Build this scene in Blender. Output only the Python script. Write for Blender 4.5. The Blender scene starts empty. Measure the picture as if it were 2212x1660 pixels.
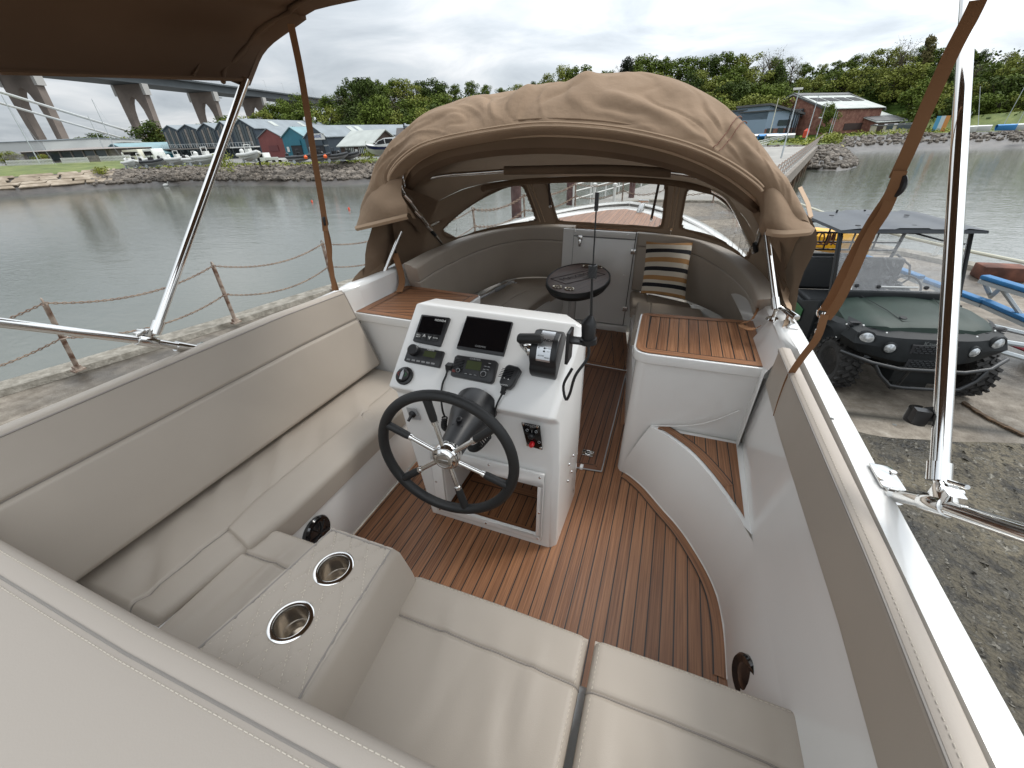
import bpy, bmesh, math, random
from mathutils import Vector as V, Matrix, noise
random.seed(7)
S = bpy.context.scene
C = S.collection
# ---------------------------------------------------------------- camera (a 14 mm phone lens, pitched down 31 degrees)
EYE = V((0, 0, 3.2))
F, CX, CY = 880.0, 1106.0, 830.0
def _n(v): return v.normalized()
def up_from(h, s):
    a = V((-1000, h - CY - 1000 * s, F)); b = V((1000, h - CY + 1000 * s, F))
    u = _n(a.cross(b)); return -u if u.y > 0 else u
UB = up_from(313, -.0013); UW = up_from(292, -.042)
FB = V((1483 - CX, 311 - CY, F)); FB = _n(FB - UB * FB.dot(UB)); RB = FB.cross(UB)
if RB.x < 0: RB = -RB
FW = _n(FB - UW * FB.dot(UW)); RW = FW.cross(UW)
if RW.x < 0: RW = -RW
MBc = Matrix((RB, FB, UB)); MWc = Matrix((RW, FW, UW))       # lens axes -> boat axes, lens axes -> world axes
R_BW = MWc @ MBc.transposed()                                  # the boat sits heeled 2 degrees on the quay
K = .84                                                        # boat shrunk about the camera, baked into vertices; one boat unit in metres
MB = Matrix.Translation(EYE) @ R_BW.to_4x4() @ Matrix.Translation((0, 0, -1.8 * K))
cam = bpy.data.cameras.new('camera'); co = bpy.data.objects.new('camera', cam); C.objects.link(co)
r, d, f_ = (MWc @ V((1, 0, 0)), MWc @ V((0, 1, 0)), MWc @ V((0, 0, 1)))
co.matrix_world = Matrix.Translation(EYE) @ Matrix((r, -d, -f_)).transposed().to_4x4()
cam.sensor_width = 36; cam.lens = 36 * F / 2212; cam.clip_start = .02; cam.clip_end = 3000
cam.shift_y = 0
S.camera = co
# ---------------------------------------------------------------- sky, sun, exposure
SUN_EL, SUN_AZ = math.radians(52), math.radians(50)
w = bpy.data.worlds.new('World'); S.world = w; w.use_nodes = True
nt = w.node_tree; N = nt.nodes; L = nt.links; N.clear()
def nd(t, **k):
    n = N.new(t)
    for a, b in k.items(): setattr(n, a, b)
    return n
out = nd('ShaderNodeOutputWorld'); bg = nd('ShaderNodeBackground'); tc = nd('ShaderNodeTexCoord')
sky = nd('ShaderNodeTexSky', sky_type='NISHITA', sun_disc=False); sky.sun_elevation = SUN_EL; sky.sun_rotation = SUN_AZ
sm = nd('ShaderNodeMix', data_type='RGBA', blend_type='MULTIPLY'); sm.inputs[0].default_value = 1
sm.inputs[7].default_value = (.075, .08, .09, 1); L.new(sky.outputs[0], sm.inputs[6])
sx = nd('ShaderNodeSeparateXYZ'); L.new(tc.outputs['Generated'], sx.inputs[0])
za = nd('ShaderNodeMath', operation='MAXIMUM'); za.inputs[1].default_value = 0; L.new(sx.outputs[2], za.inputs[0])
zb = nd('ShaderNodeMath', operation='ADD'); zb.inputs[1].default_value = .16; L.new(za.outputs[0], zb.inputs[0])
cm = nd('ShaderNodeCombineXYZ')
for i in (0, 1):
    q = nd('ShaderNodeMath', operation='DIVIDE'); L.new(sx.outputs[i], q.inputs[0]); L.new(zb.outputs[0], q.inputs[1]); L.new(q.outputs[0], cm.inputs[i])
n1 = nd('ShaderNodeTexNoise'); n1.inputs['Scale'].default_value = 1.1; n1.inputs['Detail'].default_value = 7; n1.inputs['Roughness'].default_value = .55; n1.inputs['Distortion'].default_value = .5
L.new(cm.outputs[0], n1.inputs['Vector'])
cr = nd('ShaderNodeValToRGB'); L.new(n1.outputs[0], cr.inputs[0])
cr.color_ramp.elements[0].position = .32; cr.color_ramp.elements[0].color = (.50, .55, .60, 1)
cr.color_ramp.elements[1].position = .66; cr.color_ramp.elements[1].color = (.92, .94, .96, 1)
e = cr.color_ramp.elements.new(.48); e.color = (.67, .72, .765, 1)
# the cloud is thinner, hence brighter, towards the hidden sun
sd = V((math.sin(SUN_AZ) * math.cos(SUN_EL * .6), math.cos(SUN_AZ) * math.cos(SUN_EL * .6), math.sin(SUN_EL * .6)))
dt = nd('ShaderNodeVectorMath', operation='DOT_PRODUCT'); dt.inputs[1].default_value = sd; L.new(tc.outputs['Generated'], dt.inputs[0])
mr = nd('ShaderNodeMapRange'); mr.inputs[1].default_value = .1; mr.inputs[2].default_value = 1; mr.inputs[3].default_value = .85; mr.inputs[4].default_value = 1.4
L.new(dt.outputs['Value'], mr.inputs[0])
cl = nd('ShaderNodeVectorMath', operation='SCALE'); L.new(cr.outputs[0], cl.inputs[0]); L.new(mr.outputs[0], cl.inputs['Scale'])
# an overcast sky is about three times brighter overhead than at the horizon
zm = nd('ShaderNodeMath', operation='MULTIPLY_ADD'); zm.inputs[1].default_value = 1.9; zm.inputs[2].default_value = .82; L.new(za.outputs[0], zm.inputs[0])
cl2 = nd('ShaderNodeVectorMath', operation='SCALE'); L.new(cl.outputs[0], cl2.inputs[0]); L.new(zm.outputs[0], cl2.inputs['Scale']); cl = cl2
mx = nd('ShaderNodeMix', data_type='RGBA'); mx.inputs[0].default_value = .92; L.new(sm.outputs[2], mx.inputs[6]); L.new(cl.outputs[0], mx.inputs[7])
L.new(mx.outputs[2], bg.inputs[0]); bg.inputs[1].default_value = 1.0; L.new(bg.outputs[0], out.inputs[0])
sl = bpy.data.lights.new('sun', 'SUN'); so = bpy.data.objects.new('sun', sl); C.objects.link(so)
sl.energy = 1.5; sl.angle = math.radians(16); sl.color = (1, .96, .9)
so.rotation_euler = (math.pi / 2 - SUN_EL, 0, math.pi - SUN_AZ)
S.view_settings.view_transform = 'Standard'; S.view_settings.look = 'None'; S.view_settings.exposure = .17; S.view_settings.gamma = 1
# ---------------------------------------------------------------- measuring helpers (a point of a known plane seen at a picture position)
def _hit(Mx, px, py, ax, val, o):
    d = Mx @ V((px - CX, py - CY, F)); t = (val - o[ax]) / d[ax]; return V(o) + d * t
OB = (0, 0, 1.8)
def bX(px, py, v): return _hit(MBc, px, py, 0, v, OB)
def bY(px, py, v): return _hit(MBc, px, py, 1, v, OB)
def bZ(px, py, v): return _hit(MBc, px, py, 2, v, OB)
def g(px, py, z=0.0): return _hit(MWc, px, py, 2, z, EYE)
def wdir(px, py): return MWc @ V((px - CX, py - CY, F))
def gd(px, py, dist):
    d = wdir(px, py); return EYE + d * (dist / math.hypot(d.x, d.y))
def htop(p, py):
    """height of the vertical line through ground point p where it crosses picture row py"""
    lo, hi = -10., 90.
    for _ in range(40):
        m = (lo + hi) / 2; c = MWc.transposed() @ (V((p.x, p.y, m)) - EYE); y = CY + F * c.y / c.z
        if y > py: lo = m
        else: hi = m
    return (lo + hi) / 2
# ---------------------------------------------------------------- materials
MC = {}
def mat(n, col, rough=.5, metal=0., var=.0, vs=4., bump=0., bs=60., coat=0., spec=.5, col2=None, stretch=None, detail=4, bd=.01):
    if n in MC: return MC[n]
    m = bpy.data.materials.new(n); m.use_nodes = True; t = m.node_tree; b = t.nodes['Principled BSDF']; MC[n] = m
    b.inputs['Base Color'].default_value = (*col, 1); b.inputs['Roughness'].default_value = rough; b.inputs['Metallic'].default_value = metal
    b.inputs['Coat Weight'].default_value = coat; b.inputs['Coat Roughness'].default_value = .1; b.inputs['Specular IOR Level'].default_value = spec
    tc = t.nodes.new('ShaderNodeTexCoord'); src = tc.outputs['Object']
    if stretch:
        mp = t.nodes.new('ShaderNodeMapping'); mp.inputs['Scale'].default_value = stretch; t.links.new(src, mp.inputs[0]); src = mp.outputs[0]
    if var or col2:
        nz = t.nodes.new('ShaderNodeTexNoise'); nz.inputs['Scale'].default_value = vs; nz.inputs['Detail'].default_value = detail; t.links.new(src, nz.inputs['Vector'])
        rp = t.nodes.new('ShaderNodeValToRGB'); t.links.new(nz.outputs[0], rp.inputs[0])
        c2 = col2 or tuple(min(1, c * (1 + var)) for c in col); c1 = col if col2 else tuple(c * (1 - var) for c in col)
        rp.color_ramp.elements[0].position = .36; rp.color_ramp.elements[0].color = (*c1, 1)
        rp.color_ramp.elements[1].position = .64; rp.color_ramp.elements[1].color = (*c2, 1)
        t.links.new(rp.outputs[0], b.inputs['Base Color'])
    if bump:
        nb = t.nodes.new('ShaderNodeTexNoise'); nb.inputs['Scale'].default_value = bs; nb.inputs['Detail'].default_value = 3; t.links.new(src, nb.inputs['Vector'])
        bp = t.nodes.new('ShaderNodeBump'); bp.inputs['Strength'].default_value = bump; bp.inputs['Distance'].default_value = bd
        t.links.new(nb.outputs[0], bp.inputs['Height']); t.links.new(bp.outputs[0], b.inputs['Normal'])
    return m
def teakmat(n, c1, c2, pitch=.0553, seam=.1):
    m = bpy.data.materials.new(n); m.use_nodes = True; t = m.node_tree; b = t.nodes['Principled BSDF']; A = t.nodes.new; Lk = t.links.new
    uv = A('ShaderNodeUVMap'); s = A('ShaderNodeSeparateXYZ'); Lk(uv.outputs[0], s.inputs[0])
    dv = A('ShaderNodeMath'); dv.operation = 'DIVIDE'; dv.inputs[1].default_value = pitch; Lk(s.outputs[1], dv.inputs[0])
    fr = A('ShaderNodeMath'); fr.operation = 'FRACT'; Lk(dv.outputs[0], fr.inputs[0]); fl = A('ShaderNodeMath'); fl.operation = 'FLOOR'; Lk(dv.outputs[0], fl.inputs[0])
    lt = A('ShaderNodeMath'); lt.operation = 'LESS_THAN'; lt.inputs[1].default_value = seam; Lk(fr.outputs[0], lt.inputs[0])
    wn = A('ShaderNodeTexWhiteNoise'); wn.noise_dimensions = '1D'; Lk(fl.outputs[0], wn.inputs['W'])
    cb = A('ShaderNodeCombineXYZ'); mu = A('ShaderNodeMath'); mu.operation = 'MULTIPLY'; mu.inputs[1].default_value = 1.6; Lk(s.outputs[0], mu.inputs[0])
    mv = A('ShaderNodeMath'); mv.operation = 'MULTIPLY'; mv.inputs[1].default_value = 110; Lk(s.outputs[1], mv.inputs[0])
    Lk(mu.outputs[0], cb.inputs[0]); Lk(mv.outputs[0], cb.inputs[1]); Lk(wn.outputs[0], cb.inputs[2])
    nz = A('ShaderNodeTexNoise'); nz.inputs['Scale'].default_value = 1.3; nz.inputs['Detail'].default_value = 5; nz.inputs['Roughness'].default_value = .65; nz.inputs['Distortion'].default_value = .4; Lk(cb.outputs[0], nz.inputs['Vector'])
    ad = A('ShaderNodeMath'); ad.operation = 'MULTIPLY_ADD'; ad.inputs[1].default_value = .13; Lk(wn.outputs[0], ad.inputs[0]); Lk(nz.outputs[0], ad.inputs[2])
    rp = A('ShaderNodeValToRGB'); Lk(ad.outputs[0], rp.inputs[0])
    rp.color_ramp.elements[0].position = .34; rp.color_ramp.elements[0].color = (*c1, 1); rp.color_ramp.elements[1].position = .76; rp.color_ramp.elements[1].color = (*c2, 1)
    mxn = A('ShaderNodeMix'); mxn.data_type = 'RGBA'; Lk(lt.outputs[0], mxn.inputs[0]); Lk(rp.outputs[0], mxn.inputs[6]); mxn.inputs[7].default_value = (.012, .011, .011, 1)
    Lk(mxn.outputs[2], b.inputs['Base Color']); b.inputs['Roughness'].default_value = .42
    bp = A('ShaderNodeBump'); bp.inputs['Strength'].default_value = .35; bp.inputs['Distance'].default_value = .004; Lk(nz.outputs[0], bp.inputs['Height']); Lk(bp.outputs[0], b.inputs['Normal'])
    MC[n] = m; return m
TEAK = teakmat('teak', (.12, .045, .018), (.35, .165, .078))
DTEAK = teakmat('dark_teak', (.06, .03, .025), (.17, .10, .08), .075, .05)
GEL = mat('white_gelcoat', (.78, .77, .745), .16, coat=.5, var=.012, vs=2)
VIN = mat('beige_vinyl', (.41, .357, .30), .52, bump=.12, bs=420, bd=.002, var=.03, vs=3)
VIN2 = mat('ribbed_vinyl', (.43, .375, .32), .6, bump=.1, bs=300, bd=.002)
PIPE = mat('vinyl_piping', (.27, .245, .22), .5)
STITCH = mat('stitching', (.62, .56, .47), .7)
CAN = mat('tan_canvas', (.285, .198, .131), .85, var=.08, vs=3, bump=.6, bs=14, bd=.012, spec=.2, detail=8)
CAN_SHADE = mat('canvas_shaded', (.16, .108, .07), .85, var=.08, vs=3, bump=.25, bs=9, bd=.02, spec=.2)  # darker copy of the tan canvas, shade under the hood put into colour
for _m in (CAN, CAN_SHADE):            # woven acrylic lets a little daylight through
    _t = _m.node_tree; _b = _t.nodes['Principled BSDF']; _x = _t.nodes.new('ShaderNodeBsdfTranslucent'); _x.inputs[0].default_value = (.42, .32, .23, 1); _y = _t.nodes.new('ShaderNodeMixShader'); _y.inputs[0].default_value = .06 if _m is CAN_SHADE else .16
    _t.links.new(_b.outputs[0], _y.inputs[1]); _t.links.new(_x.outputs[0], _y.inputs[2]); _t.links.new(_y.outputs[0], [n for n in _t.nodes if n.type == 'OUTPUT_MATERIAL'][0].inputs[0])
CAN2 = mat('canvas_binding', (.42, .30, .205), .8, spec=.2)
CHR = mat('stainless_steel', (.72, .71, .69), .09, 1)
BLK = mat('black_plastic', (.012, .012, .013), .38, bump=.05, bs=300, bd=.001)
BLR = mat('black_rubber', (.011, .011, .011), .55, bump=.3, bs=350, bd=.002)
SCR = mat('black_glass', (.004, .004, .005), .08, spec=.5)
WEB = mat('brown_webbing', (.23, .115, .055), .8, bump=.2, bs=400, bd=.002, spec=.2)
LET = mat('white_print', (.6, .6, .58), .5)
GRY = mat('grey_print', (.22, .22, .22), .5)
GRYM = mat('silver_plastic', (.45, .46, .47), .3, .5)
# ---------------------------------------------------------------- mesh building
class G:
    def __init__(s): s.v = []; s.f = []; s.uv = {}; s.mi = []; s.cm = 0
    def add(s, vs, fs):
        o = len(s.v); s.v += [V(p) for p in vs]; s.f += [tuple(i + o for i in f) for f in fs]; s.mi += [s.cm] * len(fs); return s
    def box(s, c, d, R=None):
        x, y, z = (q / 2 for q in d); vs = [V((a, b, e)) for a in (-x, x) for b in (-y, y) for e in (-z, z)]
        if R is not None: vs = [R @ v for v in vs]
        return s.add([v + V(c) for v in vs], [(0, 1, 3, 2), (4, 6, 7, 5), (0, 4, 5, 1), (2, 3, 7, 6), (0, 2, 6, 4), (1, 5, 7, 3)])
    def prism(s, pts, off):
        off = V(off); n = len(pts); return s.add([V(p) for p in pts] + [V(p) + off for p in pts], [tuple(range(n))[::-1], tuple(range(n, 2 * n))] + [(i, (i + 1) % n, (i + 1) % n + n, i + n) for i in range(n)])
    def tube(s, pts, r, n=10, closed=False, caps=True):
        pts = [V(p) for p in pts]; m = len(pts); rs = r if isinstance(r, (list, tuple)) else [r] * m; rings = []; up = None
        for i in range(m):
            a = pts[i - 1] if (i or closed) else pts[i]; b = pts[(i + 1) % m] if (i < m - 1 or closed) else pts[i]
            t = (b - a)
            if t.length < 1e-9: t = V((0, 0, 1))
            t.normalize()
            if up is None:
                up = V((0, 0, 1)) if abs(t.z) < .9 else V((1, 0, 0))
            x = up.cross(t)
            if x.length < 1e-4: x = V((1, 0, 0)).cross(t)
            x.normalize(); y = t.cross(x); up = y
            rings.append([pts[i] + (x * math.cos(k * 2 * math.pi / n) + y * math.sin(k * 2 * math.pi / n)) * rs[i] for k in range(n)])
        fs = []
        for i in range(m if closed else m - 1):
            j = (i + 1) % m
            for k in range(n): fs.append((i * n + k, i * n + (k + 1) % n, j * n + (k + 1) % n, j * n + k))
        if caps and not closed: fs += [tuple(range(n))[::-1], tuple(range((m - 1) * n, m * n))]
        return s.add([p for rg in rings for p in rg], fs)
    def lathe(s, prof, o, ax, n=24, caps=True):
        ax = V(ax).normalized(); u = ax.orthogonal().normalized(); w_ = ax.cross(u); o = V(o); vs = []; m = len(prof)
        for r, h in prof: vs += [o + ax * h + (u * math.cos(2 * math.pi * k / n) + w_ * math.sin(2 * math.pi * k / n)) * r for k in range(n)]
        fs = [(i * n + k, i * n + (k + 1) % n, (i + 1) * n + (k + 1) % n, (i + 1) * n + k) for i in range(m - 1) for k in range(n)]
        if caps and prof[0][0] > 1e-5: fs.append(tuple(range(n))[::-1])
        if caps and prof[-1][0] > 1e-5: fs.append(tuple(range((m - 1) * n, m * n)))
        return s.add(vs, fs)
    def torus(s, c, ax, R, r, n=40, k=12):
        ax = V(ax).normalized(); u = ax.orthogonal().normalized(); w_ = ax.cross(u)
        return s.tube([V(c) + (u * math.cos(2 * math.pi * i / n) + w_ * math.sin(2 * math.pi * i / n)) * R for i in range(n)], r, k, True)
    def grid(s, rows, uv=None, flip=False):
        m, n = len(rows), len(rows[0]); o = len(s.f)
        s.add([p for r in rows for p in r], [((i * n + j, i * n + j + 1, (i + 1) * n + j + 1, (i + 1) * n + j)[::-1 if flip else 1]) for i in range(m - 1) for j in range(n - 1)])
        return s
    def ribbon(s, pts, wv, t=.0):
        """flat strap: pts centreline, wv half-width vectors (one or per point)"""
        pts = [V(p) for p in pts]; ws = wv if isinstance(wv, list) else [V(wv)] * len(pts); rows = []
        for i, p in enumerate(pts):
            a = pts[max(0, i - 1)]; b = pts[min(len(pts) - 1, i + 1)]; nrm = (b - a).cross(ws[i]).normalized() * t
            rows.append([p - ws[i] - nrm, p + ws[i] - nrm, p + ws[i] + nrm, p - ws[i] + nrm, p - ws[i] - nrm])
        return s.grid(rows)
ORG = {}
def finish(me, smooth, ang=35):
    if smooth:
        me.polygons.foreach_set('use_smooth', [True] * len(me.polygons)); me.set_sharp_from_angle(angle=math.radians(ang))
def tag(o, label=None, cat=None, group=None, kind=None):
    for k_, v_ in (('label', label), ('category', cat), ('group', group), ('kind', kind)):
        if v_: o[k_] = v_
    return o
def thing(name, label, cat, loc=(0, 0, 0), group=None, boat=True):
    o = bpy.data.objects.new(name, None); C.objects.link(o); o.empty_display_size = .1
    o.matrix_world = (MB @ Matrix.Translation(V(loc) * K)) if boat else Matrix.Translation(V(loc))
    ORG[o.name] = (V(loc), boat); return tag(o, label, cat, group)
def part(b, name, m, parent=None, boat=True, smooth=True, bevel=0, seg=2, uvf=None, loc=(0, 0, 0), ang=35, label=None):
    me = bpy.data.meshes.new(name)
    if parent is not None: org, boat = ORG[parent.name]
    else: org = V(loc)
    k = K if boat else 1
    me.from_pydata([(p - org) * k for p in b.v], [], b.f)
    for q in (m if isinstance(m, list) else [m]): me.materials.append(q)
    if isinstance(m, list): me.polygons.foreach_set('material_index', b.mi)
    if uvf:
        u = me.uv_layers.new(name='UVMap')
        for lp in me.loops: u.data[lp.index].uv = uvf(b.v[lp.vertex_index])
    if bevel:
        bm = bmesh.new(); bm.from_mesh(me); bmesh.ops.remove_doubles(bm, verts=bm.verts, dist=1e-5)
        ed = [e_ for e_ in bm.edges if len(e_.link_faces) == 2 and e_.calc_face_angle(0) > math.radians(25)]
        bmesh.ops.recalc_face_normals(bm, faces=bm.faces)
        bmesh.ops.bevel(bm, geom=ed, offset=bevel * k, segments=seg, profile=.5, affect='EDGES', clamp_overlap=True); bm.to_mesh(me); bm.free()
    me.validate(); finish(me, smooth, ang)
    o = bpy.data.objects.new(name, me); C.objects.link(o)
    if parent is not None: o.parent = parent
    else: o.matrix_world = (MB @ Matrix.Translation(org * k)) if boat else Matrix.Translation(org)
    ORG[o.name] = (org, boat)
    if label: o['label'] = label
    return o
def solo(b, name, m, label, cat, group=None, kind=None, **k): return tag(part(b, name, m, **k), label, cat, group, kind)
def lettering(txt, o, right, up, size, m, parent, name='lettering', spacing=1., depth=.0012, align='CENTER', bold=0.):
    cu = bpy.data.curves.new('t', 'FONT'); cu.body = txt; cu.size = 1; cu.align_x = align; cu.align_y = 'CENTER'; cu.extrude = 0; cu.space_character = spacing; cu.offset = bold
    to = bpy.data.objects.new('t', cu); C.objects.link(to); dg = bpy.context.evaluated_depsgraph_get(); me = bpy.data.meshes.new_from_object(to.evaluated_get(dg))
    bpy.data.objects.remove(to); r_ = V(right).normalized(); u_ = V(up).normalized(); nn = r_.cross(u_)
    b = G(); b.v = [V(o) + r_ * (p.co.x * size) + u_ * (p.co.y * size) + nn * depth for p in me.vertices]; b.f = [tuple(p.vertices) for p in me.polygons]; b.mi = [0] * len(b.f)
    bpy.data.meshes.remove(me); bpy.data.curves.remove(cu)
    return part(b, name, m, parent, smooth=False)
def spline(pts, n):
    pts = [V(p) for p in pts]; P_ = [pts[0] * 2 - pts[1]] + pts + [pts[-1] * 2 - pts[-2]]; res = []; segs = len(pts) - 1; ln = [0]
    for i in range(segs): ln.append(ln[-1] + (pts[i + 1] - pts[i]).length)
    for k in range(n):
        s_ = ln[-1] * k / (n - 1); i = 0
        while i < segs - 1 and ln[i + 1] < s_: i += 1
        t = (s_ - ln[i]) / max(1e-9, ln[i + 1] - ln[i]); a, b, c, d = P_[i:i + 4]
        res.append(.5 * ((2 * b) + (c - a) * t + (2 * a - 5 * b + 4 * c - d) * t * t + (3 * b - a - 3 * c + d) * t ** 3))
    return res
def cluster(L_, r, extra=(), n=14):
    """sample parameters over a length, dense at both rounded ends and at seams"""
    s_ = {0., L_}
    for k in range(1, 7): x = r * (1 - math.cos(k * math.pi / 12)); s_ |= {x, L_ - x}
    for k in range(1, n): s_.add(r + (L_ - 2 * r) * k / n)
    for e_ in extra:
        for q in (-.02, -.012, -.006, -.002, .002, .006, .012, .020): s_.add(e_ + q)
    return sorted(x for x in s_ if 0 <= x <= L_)
def pad(A, B, th, r=.035, useam=(), vseam=(), nu=14, nv=10, wr=None, flip=False, depth=.012, corner=.0, puff=.0, gw=.007, toward=V((0, 0, 1.8))):
    """upholstered pad lofted between edge curves A and B (same direction); th = thickness; rounded border, sunk seams, optional wrinkle function"""
    la = sum((A[i + 1] - A[i]).length for i in range(len(A) - 1)); lb = (B[0] - A[0]).length * .5 + (B[-1] - A[-1]).length * .5
    us = cluster(la, r, useam, nu); vs = cluster(lb, r, vseam, nv)
    def ev(c, t):
        x = t * (len(c) - 1); i = min(int(x), len(c) - 2); return c[i].lerp(c[i + 1], x - i)
    rows = []; back = []
    for u in us:
        ru = []; rb = []
        for v in vs:
            tu, tv = u / la, v / lb; p = ev(A, tu).lerp(ev(B, tu), tv); e1 = .004
            du = ev(A, min(1, tu + e1)).lerp(ev(B, min(1, tu + e1)), tv) - ev(A, max(0, tu - e1)).lerp(ev(B, max(0, tu - e1)), tv); dv = ev(B, tu) - ev(A, tu)
            nrm = du.cross(dv).normalized(); nrm = -nrm if nrm.dot(toward - p) < 0 else nrm
            eu, evv = min(u, la - u), min(v, lb - v)
            def rd(d_): return 0 if d_ >= r else r - math.sqrt(max(0, r * r - (r - d_) ** 2))
            h = th - min(max(rd(eu), rd(evv)) if (eu >= r or evv >= r) else (r - math.sqrt(max(0, r * r - min(r * r, (r - eu) ** 2 + (r - evv) ** 2)))), r)
            h += puff * math.sin(math.pi * tu) ** .5 * math.sin(math.pi * tv) ** .5 if 0 < tu < 1 and 0 < tv < 1 else 0
            for s_ in useam: h -= depth * math.exp(-((u - s_) / gw) ** 2)
            for s_ in vseam: h -= depth * math.exp(-((v - s_) / gw) ** 2)
            if wr and eu > r and evv > r: h += wr(u, v, la, lb) * min(1, (min(eu, evv) - r) / .05)
            ru.append(p + nrm * (h - th)); rb.append(p - nrm * th)
        rows.append(ru); back.append(rb)
    b = G(); m, n = len(us), len(vs); fl = flip
    b.grid(rows, flip=fl); b.grid(back, flip=not fl)
    for i in range(m - 1):
        for j, s1 in ((0, 1), (n - 1, -1)):
            q = [rows[i][j], back[i][j], back[i + 1][j], rows[i + 1][j]]; b.add(q, [(0, 1, 2, 3)])
    for j in range(n - 1):
        for i in (0, m - 1): b.add([rows[i][j], back[i][j], back[i][j + 1], rows[i][j + 1]], [(0, 1, 2, 3)])
    bm = bmesh.new(); vv = [bm.verts.new(p) for p in b.v]
    for f in b.f:
        try: bm.faces.new([vv[i] for i in f])
        except ValueError: pass
    bmesh.ops.remove_doubles(bm, verts=bm.verts, dist=1e-5); bmesh.ops.recalc_face_normals(bm, faces=bm.faces)
    bm.verts.ensure_lookup_table(); b.v = [v.co.copy() for v in bm.verts]; b.f = [tuple(v.index for v in f.verts) for f in bm.faces]; b.mi = [0] * len(b.f); bm.free()
    b.rows = rows; b.us = us; b.vs = vs; return b
def seamline(b, u=None, v=None, r=.0035, sink=.0):
    """piping tube following the pad surface at the given u or v"""
    if v is not None:
        j = min(range(len(b.vs)), key=lambda k: abs(b.vs[k] - v)); return [row[j] for row in b.rows]
    i = min(range(len(b.us)), key=lambda k: abs(b.us[k] - u)); return list(b.rows[i])
def stitches(pts, pitch=.012, ln=.007, r=.0011, lift=.001):
    b = G(); pts = [V(p) for p in pts]; acc = 0; nxt = 0
    for i in range(len(pts) - 1):
        a, c = pts[i], pts[i + 1]; L_ = (c - a).length
        if L_ < 1e-6: continue
        while nxt < acc + L_:
            p = a.lerp(c, (nxt - acc) / L_); dd = (c - a).normalized() * ln; b.tube([p, p + dd], r, 4); nxt += pitch
        acc += L_
    return b
# ================================================================ the boat: shell, deck, lockers
Z0 = .0
boat = thing('motor_boat', 'open white motor boat with teak deck, seen from its stern seat', 'boat', (-.64, 2.5, 0))
XC = -.64
def mir(p): return V((2 * XC - p[0], p[1], p[2]))
GW = [(.655, -.6), (.66, .3), (.672, .9), (.685, 1.3), (.70, 1.9), (.708, 2.45), (.69, 3.2), (.60, 4.1), (.42, 5.0), (.1, 5.9), (-.3, 6.55), (-.64, 6.8)]
gwc = spline([V((x, y, 1.0 + max(0, y - 3) * .02)) for x, y in GW], 60)
def gunwale(sgn):
    rows = []
    for i, p in enumerate(gwc):
        a, b_ = gwc[max(0, i - 1)], gwc[min(59, i + 1)]; t = (b_ - a).normalized(); o_ = V((t.y, -t.x, 0))
        prof = [(-.135, -.22), (-.115, -.05), (-.112, -.018), (-.10, -.006), (-.078, 0), (-.012, 0), (-.003, -.004), (.003, -.014), (.012, -.05), (.02, -.3), (-.03, -.9), (-.10, -1.12), (-.55, -1.5)]
        if sgn > 0 and p.y < 2.05: prof = [(max(q, -.068), h) for q, h in prof]
        if sgn < 0 and p.y < 2.12: prof = [(max(q, -.04), h - .012) for q, h in prof]
        if p.y > 4.4: prof = [(q, h) if q > -.1 else (-.1, h * .1) for q, h in prof]
        row = [p + o_ * q + V((0, 0, h)) for q, h in prof]; rows.append([mir(q) for q in row] if sgn < 0 else row)
    return rows
b = G(); b.grid(gunwale(1)); b.grid(gunwale(-1), flip=True)
hull = part(b, 'hull', GEL, boat)
# chips in the gelcoat
b = G()
for px, py in ((1932, 918), (1797, 905)): q = bZ(px, py, 1.0); b.lathe([(.0, .0012), (.006, .0012), (.007, 0)], q, (0, 0, 1), 7)
part(b, 'chip', mat('chip_grey', (.12, .12, .11), .8), boat)
# floor
cur = spline([bZ(x, y, 0) for x, y in [(1342, 1018), (1362, 1030), (1392, 1056), (1430, 1100), (1468, 1143), (1500, 1190), (1529, 1240), (1550, 1290), (1562, 1345), (1568, 1400), (1572, 1470)]], 40)
cur[0] = V((-.035, 2.09, 0))
fwd_r = [bZ(1352, 717, 0), bZ(1359, 788, 0), bZ(1361, 819, 0)]
fwd_r.append(V((-.06, 2.6, 0)))
outl = fwd_r + cur + [V((.52, .1, 0)), V((-1.304, .1, 0)), V((-1.304, 2.06, 0)), V((-1.21, 2.06, 0)), V((-1.21, 2.8, 0)), V((-.98, 4.39, 0))]
b = G(); b.add([p for p in outl], [tuple(range(len(outl)))])
teak_uv = lambda p: (p.y, p.x + .0212)
floor = part(b, 'teak_floor', TEAK, boat, uvf=teak_uv, smooth=False)
def border(path, width, z, name, parent, side=1, m=TEAK):
    """margin plank that follows an edge, dark seam on its inner side"""
    b = G(); uvd = {}; rows = []; s_ = 0
    for i, p in enumerate(path):
        a, c = path[max(0, i - 1)], path[min(len(path) - 1, i + 1)]; t = (c - a).normalized(); o_ = V((-t.y, t.x, 0)) * side
        if i: s_ += (p - path[i - 1]).length
        r_ = [V((p.x, p.y, z)), V((p.x, p.y, z)) + o_ * width]; rows.append(r_)
        for q, v_ in zip(r_, (.0075, .0075 + width * .0535 / width)): uvd[(round(q.x, 4), round(q.y, 4))] = (s_, v_)
    b.grid(rows); return part(b, name, m, parent, uvf=lambda p: uvd.get((round(p.x, 4), round(p.y, 4)), (0, .02)), smooth=False)
border(fwd_r, .045, .003, 'margin_plank', boat, -1)
border(cur[1:], .055, .004, 'margin_plank', boat, -1)
b = G(); b.tube([p + V((0, 0, .004)) for p in cur[1:]], .006, 6); part(b, 'floor_trim', GEL, boat)
b = G()
for yy in (.6, 1.2, 2.0): pass
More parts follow.
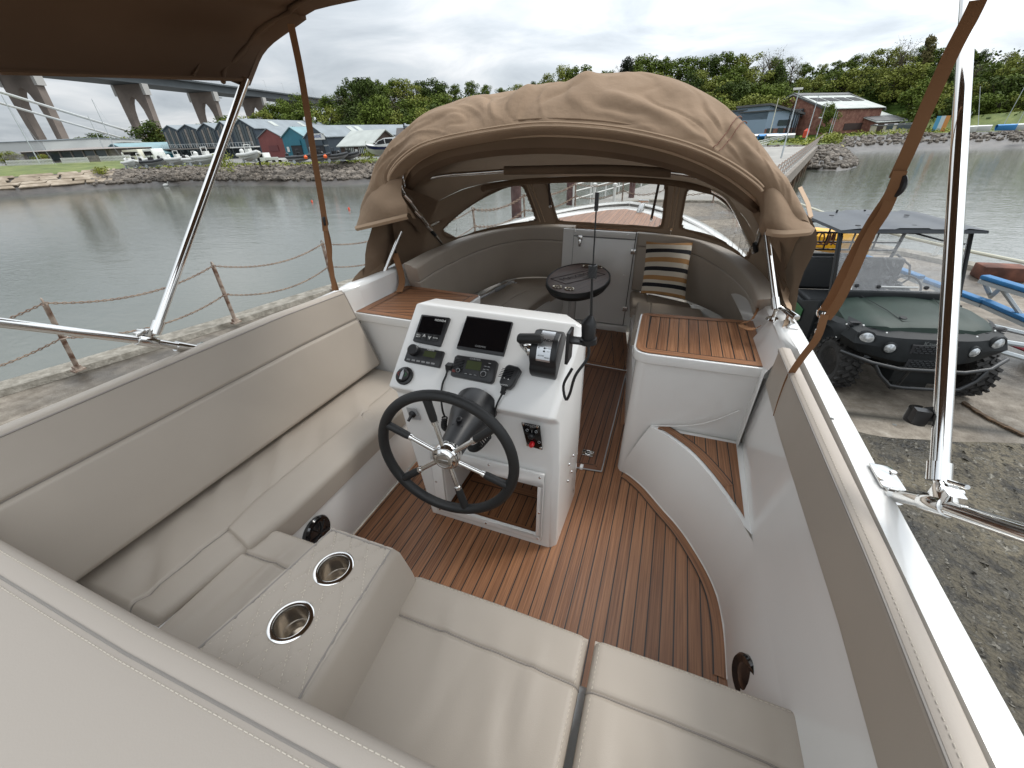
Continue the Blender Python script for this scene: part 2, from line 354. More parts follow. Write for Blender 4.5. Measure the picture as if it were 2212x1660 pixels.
# floor hatches
def hatch(cs, z, name, edge, m=TEAK):
    b = G(); b.prism([V((p.x, p.y, z)) for p in cs], (0, 0, -.02)); o_ = part(b, name, m, boat, uvf=teak_uv, smooth=False)
    inn = []; n = len(cs); cen = sum(cs, V()) / n
    for i in range(n):
        a, c = cs[i], cs[(i + 1) % n]; b = G(); w_ = .0553
        t = (c - a).normalized(); o_2 = V((-t.y, t.x, 0)); o_2 = o_2 if o_2.dot(cen - a) > 0 else -o_2
        q = [a, c, c + o_2 * w_ - t * w_, a + o_2 * w_ + t * w_]; vv = {}
        for p_, uvp in zip(q, ((0, .0075), ((c - a).length, .0075), ((c - a).length, .061), (0, .061))): vv[(round(p_.x, 4), round(p_.y, 4))] = (uvp[0] + i * 3.1, uvp[1])
        b.add([V((p_.x, p_.y, z + .002)) for p_ in q], [(0, 1, 2, 3)]); part(b, 'hatch_border', m, o_, uvf=lambda p: vv[(round(p.x, 4), round(p.y, 4))], smooth=False)
    b = G()
    for i in range(n):
        if i in edge: a, c = cs[i], cs[(i + 1) % n]; b.tube([V((a.x, a.y, z + .002)), V((c.x, c.y, z + .002))], .0045, 6)
    if b.v: part(b, 'hatch_trim', mat('hatch_trim', (.42, .43, .43), .35, .5), o_)
    return o_
TEAKD = teakmat('teak_aged', (.065, .026, .014), (.21, .095, .05))
h1 = hatch([bZ(1215, 778, 0), bZ(1353, 803, 0), bZ(1299, 1021, 0), bZ(1165, 1000, 0)], .006, 'floor_hatch', (0, 1, 2), TEAKD)
hatch([bZ(1215, 706, 0), bZ(1330, 717, 0), bZ(1340, 799, 0), bZ(1213, 776, 0)], .005, 'floor_hatch', (), TEAK)
q = bZ(1270, 982, 0) + V((0, 0, .012)); b = G(); b.box(q, (.075, .058, .006)); b.torus(q + V((0, 0, .004)), (0, 0, 1), .02, .004, 20, 6); b.box(q + V((.01, 0, .005)), (.04, .01, .005)); part(b, 'hatch_latch', CHR, h1, bevel=.002)
b = G(); b.lathe([(0, .001), (.017, .001)], q + V((0, 0, .003)), (0, 0, 1), 16); part(b, 'latch_recess', SCR, h1)
# forward bulkhead and cabin door
yb = 4.39
b = G(); b.box((-.62, yb + .03, .52), (.86, .05, 1.05)); b.box((-.62, yb - .01, .035), (.72, .05, .07)); part(b, 'bulkhead', GEL, boat, bevel=.006)
x0, x1 = bY(1240, 515, yb).x, bY(1372, 520, yb).x
b = G(); b.box(((x0 + x1) / 2, yb - .006, .53), (x1 - x0, .03, .90)); door = part(b, 'cabin_door', GEL, boat, bevel=.005)
b = G(); b.box(((x0 + x1) / 2, yb - .012, 1.02), (x1 - x0, .034, .06)); part(b, 'header_panel', GEL, boat, bevel=.004)
b = G(); gx = .006
for a in ((x0 - gx, .07, x0, 1.05), (x1, .07, x1 + gx, 1.05), (x0, .072, x1, .079), (x0, .982, x1, .989)): b.box(((a[0] + a[2]) / 2, yb + .0015, (a[1] + a[3]) / 2), (a[2] - a[0], .006, a[3] - a[1]))
part(b, 'door_gap', mat('gap', (.05, .045, .04), .8), boat)
for zz in (.27, .87): b = G(); q = V((x1, yb - .026, zz)); b.box(q, (.05, .012, .05)); b.tube([q + V((0, -.006, -.025)), q + V((0, -.006, .025))], .007, 8); part(b, 'hinge', CHR, door, bevel=.002)
b = G(); q = V((x0 + .07, yb - .03, .97)); b.box(q, (.045, .012, .05)); b.box(q + V((0, -.004, -.05)), (.025, .012, .07)); part(b, 'door_latch', CHR, door, bevel=.002)
b = G()
for dx, zz in ((.02, 1.03), (.55, 1.03), (.56, .63)): b.lathe([(.0, .003), (.007, .002), (.008, 0)], (x0 + dx, yb - .03, zz), (0, -1, 0), 8)
part(b, 'door_screw', CHR, boat)
b = G(); b.tube([(x0 - .03, yb - .05, .0), (x0 - .03, yb - .05, .3)], .012, 8)
# seat bases forward
def wall(path, z0, z1, name, m=GEL, parent=boat, lean=V((0, 0, 0)), bev=0):
    b = G(); b.grid([[V((p[0], p[1], z0)), V((p[0], p[1], z1)) + lean] for p in path]); return part(b, name, m, parent)
b = G(); b.prism([V(p) for p in [(-1.9, 2.66, .40), (-1.21, 2.66, .40), (-1.10, 3.7, .40), (-1.0, 4.38, .40), (-1.9, 4.38, .40)]], (0, 0, -.40)); part(b, 'seat_base', GEL, boat, bevel=.01)
b = G(); b.prism([V(p) for p in [(.6, 2.6, .40), (-.07, 2.6, .40), (-.19, 3.7, .40), (-.24, 4.38, .40), (.6, 4.38, .40)]], (0, 0, -.40)); part(b, 'seat_base', GEL, boat, bevel=.01)
# lockers with teak tops
def locker(px, x_in, x_out, front, z=.85, sgn=1):
    cs = [bZ(*p, z) for p in px]; cen = sum(cs, V()) / 4
    return cs
def rounded(cs, rad):
    res = []; n = len(cs)
    for i, p in enumerate(cs):
        r_ = rad[i]
        if r_ <= 0: res.append(p); continue
        a = (cs[i - 1] - p).normalized(); c = (cs[(i + 1) % n] - p).normalized(); s_, e_ = p + a * r_, p + c * r_
        for k in range(9): t = k / 8; res.append(s_ * (1 - t) ** 2 + p * 2 * t * (1 - t) + e_ * t * t)
    return res
def inset(cs, d_):
    res = []; n = len(cs)
    for i, p in enumerate(cs):
        a = (p - cs[i - 1]).normalized(); c = (cs[(i + 1) % n] - p).normalized(); na, nc = V((-a.y, a.x, 0)), V((-c.y, c.x, 0)); m_ = (na + nc)
        m_ = m_.normalized() if m_.length > 1e-6 else na; res.append(p + m_ * (d_ / max(.4, m_.dot(na))))
    return res
def make_locker(cs, rad, bodyr, front_y, name, sidex):
    ro = rounded(cs, rad)
    area = sum(ro[i].x * ro[(i + 1) % len(ro)].y - ro[(i + 1) % len(ro)].x * ro[i].y for i in range(len(ro)))
    if area < 0: ro = ro[::-1]
    b = G(); b.prism(ro, (0, 0, -.055)); ins = inset(ro, .022)
    o_ = part(b, name, GEL, boat, bevel=.006, seg=3)
    b = G(); b.add([V((p.x, p.y, p.z)) for p in [q - V((0, 0, .054)) for q in ins]] + [V((p.x * .999, p.y, 0)) for p in ins], [(i, (i + 1) % len(ins), (i + 1) % len(ins) + len(ins), i + len(ins)) for i in range(len(ins))]); part(b, 'locker_body', GEL, o_)
    t1 = inset(ro, .012); b = G(); b.add([p + V((0, 0, .003)) for p in t1], [tuple(range(len(t1)))]); tk = part(b, 'teak_top', TEAK, o_, uvf=lambda p: (p.y, p.x + .02) if sidex else (p.x * .95 + p.y * .3, p.y * .95 - p.x * .3), smooth=False)
    t2 = inset(ro, .012); t3 = inset(ro, .012 + .055); b = G(); vv = {}; s_ = 0
    for i in range(len(t2)):
        j = (i + 1) % len(t2); L_ = (t2[j] - t2[i]).length; q = [t2[i], t2[j], t3[j], t3[i]]; o0 = len(b.v)
        for p_, uvp in zip(q, ((s_, .0075), (s_ + L_, .0075), (s_ + L_, .0605), (s_, .0605))): b.v.append(p_ + V((0, 0, .005))); vv[len(b.v) - 1] = uvp
        b.f.append((o0, o0 + 1, o0 + 2, o0 + 3)); b.mi.append(0); s_ += L_
    me_o = part(b, 'teak_border', TEAK, o_, smooth=False); u = me_o.data.uv_layers.new(name='UVMap')
    for lp in me_o.data.loops: u.data[lp.index].uv = vv[lp.vertex_index]
    return o_
csS = [bZ(*p, .85) for p in [(1384, 676), (1366, 762), (1652, 797), (1628, 694)]]; csS[2].x = .58; csS[3].x = .592
make_locker(csS, [.05, .10, 0, 0], 0, 2.08, 'side_locker', True)
csP = [V((-1.862, 2.03, .85)), V((-1.225, 2.03, .85)), V((-1.21, 2.64, .85)), V((-1.862, 2.66, .85))]
make_locker(csP, [0, 0, .04, 0], 0, 2.03, 'side_locker', False)
# inner hull sides above the lockers and behind the cushions
b = G(); b.grid([[V((.538, y, .0)), V((.543, y, .85)), V((.60, y, .985))] for y in (2.02, 2.2, 2.35, 2.46)]); part(b, 'inner_side', GEL, boat)
b = G(); b.grid([[mir((.575, y, .0)), mir((.58, y, .85)), mir((.60, y, .985))] for y in (-.2, 1, 2.0, 2.4, 2.9, 3.3)]); part(b, 'inner_side', GEL, boat)
# moulded starboard side: curved riser, corner step, side wall
zt = .40
top = spline([bZ(x, y, zt) for x, y in [(1404, 922), (1440, 942), (1490, 980), (1535, 1030), (1575, 1085), (1606, 1135)]] + [V((.537, 1.25, zt)), V((.545, 1.0, zt)), V((.55, .6, zt)), V((.55, .1, zt))], 60)
top1 = spline([p for p in top if p.y > 1.45], 40); top2 = [V((.537 + .013 * (1.45 - y), y, zt)) for y in [1.45 - 1.35 * k / 20 for k in range(21)]]
bot1 = spline([V((-.035, 2.085, 0))] + [p for p in cur[1:] if p.y > 1.42], 40); bot2 = []
for p in top2:
    cc_ = [q for q in cur if q.y <= p.y]; cd_ = [q for q in cur if q.y > p.y]
    bot2.append(V((cc_[0].x if cc_ else .518, min(p.y, 1.42), 0)))
top = top1 + top2[1:]; bot = bot1 + bot2[1:]
rows = []
for i in range(60):
    a, c = bot[i] + V((-.003, 0, 0)), top[i]; rows.append([a.lerp(c, t) + V((0, 0, 0)) + (V((-.012, -.012, 0)) * math.sin(math.pi * t)) for t in (0, .25, .5, .75, .93, 1)])
b = G(); b.grid(rows); part(b, 'curved_riser', GEL, boat)
corner = V((.565, 2.075, zt)); left = V((.10, 2.075, zt))
stp = [p for p in top if p.y > 1.42]
b = G(); n = len(stp)
poly = [corner, left] + stp + [V((.55, 1.40, zt))]; b.add([p for p in poly], [tuple(range(len(poly)))]); step = part(b, 'corner_step', GEL, boat, smooth=False)
ins = []
c2, l2 = V((.535, 2.05, zt)), bZ(1421, 928, zt)
ic = [V((p.x + .012, p.y + .022, zt)) for p in stp[2:-1]]
poly = [c2, l2] + ic; b = G(); b.add([p + V((0, 0, .003)) for p in poly], [tuple(range(len(poly)))]); part(b, 'teak_inlay', TEAK, step, uvf=lambda p: (p.y, p.x + .01), smooth=False)
o1 = border([p for p in ic if p.y > 1.66 and p.x > .13], .055, zt + .006, 'teak_border', step, 1)
o1b = o1
b = G(); rows = []
for y in (2.08, 1.9, 1.7, 1.55, 1.45, 1.3, 1.1, .8, .4, .1):
    rows.append([V((.537 + .013 * (1.45 - y) if y < 1.46 else .537 + .03 * min(1, (y - 1.46) * 1.6), y, zt)), V((.558, y, .5)), V((.565, y, .65)), V((.573, y, .82)), V((.585, y, .97))])
b.grid(rows); part(b, 'inner_side', GEL, boat)
# scooped hollow above the step
b = G(); cc = spline([V((.556, 1.42, .405)), V((.551, 1.55, .55)), V((.556, 1.75, .66)), V((.566, 1.98, .72))], 20)

b = G(); cc = spline([V((.09, 2.068, .40)), V((.25, 2.062, .44)), V((.38, 2.062, .50)), V((.50, 2.064, .60))], 16); b.tube(cc, .004, 8); part(b, 'moulded_ridge', GEL, boat)
# port bench box
b = G(); b.box((-1.62, 1.05, .215), (.62, 2.0, .43)); part(b, 'bench_box', GEL, boat, bevel=.012)
b = G(); b.box((-.35, .43, .15), (1.86, .50, .30)); part(b, 'stern_box', GEL, boat, bevel=.012)
# speakers
for q, ax in ((bX(685, 1150, -1.30), (1, .1, .05)), (V((.548, .93, .23)), (-1, -.3, .1))):
    if ax[0] < 0: q = bX(1614, 1468, .525)
    b = G(); b.lathe([(.076, -.02), (.08, .006), (.074, .014), (.066, .012), (.05, .008), (.03, .016), (0, .02)], q, ax, 28); sp = part(b, 'speaker', mat('gloss_black', (.008, .008, .009), .12, coat=.6), boat)
    b = G()
    for k in range(5):
        a_ = k * math.pi * 2 / 5; n_ = V(ax).normalized(); u_ = n_.orthogonal().normalized(); w_ = n_.cross(u_); b.tube([q + n_ * .022, q + n_ * .02 + (u_ * math.cos(a_) + w_ * math.sin(a_)) * .06], .004, 6)
    if ax[0] > 0: part(b, 'speaker_grille', BLK, sp)
# fore deck seen through the windscreen
fd = [V((x, y, 1.0)) for x, y in ((.50, 4.6), (.28, 5.35), (-.05, 6.0), (-.35, 6.45), (-.64, 6.68))]
fdm = fd + [mir(p) for p in fd[-2::-1]]
b = G(); b.add([p + V((0, 0, .02)) for p in fdm] + [V((p.x, p.y, .95)) for p in fdm], [tuple(range(len(fdm)))]); part(b, 'fore_deck', GEL, boat)
tk = [V((XC + (p.x - XC) * .72, 4.6 + (p.y - 4.6) * .82, 1.026)) for p in fdm]
b = G(); b.add(tk, [tuple(range(len(tk)))]); part(b, 'deck_inlay', TEAK, boat, uvf=teak_uv, smooth=False)
b = G(); q = V((-.42, 6.0, 1.02)); b.tube([q, q + V((.02, .02, .14))], [.05, .03], 10); b.box(q + V((.03, 0, .15)), (.13, .06, .03)); part(b, 'bow_fitting', CHR, boat, bevel=.005)
b = G(); q = bZ(1495, 500, 1.06); b.tube([q + V((-.08, 0, 0)), q + V((.08, -.03, 0))], .012, 8); b.tube([q, q - V((0, 0, .05))], .012, 8); part(b, 'bow_cleat', CHR, boat)
# starboard cleat / handle on the gunwale
q = bZ(1700, 690, 1.03); b = G(); b.box(bZ(1708, 702, 1.004), (.05, .11, .008)); b.tube([bZ(1708, 702, 1.0), q + V((.0, .0, .03))], .014, 8); b.tube([q + V((-.02, .09, .03)), q + V((.02, -.07, .035))], [.016, .016], 10); part(b, 'cleat', CHR, boat, bevel=.003)
# ================================================================ upholstery
def cushion(name, label, cat, A, B, th, group=None, vs=(), us=(), pipe=.004, mt=VIN, **k):
    """one loose cushion: padded body, piping in its seams and round its face"""
    cen = (A[0] + A[-1] + B[0] + B[-1]) / 4
    t = thing(name, label, cat, cen, group); b = pad(A, B, th, vseam=vs, useam=us, **k); part(b, 'cushion_cover', mt, t, ang=60)
    for v_ in vs:
        p = G(); p.tube(seamline(b, v=v_), pipe * .8, 5); part(p, 'piping', PIPE, t)
    for u_ in us:
        p = G(); p.tube(seamline(b, u=u_), pipe * .8, 5); part(p, 'piping', PIPE, t)
    return t, b
def folds(seed, amp=.008, n=5, ang=.6, freq=9):
    rnd = random.Random(seed); fs = [(rnd.random(), rnd.random(), ang + rnd.uniform(-.35, .35), rnd.uniform(.012, .035), rnd.uniform(.3, 1) * amp * rnd.choice((1, 1, -1)), rnd.uniform(.15, .35)) for _ in range(n)]
    def f(u, v, la, lb):
        h = amp * .35 * noise.noise(V((u * 5, v * 5, seed)))
        for a, c, t, w_, am, ln in fs:
            x, y = u - a * la, v - c * lb; p = x * math.cos(t) + y * math.sin(t); q = -x * math.sin(t) + y * math.cos(t)
            h += am * math.exp(-(q / w_) ** 2) * math.exp(-(p / ln) ** 2)
        return h
    return f
# port bench
zs = .465
A = [V((-1.80, y, zs)) for y in (2.02, 1.4, .8, .30)]; B = [V((-1.30, 2.02, zs)), V((-1.30, 1.4, zs)), V((-1.30, .80, zs)), V((-1.355, .30, zs))]
bench, pb = cushion('bench_cushion', 'long beige bench seat cushion running beside the steering console', 'seat cushion', A, B, .10, vs=(.33,), nu=40, nv=16, wr=folds(3, .022, 14, .9), r=.03)
# roll along the front edge, with its rounded aft end
A = [bZ(845, 838, .5) - V((.0, -.12, .0)), V((-1.50, 1.4, .482)), V((-1.50, .8, .482)), V((-1.47, .65, .482))]; A[0] = V((-1.50, 2.02, .482))
B = [V((-1.285, 2.02, .48)), V((-1.285, 1.4, .48)), V((-1.285, .8, .48)), V((-1.31, .61, .48))]
cushion('bench_bolster', 'narrow raised beige roll along the front edge of the port bench', 'seat cushion', A, B, .12, nu=30, nv=8, r=.035, wr=folds(5, .004, 4))
# port backrest, leaning outboard
A = [V((-1.855, y, 1.036)) for y in (2.03, 1.5, 1.0, .5, .1)]; B = [V((-1.70, y, .50)) for y in (2.03, 1.5, 1.0, .5, .1)]
A[0] = V((-1.85, 1.985, 1.018))
t, pbk = cushion('back_cushion', 'long beige backrest of the port bench, leaning against the hull side', 'back cushion', A, B, .085, vs=(.20,), nu=30, nv=12, r=.028, toward=V((0, 1, 1.4)), wr=folds(8, .004, 5))
b = G(); b.tube(seamline(pbk, v=.018), .0035, 5); part(b, 'piping', PIPE, t)
b = G(); b.tube(seamline(pbk, u=.02), .003, 5); part(b, 'piping', PIPE, t)
# stern seat: port, middle and starboard cushions
zq = .45
ff = lambda x, y=.76, z=zq: V((x, y, z))
def stern_seat(name_lab, x0, x1, y1, seed, y0=.16):
    A = [ff(x0, y1), ff((x0 + x1) / 2, y1 + .004), ff(x1, y1)]; B = [ff(x0, y0), ff((x0 + x1) / 2, y0), ff(x1, y0)]
    t, b = cushion('seat_cushion', name_lab, 'seat cushion', A, B, .12, vs=(y1 - .604,), nu=26, nv=18, r=.028, wr=folds(seed, .011, 8, 1.45), group='cushions of the stern seat')
    s_ = stitches([p + V((0, 0, .001)) for p in seamline(b, v=.012)], .014, .008, .0011); part(s_, 'stitching', STITCH, t)
    e = .014 if x0 > -.1 else (x1 - x0) - .014
    s_ = stitches(seamline(b, u=e), .014, .008, .0011); part(s_, 'stitching', STITCH, t)
    return t
stern_seat('beige stern seat cushion between the cup holder armrest and the right-hand seat', -.66, -.018, .757, 11)
stern_seat('beige stern seat cushion in the right-hand corner, in front of the black speaker', .004, .575, .760, 14)
stern_seat('beige stern seat cushion wedged between the bench and the cup holder armrest', -1.345, -.93, .735, 12)
# armrest with two cup holders
arm = thing('cup_holder_armrest', 'quilted beige armrest box with two steel cup holders', 'armrest', (-.8, .45, .45))
za = .655
ot = [bZ(720, 1141, za), bZ(850, 1186, za), bZ(683, 1497, za), bZ(655, 1560, za), bZ(380, 1440, za), bZ(448, 1380, za)]
ot = [bZ(720, 1141, za), bZ(852, 1186, za), V((-.615, .10, za)), V((-1.00, .10, za))]
botp = [V((-.965, .735, .40)), V((-.635, .735, .40)), V((-.585, .10, .40)), V((-1.02, .10, .40))]
b = G(); n = 14
q4 = lambda cs, s_, t_: cs[0].lerp(cs[1], s_).lerp(cs[3].lerp(cs[2], s_), t_)
rows = [[botp[0].lerp(ot[0], k) for k in (0, .5, 1)]]
ring = []
for k in range(8): ring.append((ot[0].lerp(ot[1], k / 8), botp[0].lerp(botp[1], k / 8)))
for k in range(12): ring.append((ot[1].lerp(ot[2], k / 12), botp[1].lerp(botp[2], k / 12)))
for k in range(8): ring.append((ot[2].lerp(ot[3], k / 8), botp[2].lerp(botp[3], k / 8)))
for k in range(12): ring.append((ot[3].lerp(ot[0], k / 12), botp[3].lerp(botp[0], k / 12)))
cen = sum((p for p, q in ring), V()) / len(ring)
rows = []
for t_, up in ((1, 0), (.6, .01), (.12, .008), (0, 0), (-.02, .0)):
    if t_ == 0: rows.append([p + (cen - p) * .005 for p, q in ring])
    elif t_ < 0: rows.append([p + (cen - p).normalized() * .012 + V((0, 0, .004)) for p, q in ring])
    else: rows.append([p.lerp(q, t_) + ((p.lerp(q, t_)) - cen).normalized() * up for p, q in ring])
rows = [r_ + [r_[0]] for r_ in rows]; b.grid(rows); part(b, 'side_cover', VIN, arm, ang=50)
rr = rows[-1][:-1]
hol = [bZ(722, 1231, za), bZ(630, 1346, za)]
# quilted top as a fine grid with two openings
cs = [ot[0], ot[1], ot[2], ot[3]]; NU, NV = 54, 90; b = G(); pts = []
rad = .047
for j in range(NV + 1):
    row = []
    for i in range(NU + 1):
        s_, t_ = i / NU, j / NV; p = q4(cs, s_, t_); p = p + (cen - p) * .012
        x, y = (p.x + .8) * 15.2, (p.y - .2) * 9.2
        d1 = abs(((x + y) % 1) - .5); d2 = abs(((x - y) % 1) - .5); gq = math.exp(-((.5 - d1) / .035) ** 2) + math.exp(-((.5 - d2) / .035) ** 2)
        e = min(s_, 1 - s_, t_, 1 - t_); z = .006 - .004 * min(1, gq) + .001 * min(1, e * 12)
        for h_ in hol:
            dd = math.hypot(p.x - h_.x, p.y - h_.y)
            pass
        row.append(p + V((0, 0, z)))
    pts.append(row)
b.add([p for r_ in pts for p in r_], [])
for j in range(NV):
    for i in range(NU):
        c_ = (pts[j][i] + pts[j + 1][i + 1]) / 2
        if all(math.hypot(c_.x - h_.x, c_.y - h_.y) > .0515 for h_ in hol): b.f.append((j * (NU + 1) + i, j * (NU + 1) + i + 1, (j + 1) * (NU + 1) + i + 1, (j + 1) * (NU + 1) + i)); b.mi.append(0)
top_ = part(b, 'quilted_top', VIN, arm, ang=60)
sb = G()
for sg in (1, -1):
    for k in range(-14, 22):
        seg = []
        for m_ in range(260):
            yy = .1 + m_ * .0025; x = (k - sg * (yy - .2) * 9.2) / 15.2 - .8
            p = V((x, yy, za)); s_in = True
            for i in range(4):
                a, c = cs[i], cs[(i + 1) % 4]
                if (c - a).cross(p - a).z > -.006: s_in = False
            if any(math.hypot(x - h_.x, yy - h_.y) < rad + .008 for h_ in hol): s_in = False
            if s_in: seg.append(p + V((0, 0, .0042)))
            else:
                if len(seg) > 3: st = stitches(seg[::3], .011, .0065, .0011); sb.add(st.v, st.f)
                seg = []
        if len(seg) > 3: st = stitches(seg[::3], .011, .0065, .0011); sb.add(st.v, st.f)
part(sb, 'quilt_stitching', STITCH, arm)
b = G(); b.tube(rr + [rr[0]], .004, 6); part(b, 'piping', PIPE, arm)
for h_ in hol:
    b = G(); b.lathe([(0, -.085), (.038, -.085), (.041, -.078), (.043, -.03), (.045, .004)], h_, (0, 0, 1), 40, False); ch = part(b, 'cup_holder', mat('cup_steel', (.55, .50, .44), .22, .95), arm); b = G(); b.lathe([(.044, .0), (.0445, .007), (.047, .0105), (.055, .0115), (.060, .009), (.061, .003)], h_, (0, 0, 1), 48, False); part(b, 'steel_rim', CHR, ch); b = G(); b.torus(h_ + V((0, 0, -.055)), (0, 0, 1), .042, .0015, 40, 5); part(b, 'bead', CHR, ch)
    b = G(); b.lathe([(0, .0), (.006, .0), (.006, -.003)], h_ + V((0, 0, -.072)), (0, 0, 1), 10); part(b, 'drain_hole', SCR, ch)
# wide aft backrest right under the lens
A = [V((x, .222 - .0 * x, .90)) for x in (-2.3, -1.6, -.9, -.2, .3)]; B = [V((x, -.75, .915)) for x in (-2.3, -1.6, -.9, -.2, .3)]
A = [V((p.x, .215 + .012 * math.sin(p.x * 2), p.z)) for p in A]
t, nb = cushion('back_cushion', 'broad beige padded stern backrest filling the bottom left corner', 'back cushion', A, B, .15, nu=40, nv=20, r=.035, vs=(.068,), toward=V((-1, 0, 3)), wr=folds(21, .004, 6), depth=.003, gw=.012, mt=VIN2)
for v_, off in ((.022, 0), (.084, 0)):
    st = stitches([p + V((0, 0, .0008)) for p in seamline(nb, v=v_)], .0125, .0085, .0012); part(st, 'stitching', STITCH, t)
# starboard side pad under the gunwale
A = [V((.562 if y > 1.6 else .55, y, 1.0)) for y in (2.01, 1.6, 1.2, .8, .4, .0)]; B = [V((.546, y, .79)) for y in (2.01, 1.6, 1.2, .8, .4, .0)]
A = [V((.562, 2.01, .99)), V((.55, 1.6, 1.0)), V((.546, 1.2, 1.0)), V((.541, .8, 1.002)), V((.53, .45, 1.002)), V((.52, 0, 1.002))]
B = [V((.556, 2.01, .80)), V((.55, 1.6, .79)), V((.55, 1.2, .788)), V((.55, .8, .787)), V((.55, .45, .76)), V((.55, 0, .74))]
t, sp_ = cushion('side_pad', 'long beige pad lining the inside of the starboard gunwale', 'side pad', A, B, .05, nu=40, nv=12, r=.012, toward=V((0, 1, 1.0)))
def off(ps, d_): return [p + V(d_) for p in ps]
ts = spline(A, 50)
b = G(); rows = []
for p in ts: rows.append([p + V((-.002, 0, -.012)), p + V((.0, 0, .004)), p + V((.008, 0, .010)), p + V((.025, 0, .012)), p + V((.044, 0, .009)), p + V((.05, 0, -.01))])
b.grid(rows); part(b, 'ribbed_top', VIN2, t)
st = stitches([p + V((.010, 0, .0118)) for p in ts], .012, .007, .001); part(st, 'stitching', STITCH, t)
b = G(); b.tube([p + V((-.002, 0, .001)) for p in ts], .003, 5); part(b, 'piping', PIPE, t)
# forward lounge
def lounge(path_px, bot_px, zt_, zb, label, lab2=None, **k):
    A = spline([bZ(*p, zt_) for p in path_px], 26); B = spline([bZ(*p, zb) for p in bot_px], 26)
    t, b = cushion('back_cushion', label, 'back cushion', A, B, .09, nu=34, nv=10, r=.03, vs=(.17,), group='curved backrests of the forward lounge', toward=V((-.6, 3.4, 1.2)), wr=folds(31 + len(path_px), .004, 6, 1.2)); return t
lounge([(897, 578), (950, 546), (1010, 518), (1070, 500), (1130, 490), (1180, 489), (1237, 494)], [(925, 690), (960, 668), (1010, 645), (1060, 622), (1100, 606), (1150, 600), (1225, 603)], 1.05, .48, 'curved beige lounge backrest on the port side, left of the white cabin door')
lounge([(1377, 504), (1440, 508), (1500, 517), (1549, 541), (1598, 580), (1626, 616), (1637, 648)], [(1362, 628), (1420, 638), (1476, 650), (1530, 672), (1570, 695), (1600, 720), (1612, 740)], 1.05, .48, 'curved beige lounge backrest right of the cabin door, behind the striped pillow')
A = spline([bZ(*p, .48) for p in [(985, 665), (1041, 634), (1092, 607), (1130, 600), (1205, 600)]], 20); B = spline([bZ(*p, .48) for p in [(1060, 715), (1105, 690), (1136, 668), (1160, 650), (1205, 622)]], 20)
cushion('seat_cushion', 'beige lounge seat cushion carrying the grey boat hook', 'seat cushion', A, B, .11, nu=24, nv=12, r=.03, vs=(.30,), wr=folds(41, .006, 5), group='seat cushions of the forward lounge')
A = [bZ(*p, .48) for p in [(1363, 626), (1420, 638), (1492, 655)]]; B = [bZ(*p, .48) for p in [(1364, 662), (1420, 668), (1500, 680)]]
cushion('seat_cushion', 'beige lounge seat cushion under the striped pillow', 'seat cushion', A, B, .11, nu=14, nv=8, r=.03, us=(.2,), group='seat cushions of the forward lounge')
A = [bZ(*p, .56) for p in [(1377, 650), (1420, 653), (1516, 667)]]; B = [bZ(*p, .56) for p in [(1368, 705), (1420, 712), (1540, 722)]]
cushion('seat_cushion', 'raised beige lounge seat cushion just behind the starboard teak locker', 'seat cushion', A, B, .17, nu=16, nv=8, r=.03, us=(.19,), group='seat cushions of the forward lounge')
# striped throw pillow
pc = [bY(1396, 522, 4.12), bY(1497, 524, 4.12), bY(1480, 647, 3.86), bY(1384, 634, 3.9)]
t = thing('throw_pillow', 'rectangular pillow with black, ochre and cream stripes', 'pillow', sum(pc, V()) / 4)
b = G(); n = 26; fr = []; bk = []
nn = (pc[1] - pc[0]).cross(pc[3] - pc[0]).normalized(); nn = -nn if nn.dot(V((0, 0, 1.8)) - pc[0]) < 0 else nn
for j in range(n + 1):
    ra, rb = [], []
    for i in range(n + 1):
        s_, t_ = i / n, j / n; p = q4([pc[0], pc[1], pc[2], pc[3]], s_, t_); e = (4 * s_ * (1 - s_)) ** .55 * (4 * t_ * (1 - t_)) ** .55
        pin = (1 - 4 * s_ * (1 - s_)) * 4 * t_ * (1 - t_); p = p + (sum(pc, V()) / 4 - p) * (.05 * (4 * t_ * (1 - t_)) * (abs(2 * s_ - 1)) + .05 * 4 * s_ * (1 - s_) * abs(2 * t_ - 1))
        h = e * .075 + .008 * noise.noise(p * 9); ra.append(p + nn * h); rb.append(p - nn * h)
    fr.append(ra); bk.append(rb)
b.grid(fr); b.grid(bk, flip=True)
pm = bpy.data.materials.new('striped_cloth'); pm.use_nodes = True; tt = pm.node_tree; bb = tt.nodes['Principled BSDF']; uvn = tt.nodes.new('ShaderNodeUVMap'); sp = tt.nodes.new('ShaderNodeSeparateXYZ'); rp = tt.nodes.new('ShaderNodeValToRGB')
tt.links.new(uvn.outputs[0], sp.inputs[0]); tt.links.new(sp.outputs[1], rp.inputs[0]); tt.links.new(rp.outputs[0], bb.inputs['Base Color']); bb.inputs['Roughness'].default_value = .9
rp.color_ramp.interpolation = 'CONSTANT'; OC, CRM, BK = (.46, .25, .10, 1), (.66, .60, .50, 1), (.018, .017, .02, 1); els = rp.color_ramp.elements
seq = [(0, OC), (.05, CRM), (.14, BK), (.215, CRM), (.31, OC), (.40, CRM), (.49, BK), (.57, CRM), (.66, OC), (.74, CRM), (.80, BK), (.87, CRM), (.95, OC)]
els[0].position = 0; els[0].color = OC; els[1].position = .05; els[1].color = CRM
for p_, c_ in seq[2:]: e = els.new(p_); e.color = c_
nz = tt.nodes.new('ShaderNodeTexNoise'); nz.inputs['Scale'].default_value = 300; bp = tt.nodes.new('ShaderNodeBump'); bp.inputs['Strength'].default_value = .3; bp.inputs['Distance'].default_value = .003; tt.links.new(nz.outputs[0], bp.inputs['Height']); tt.links.new(bp.outputs[0], bb.inputs['Normal'])
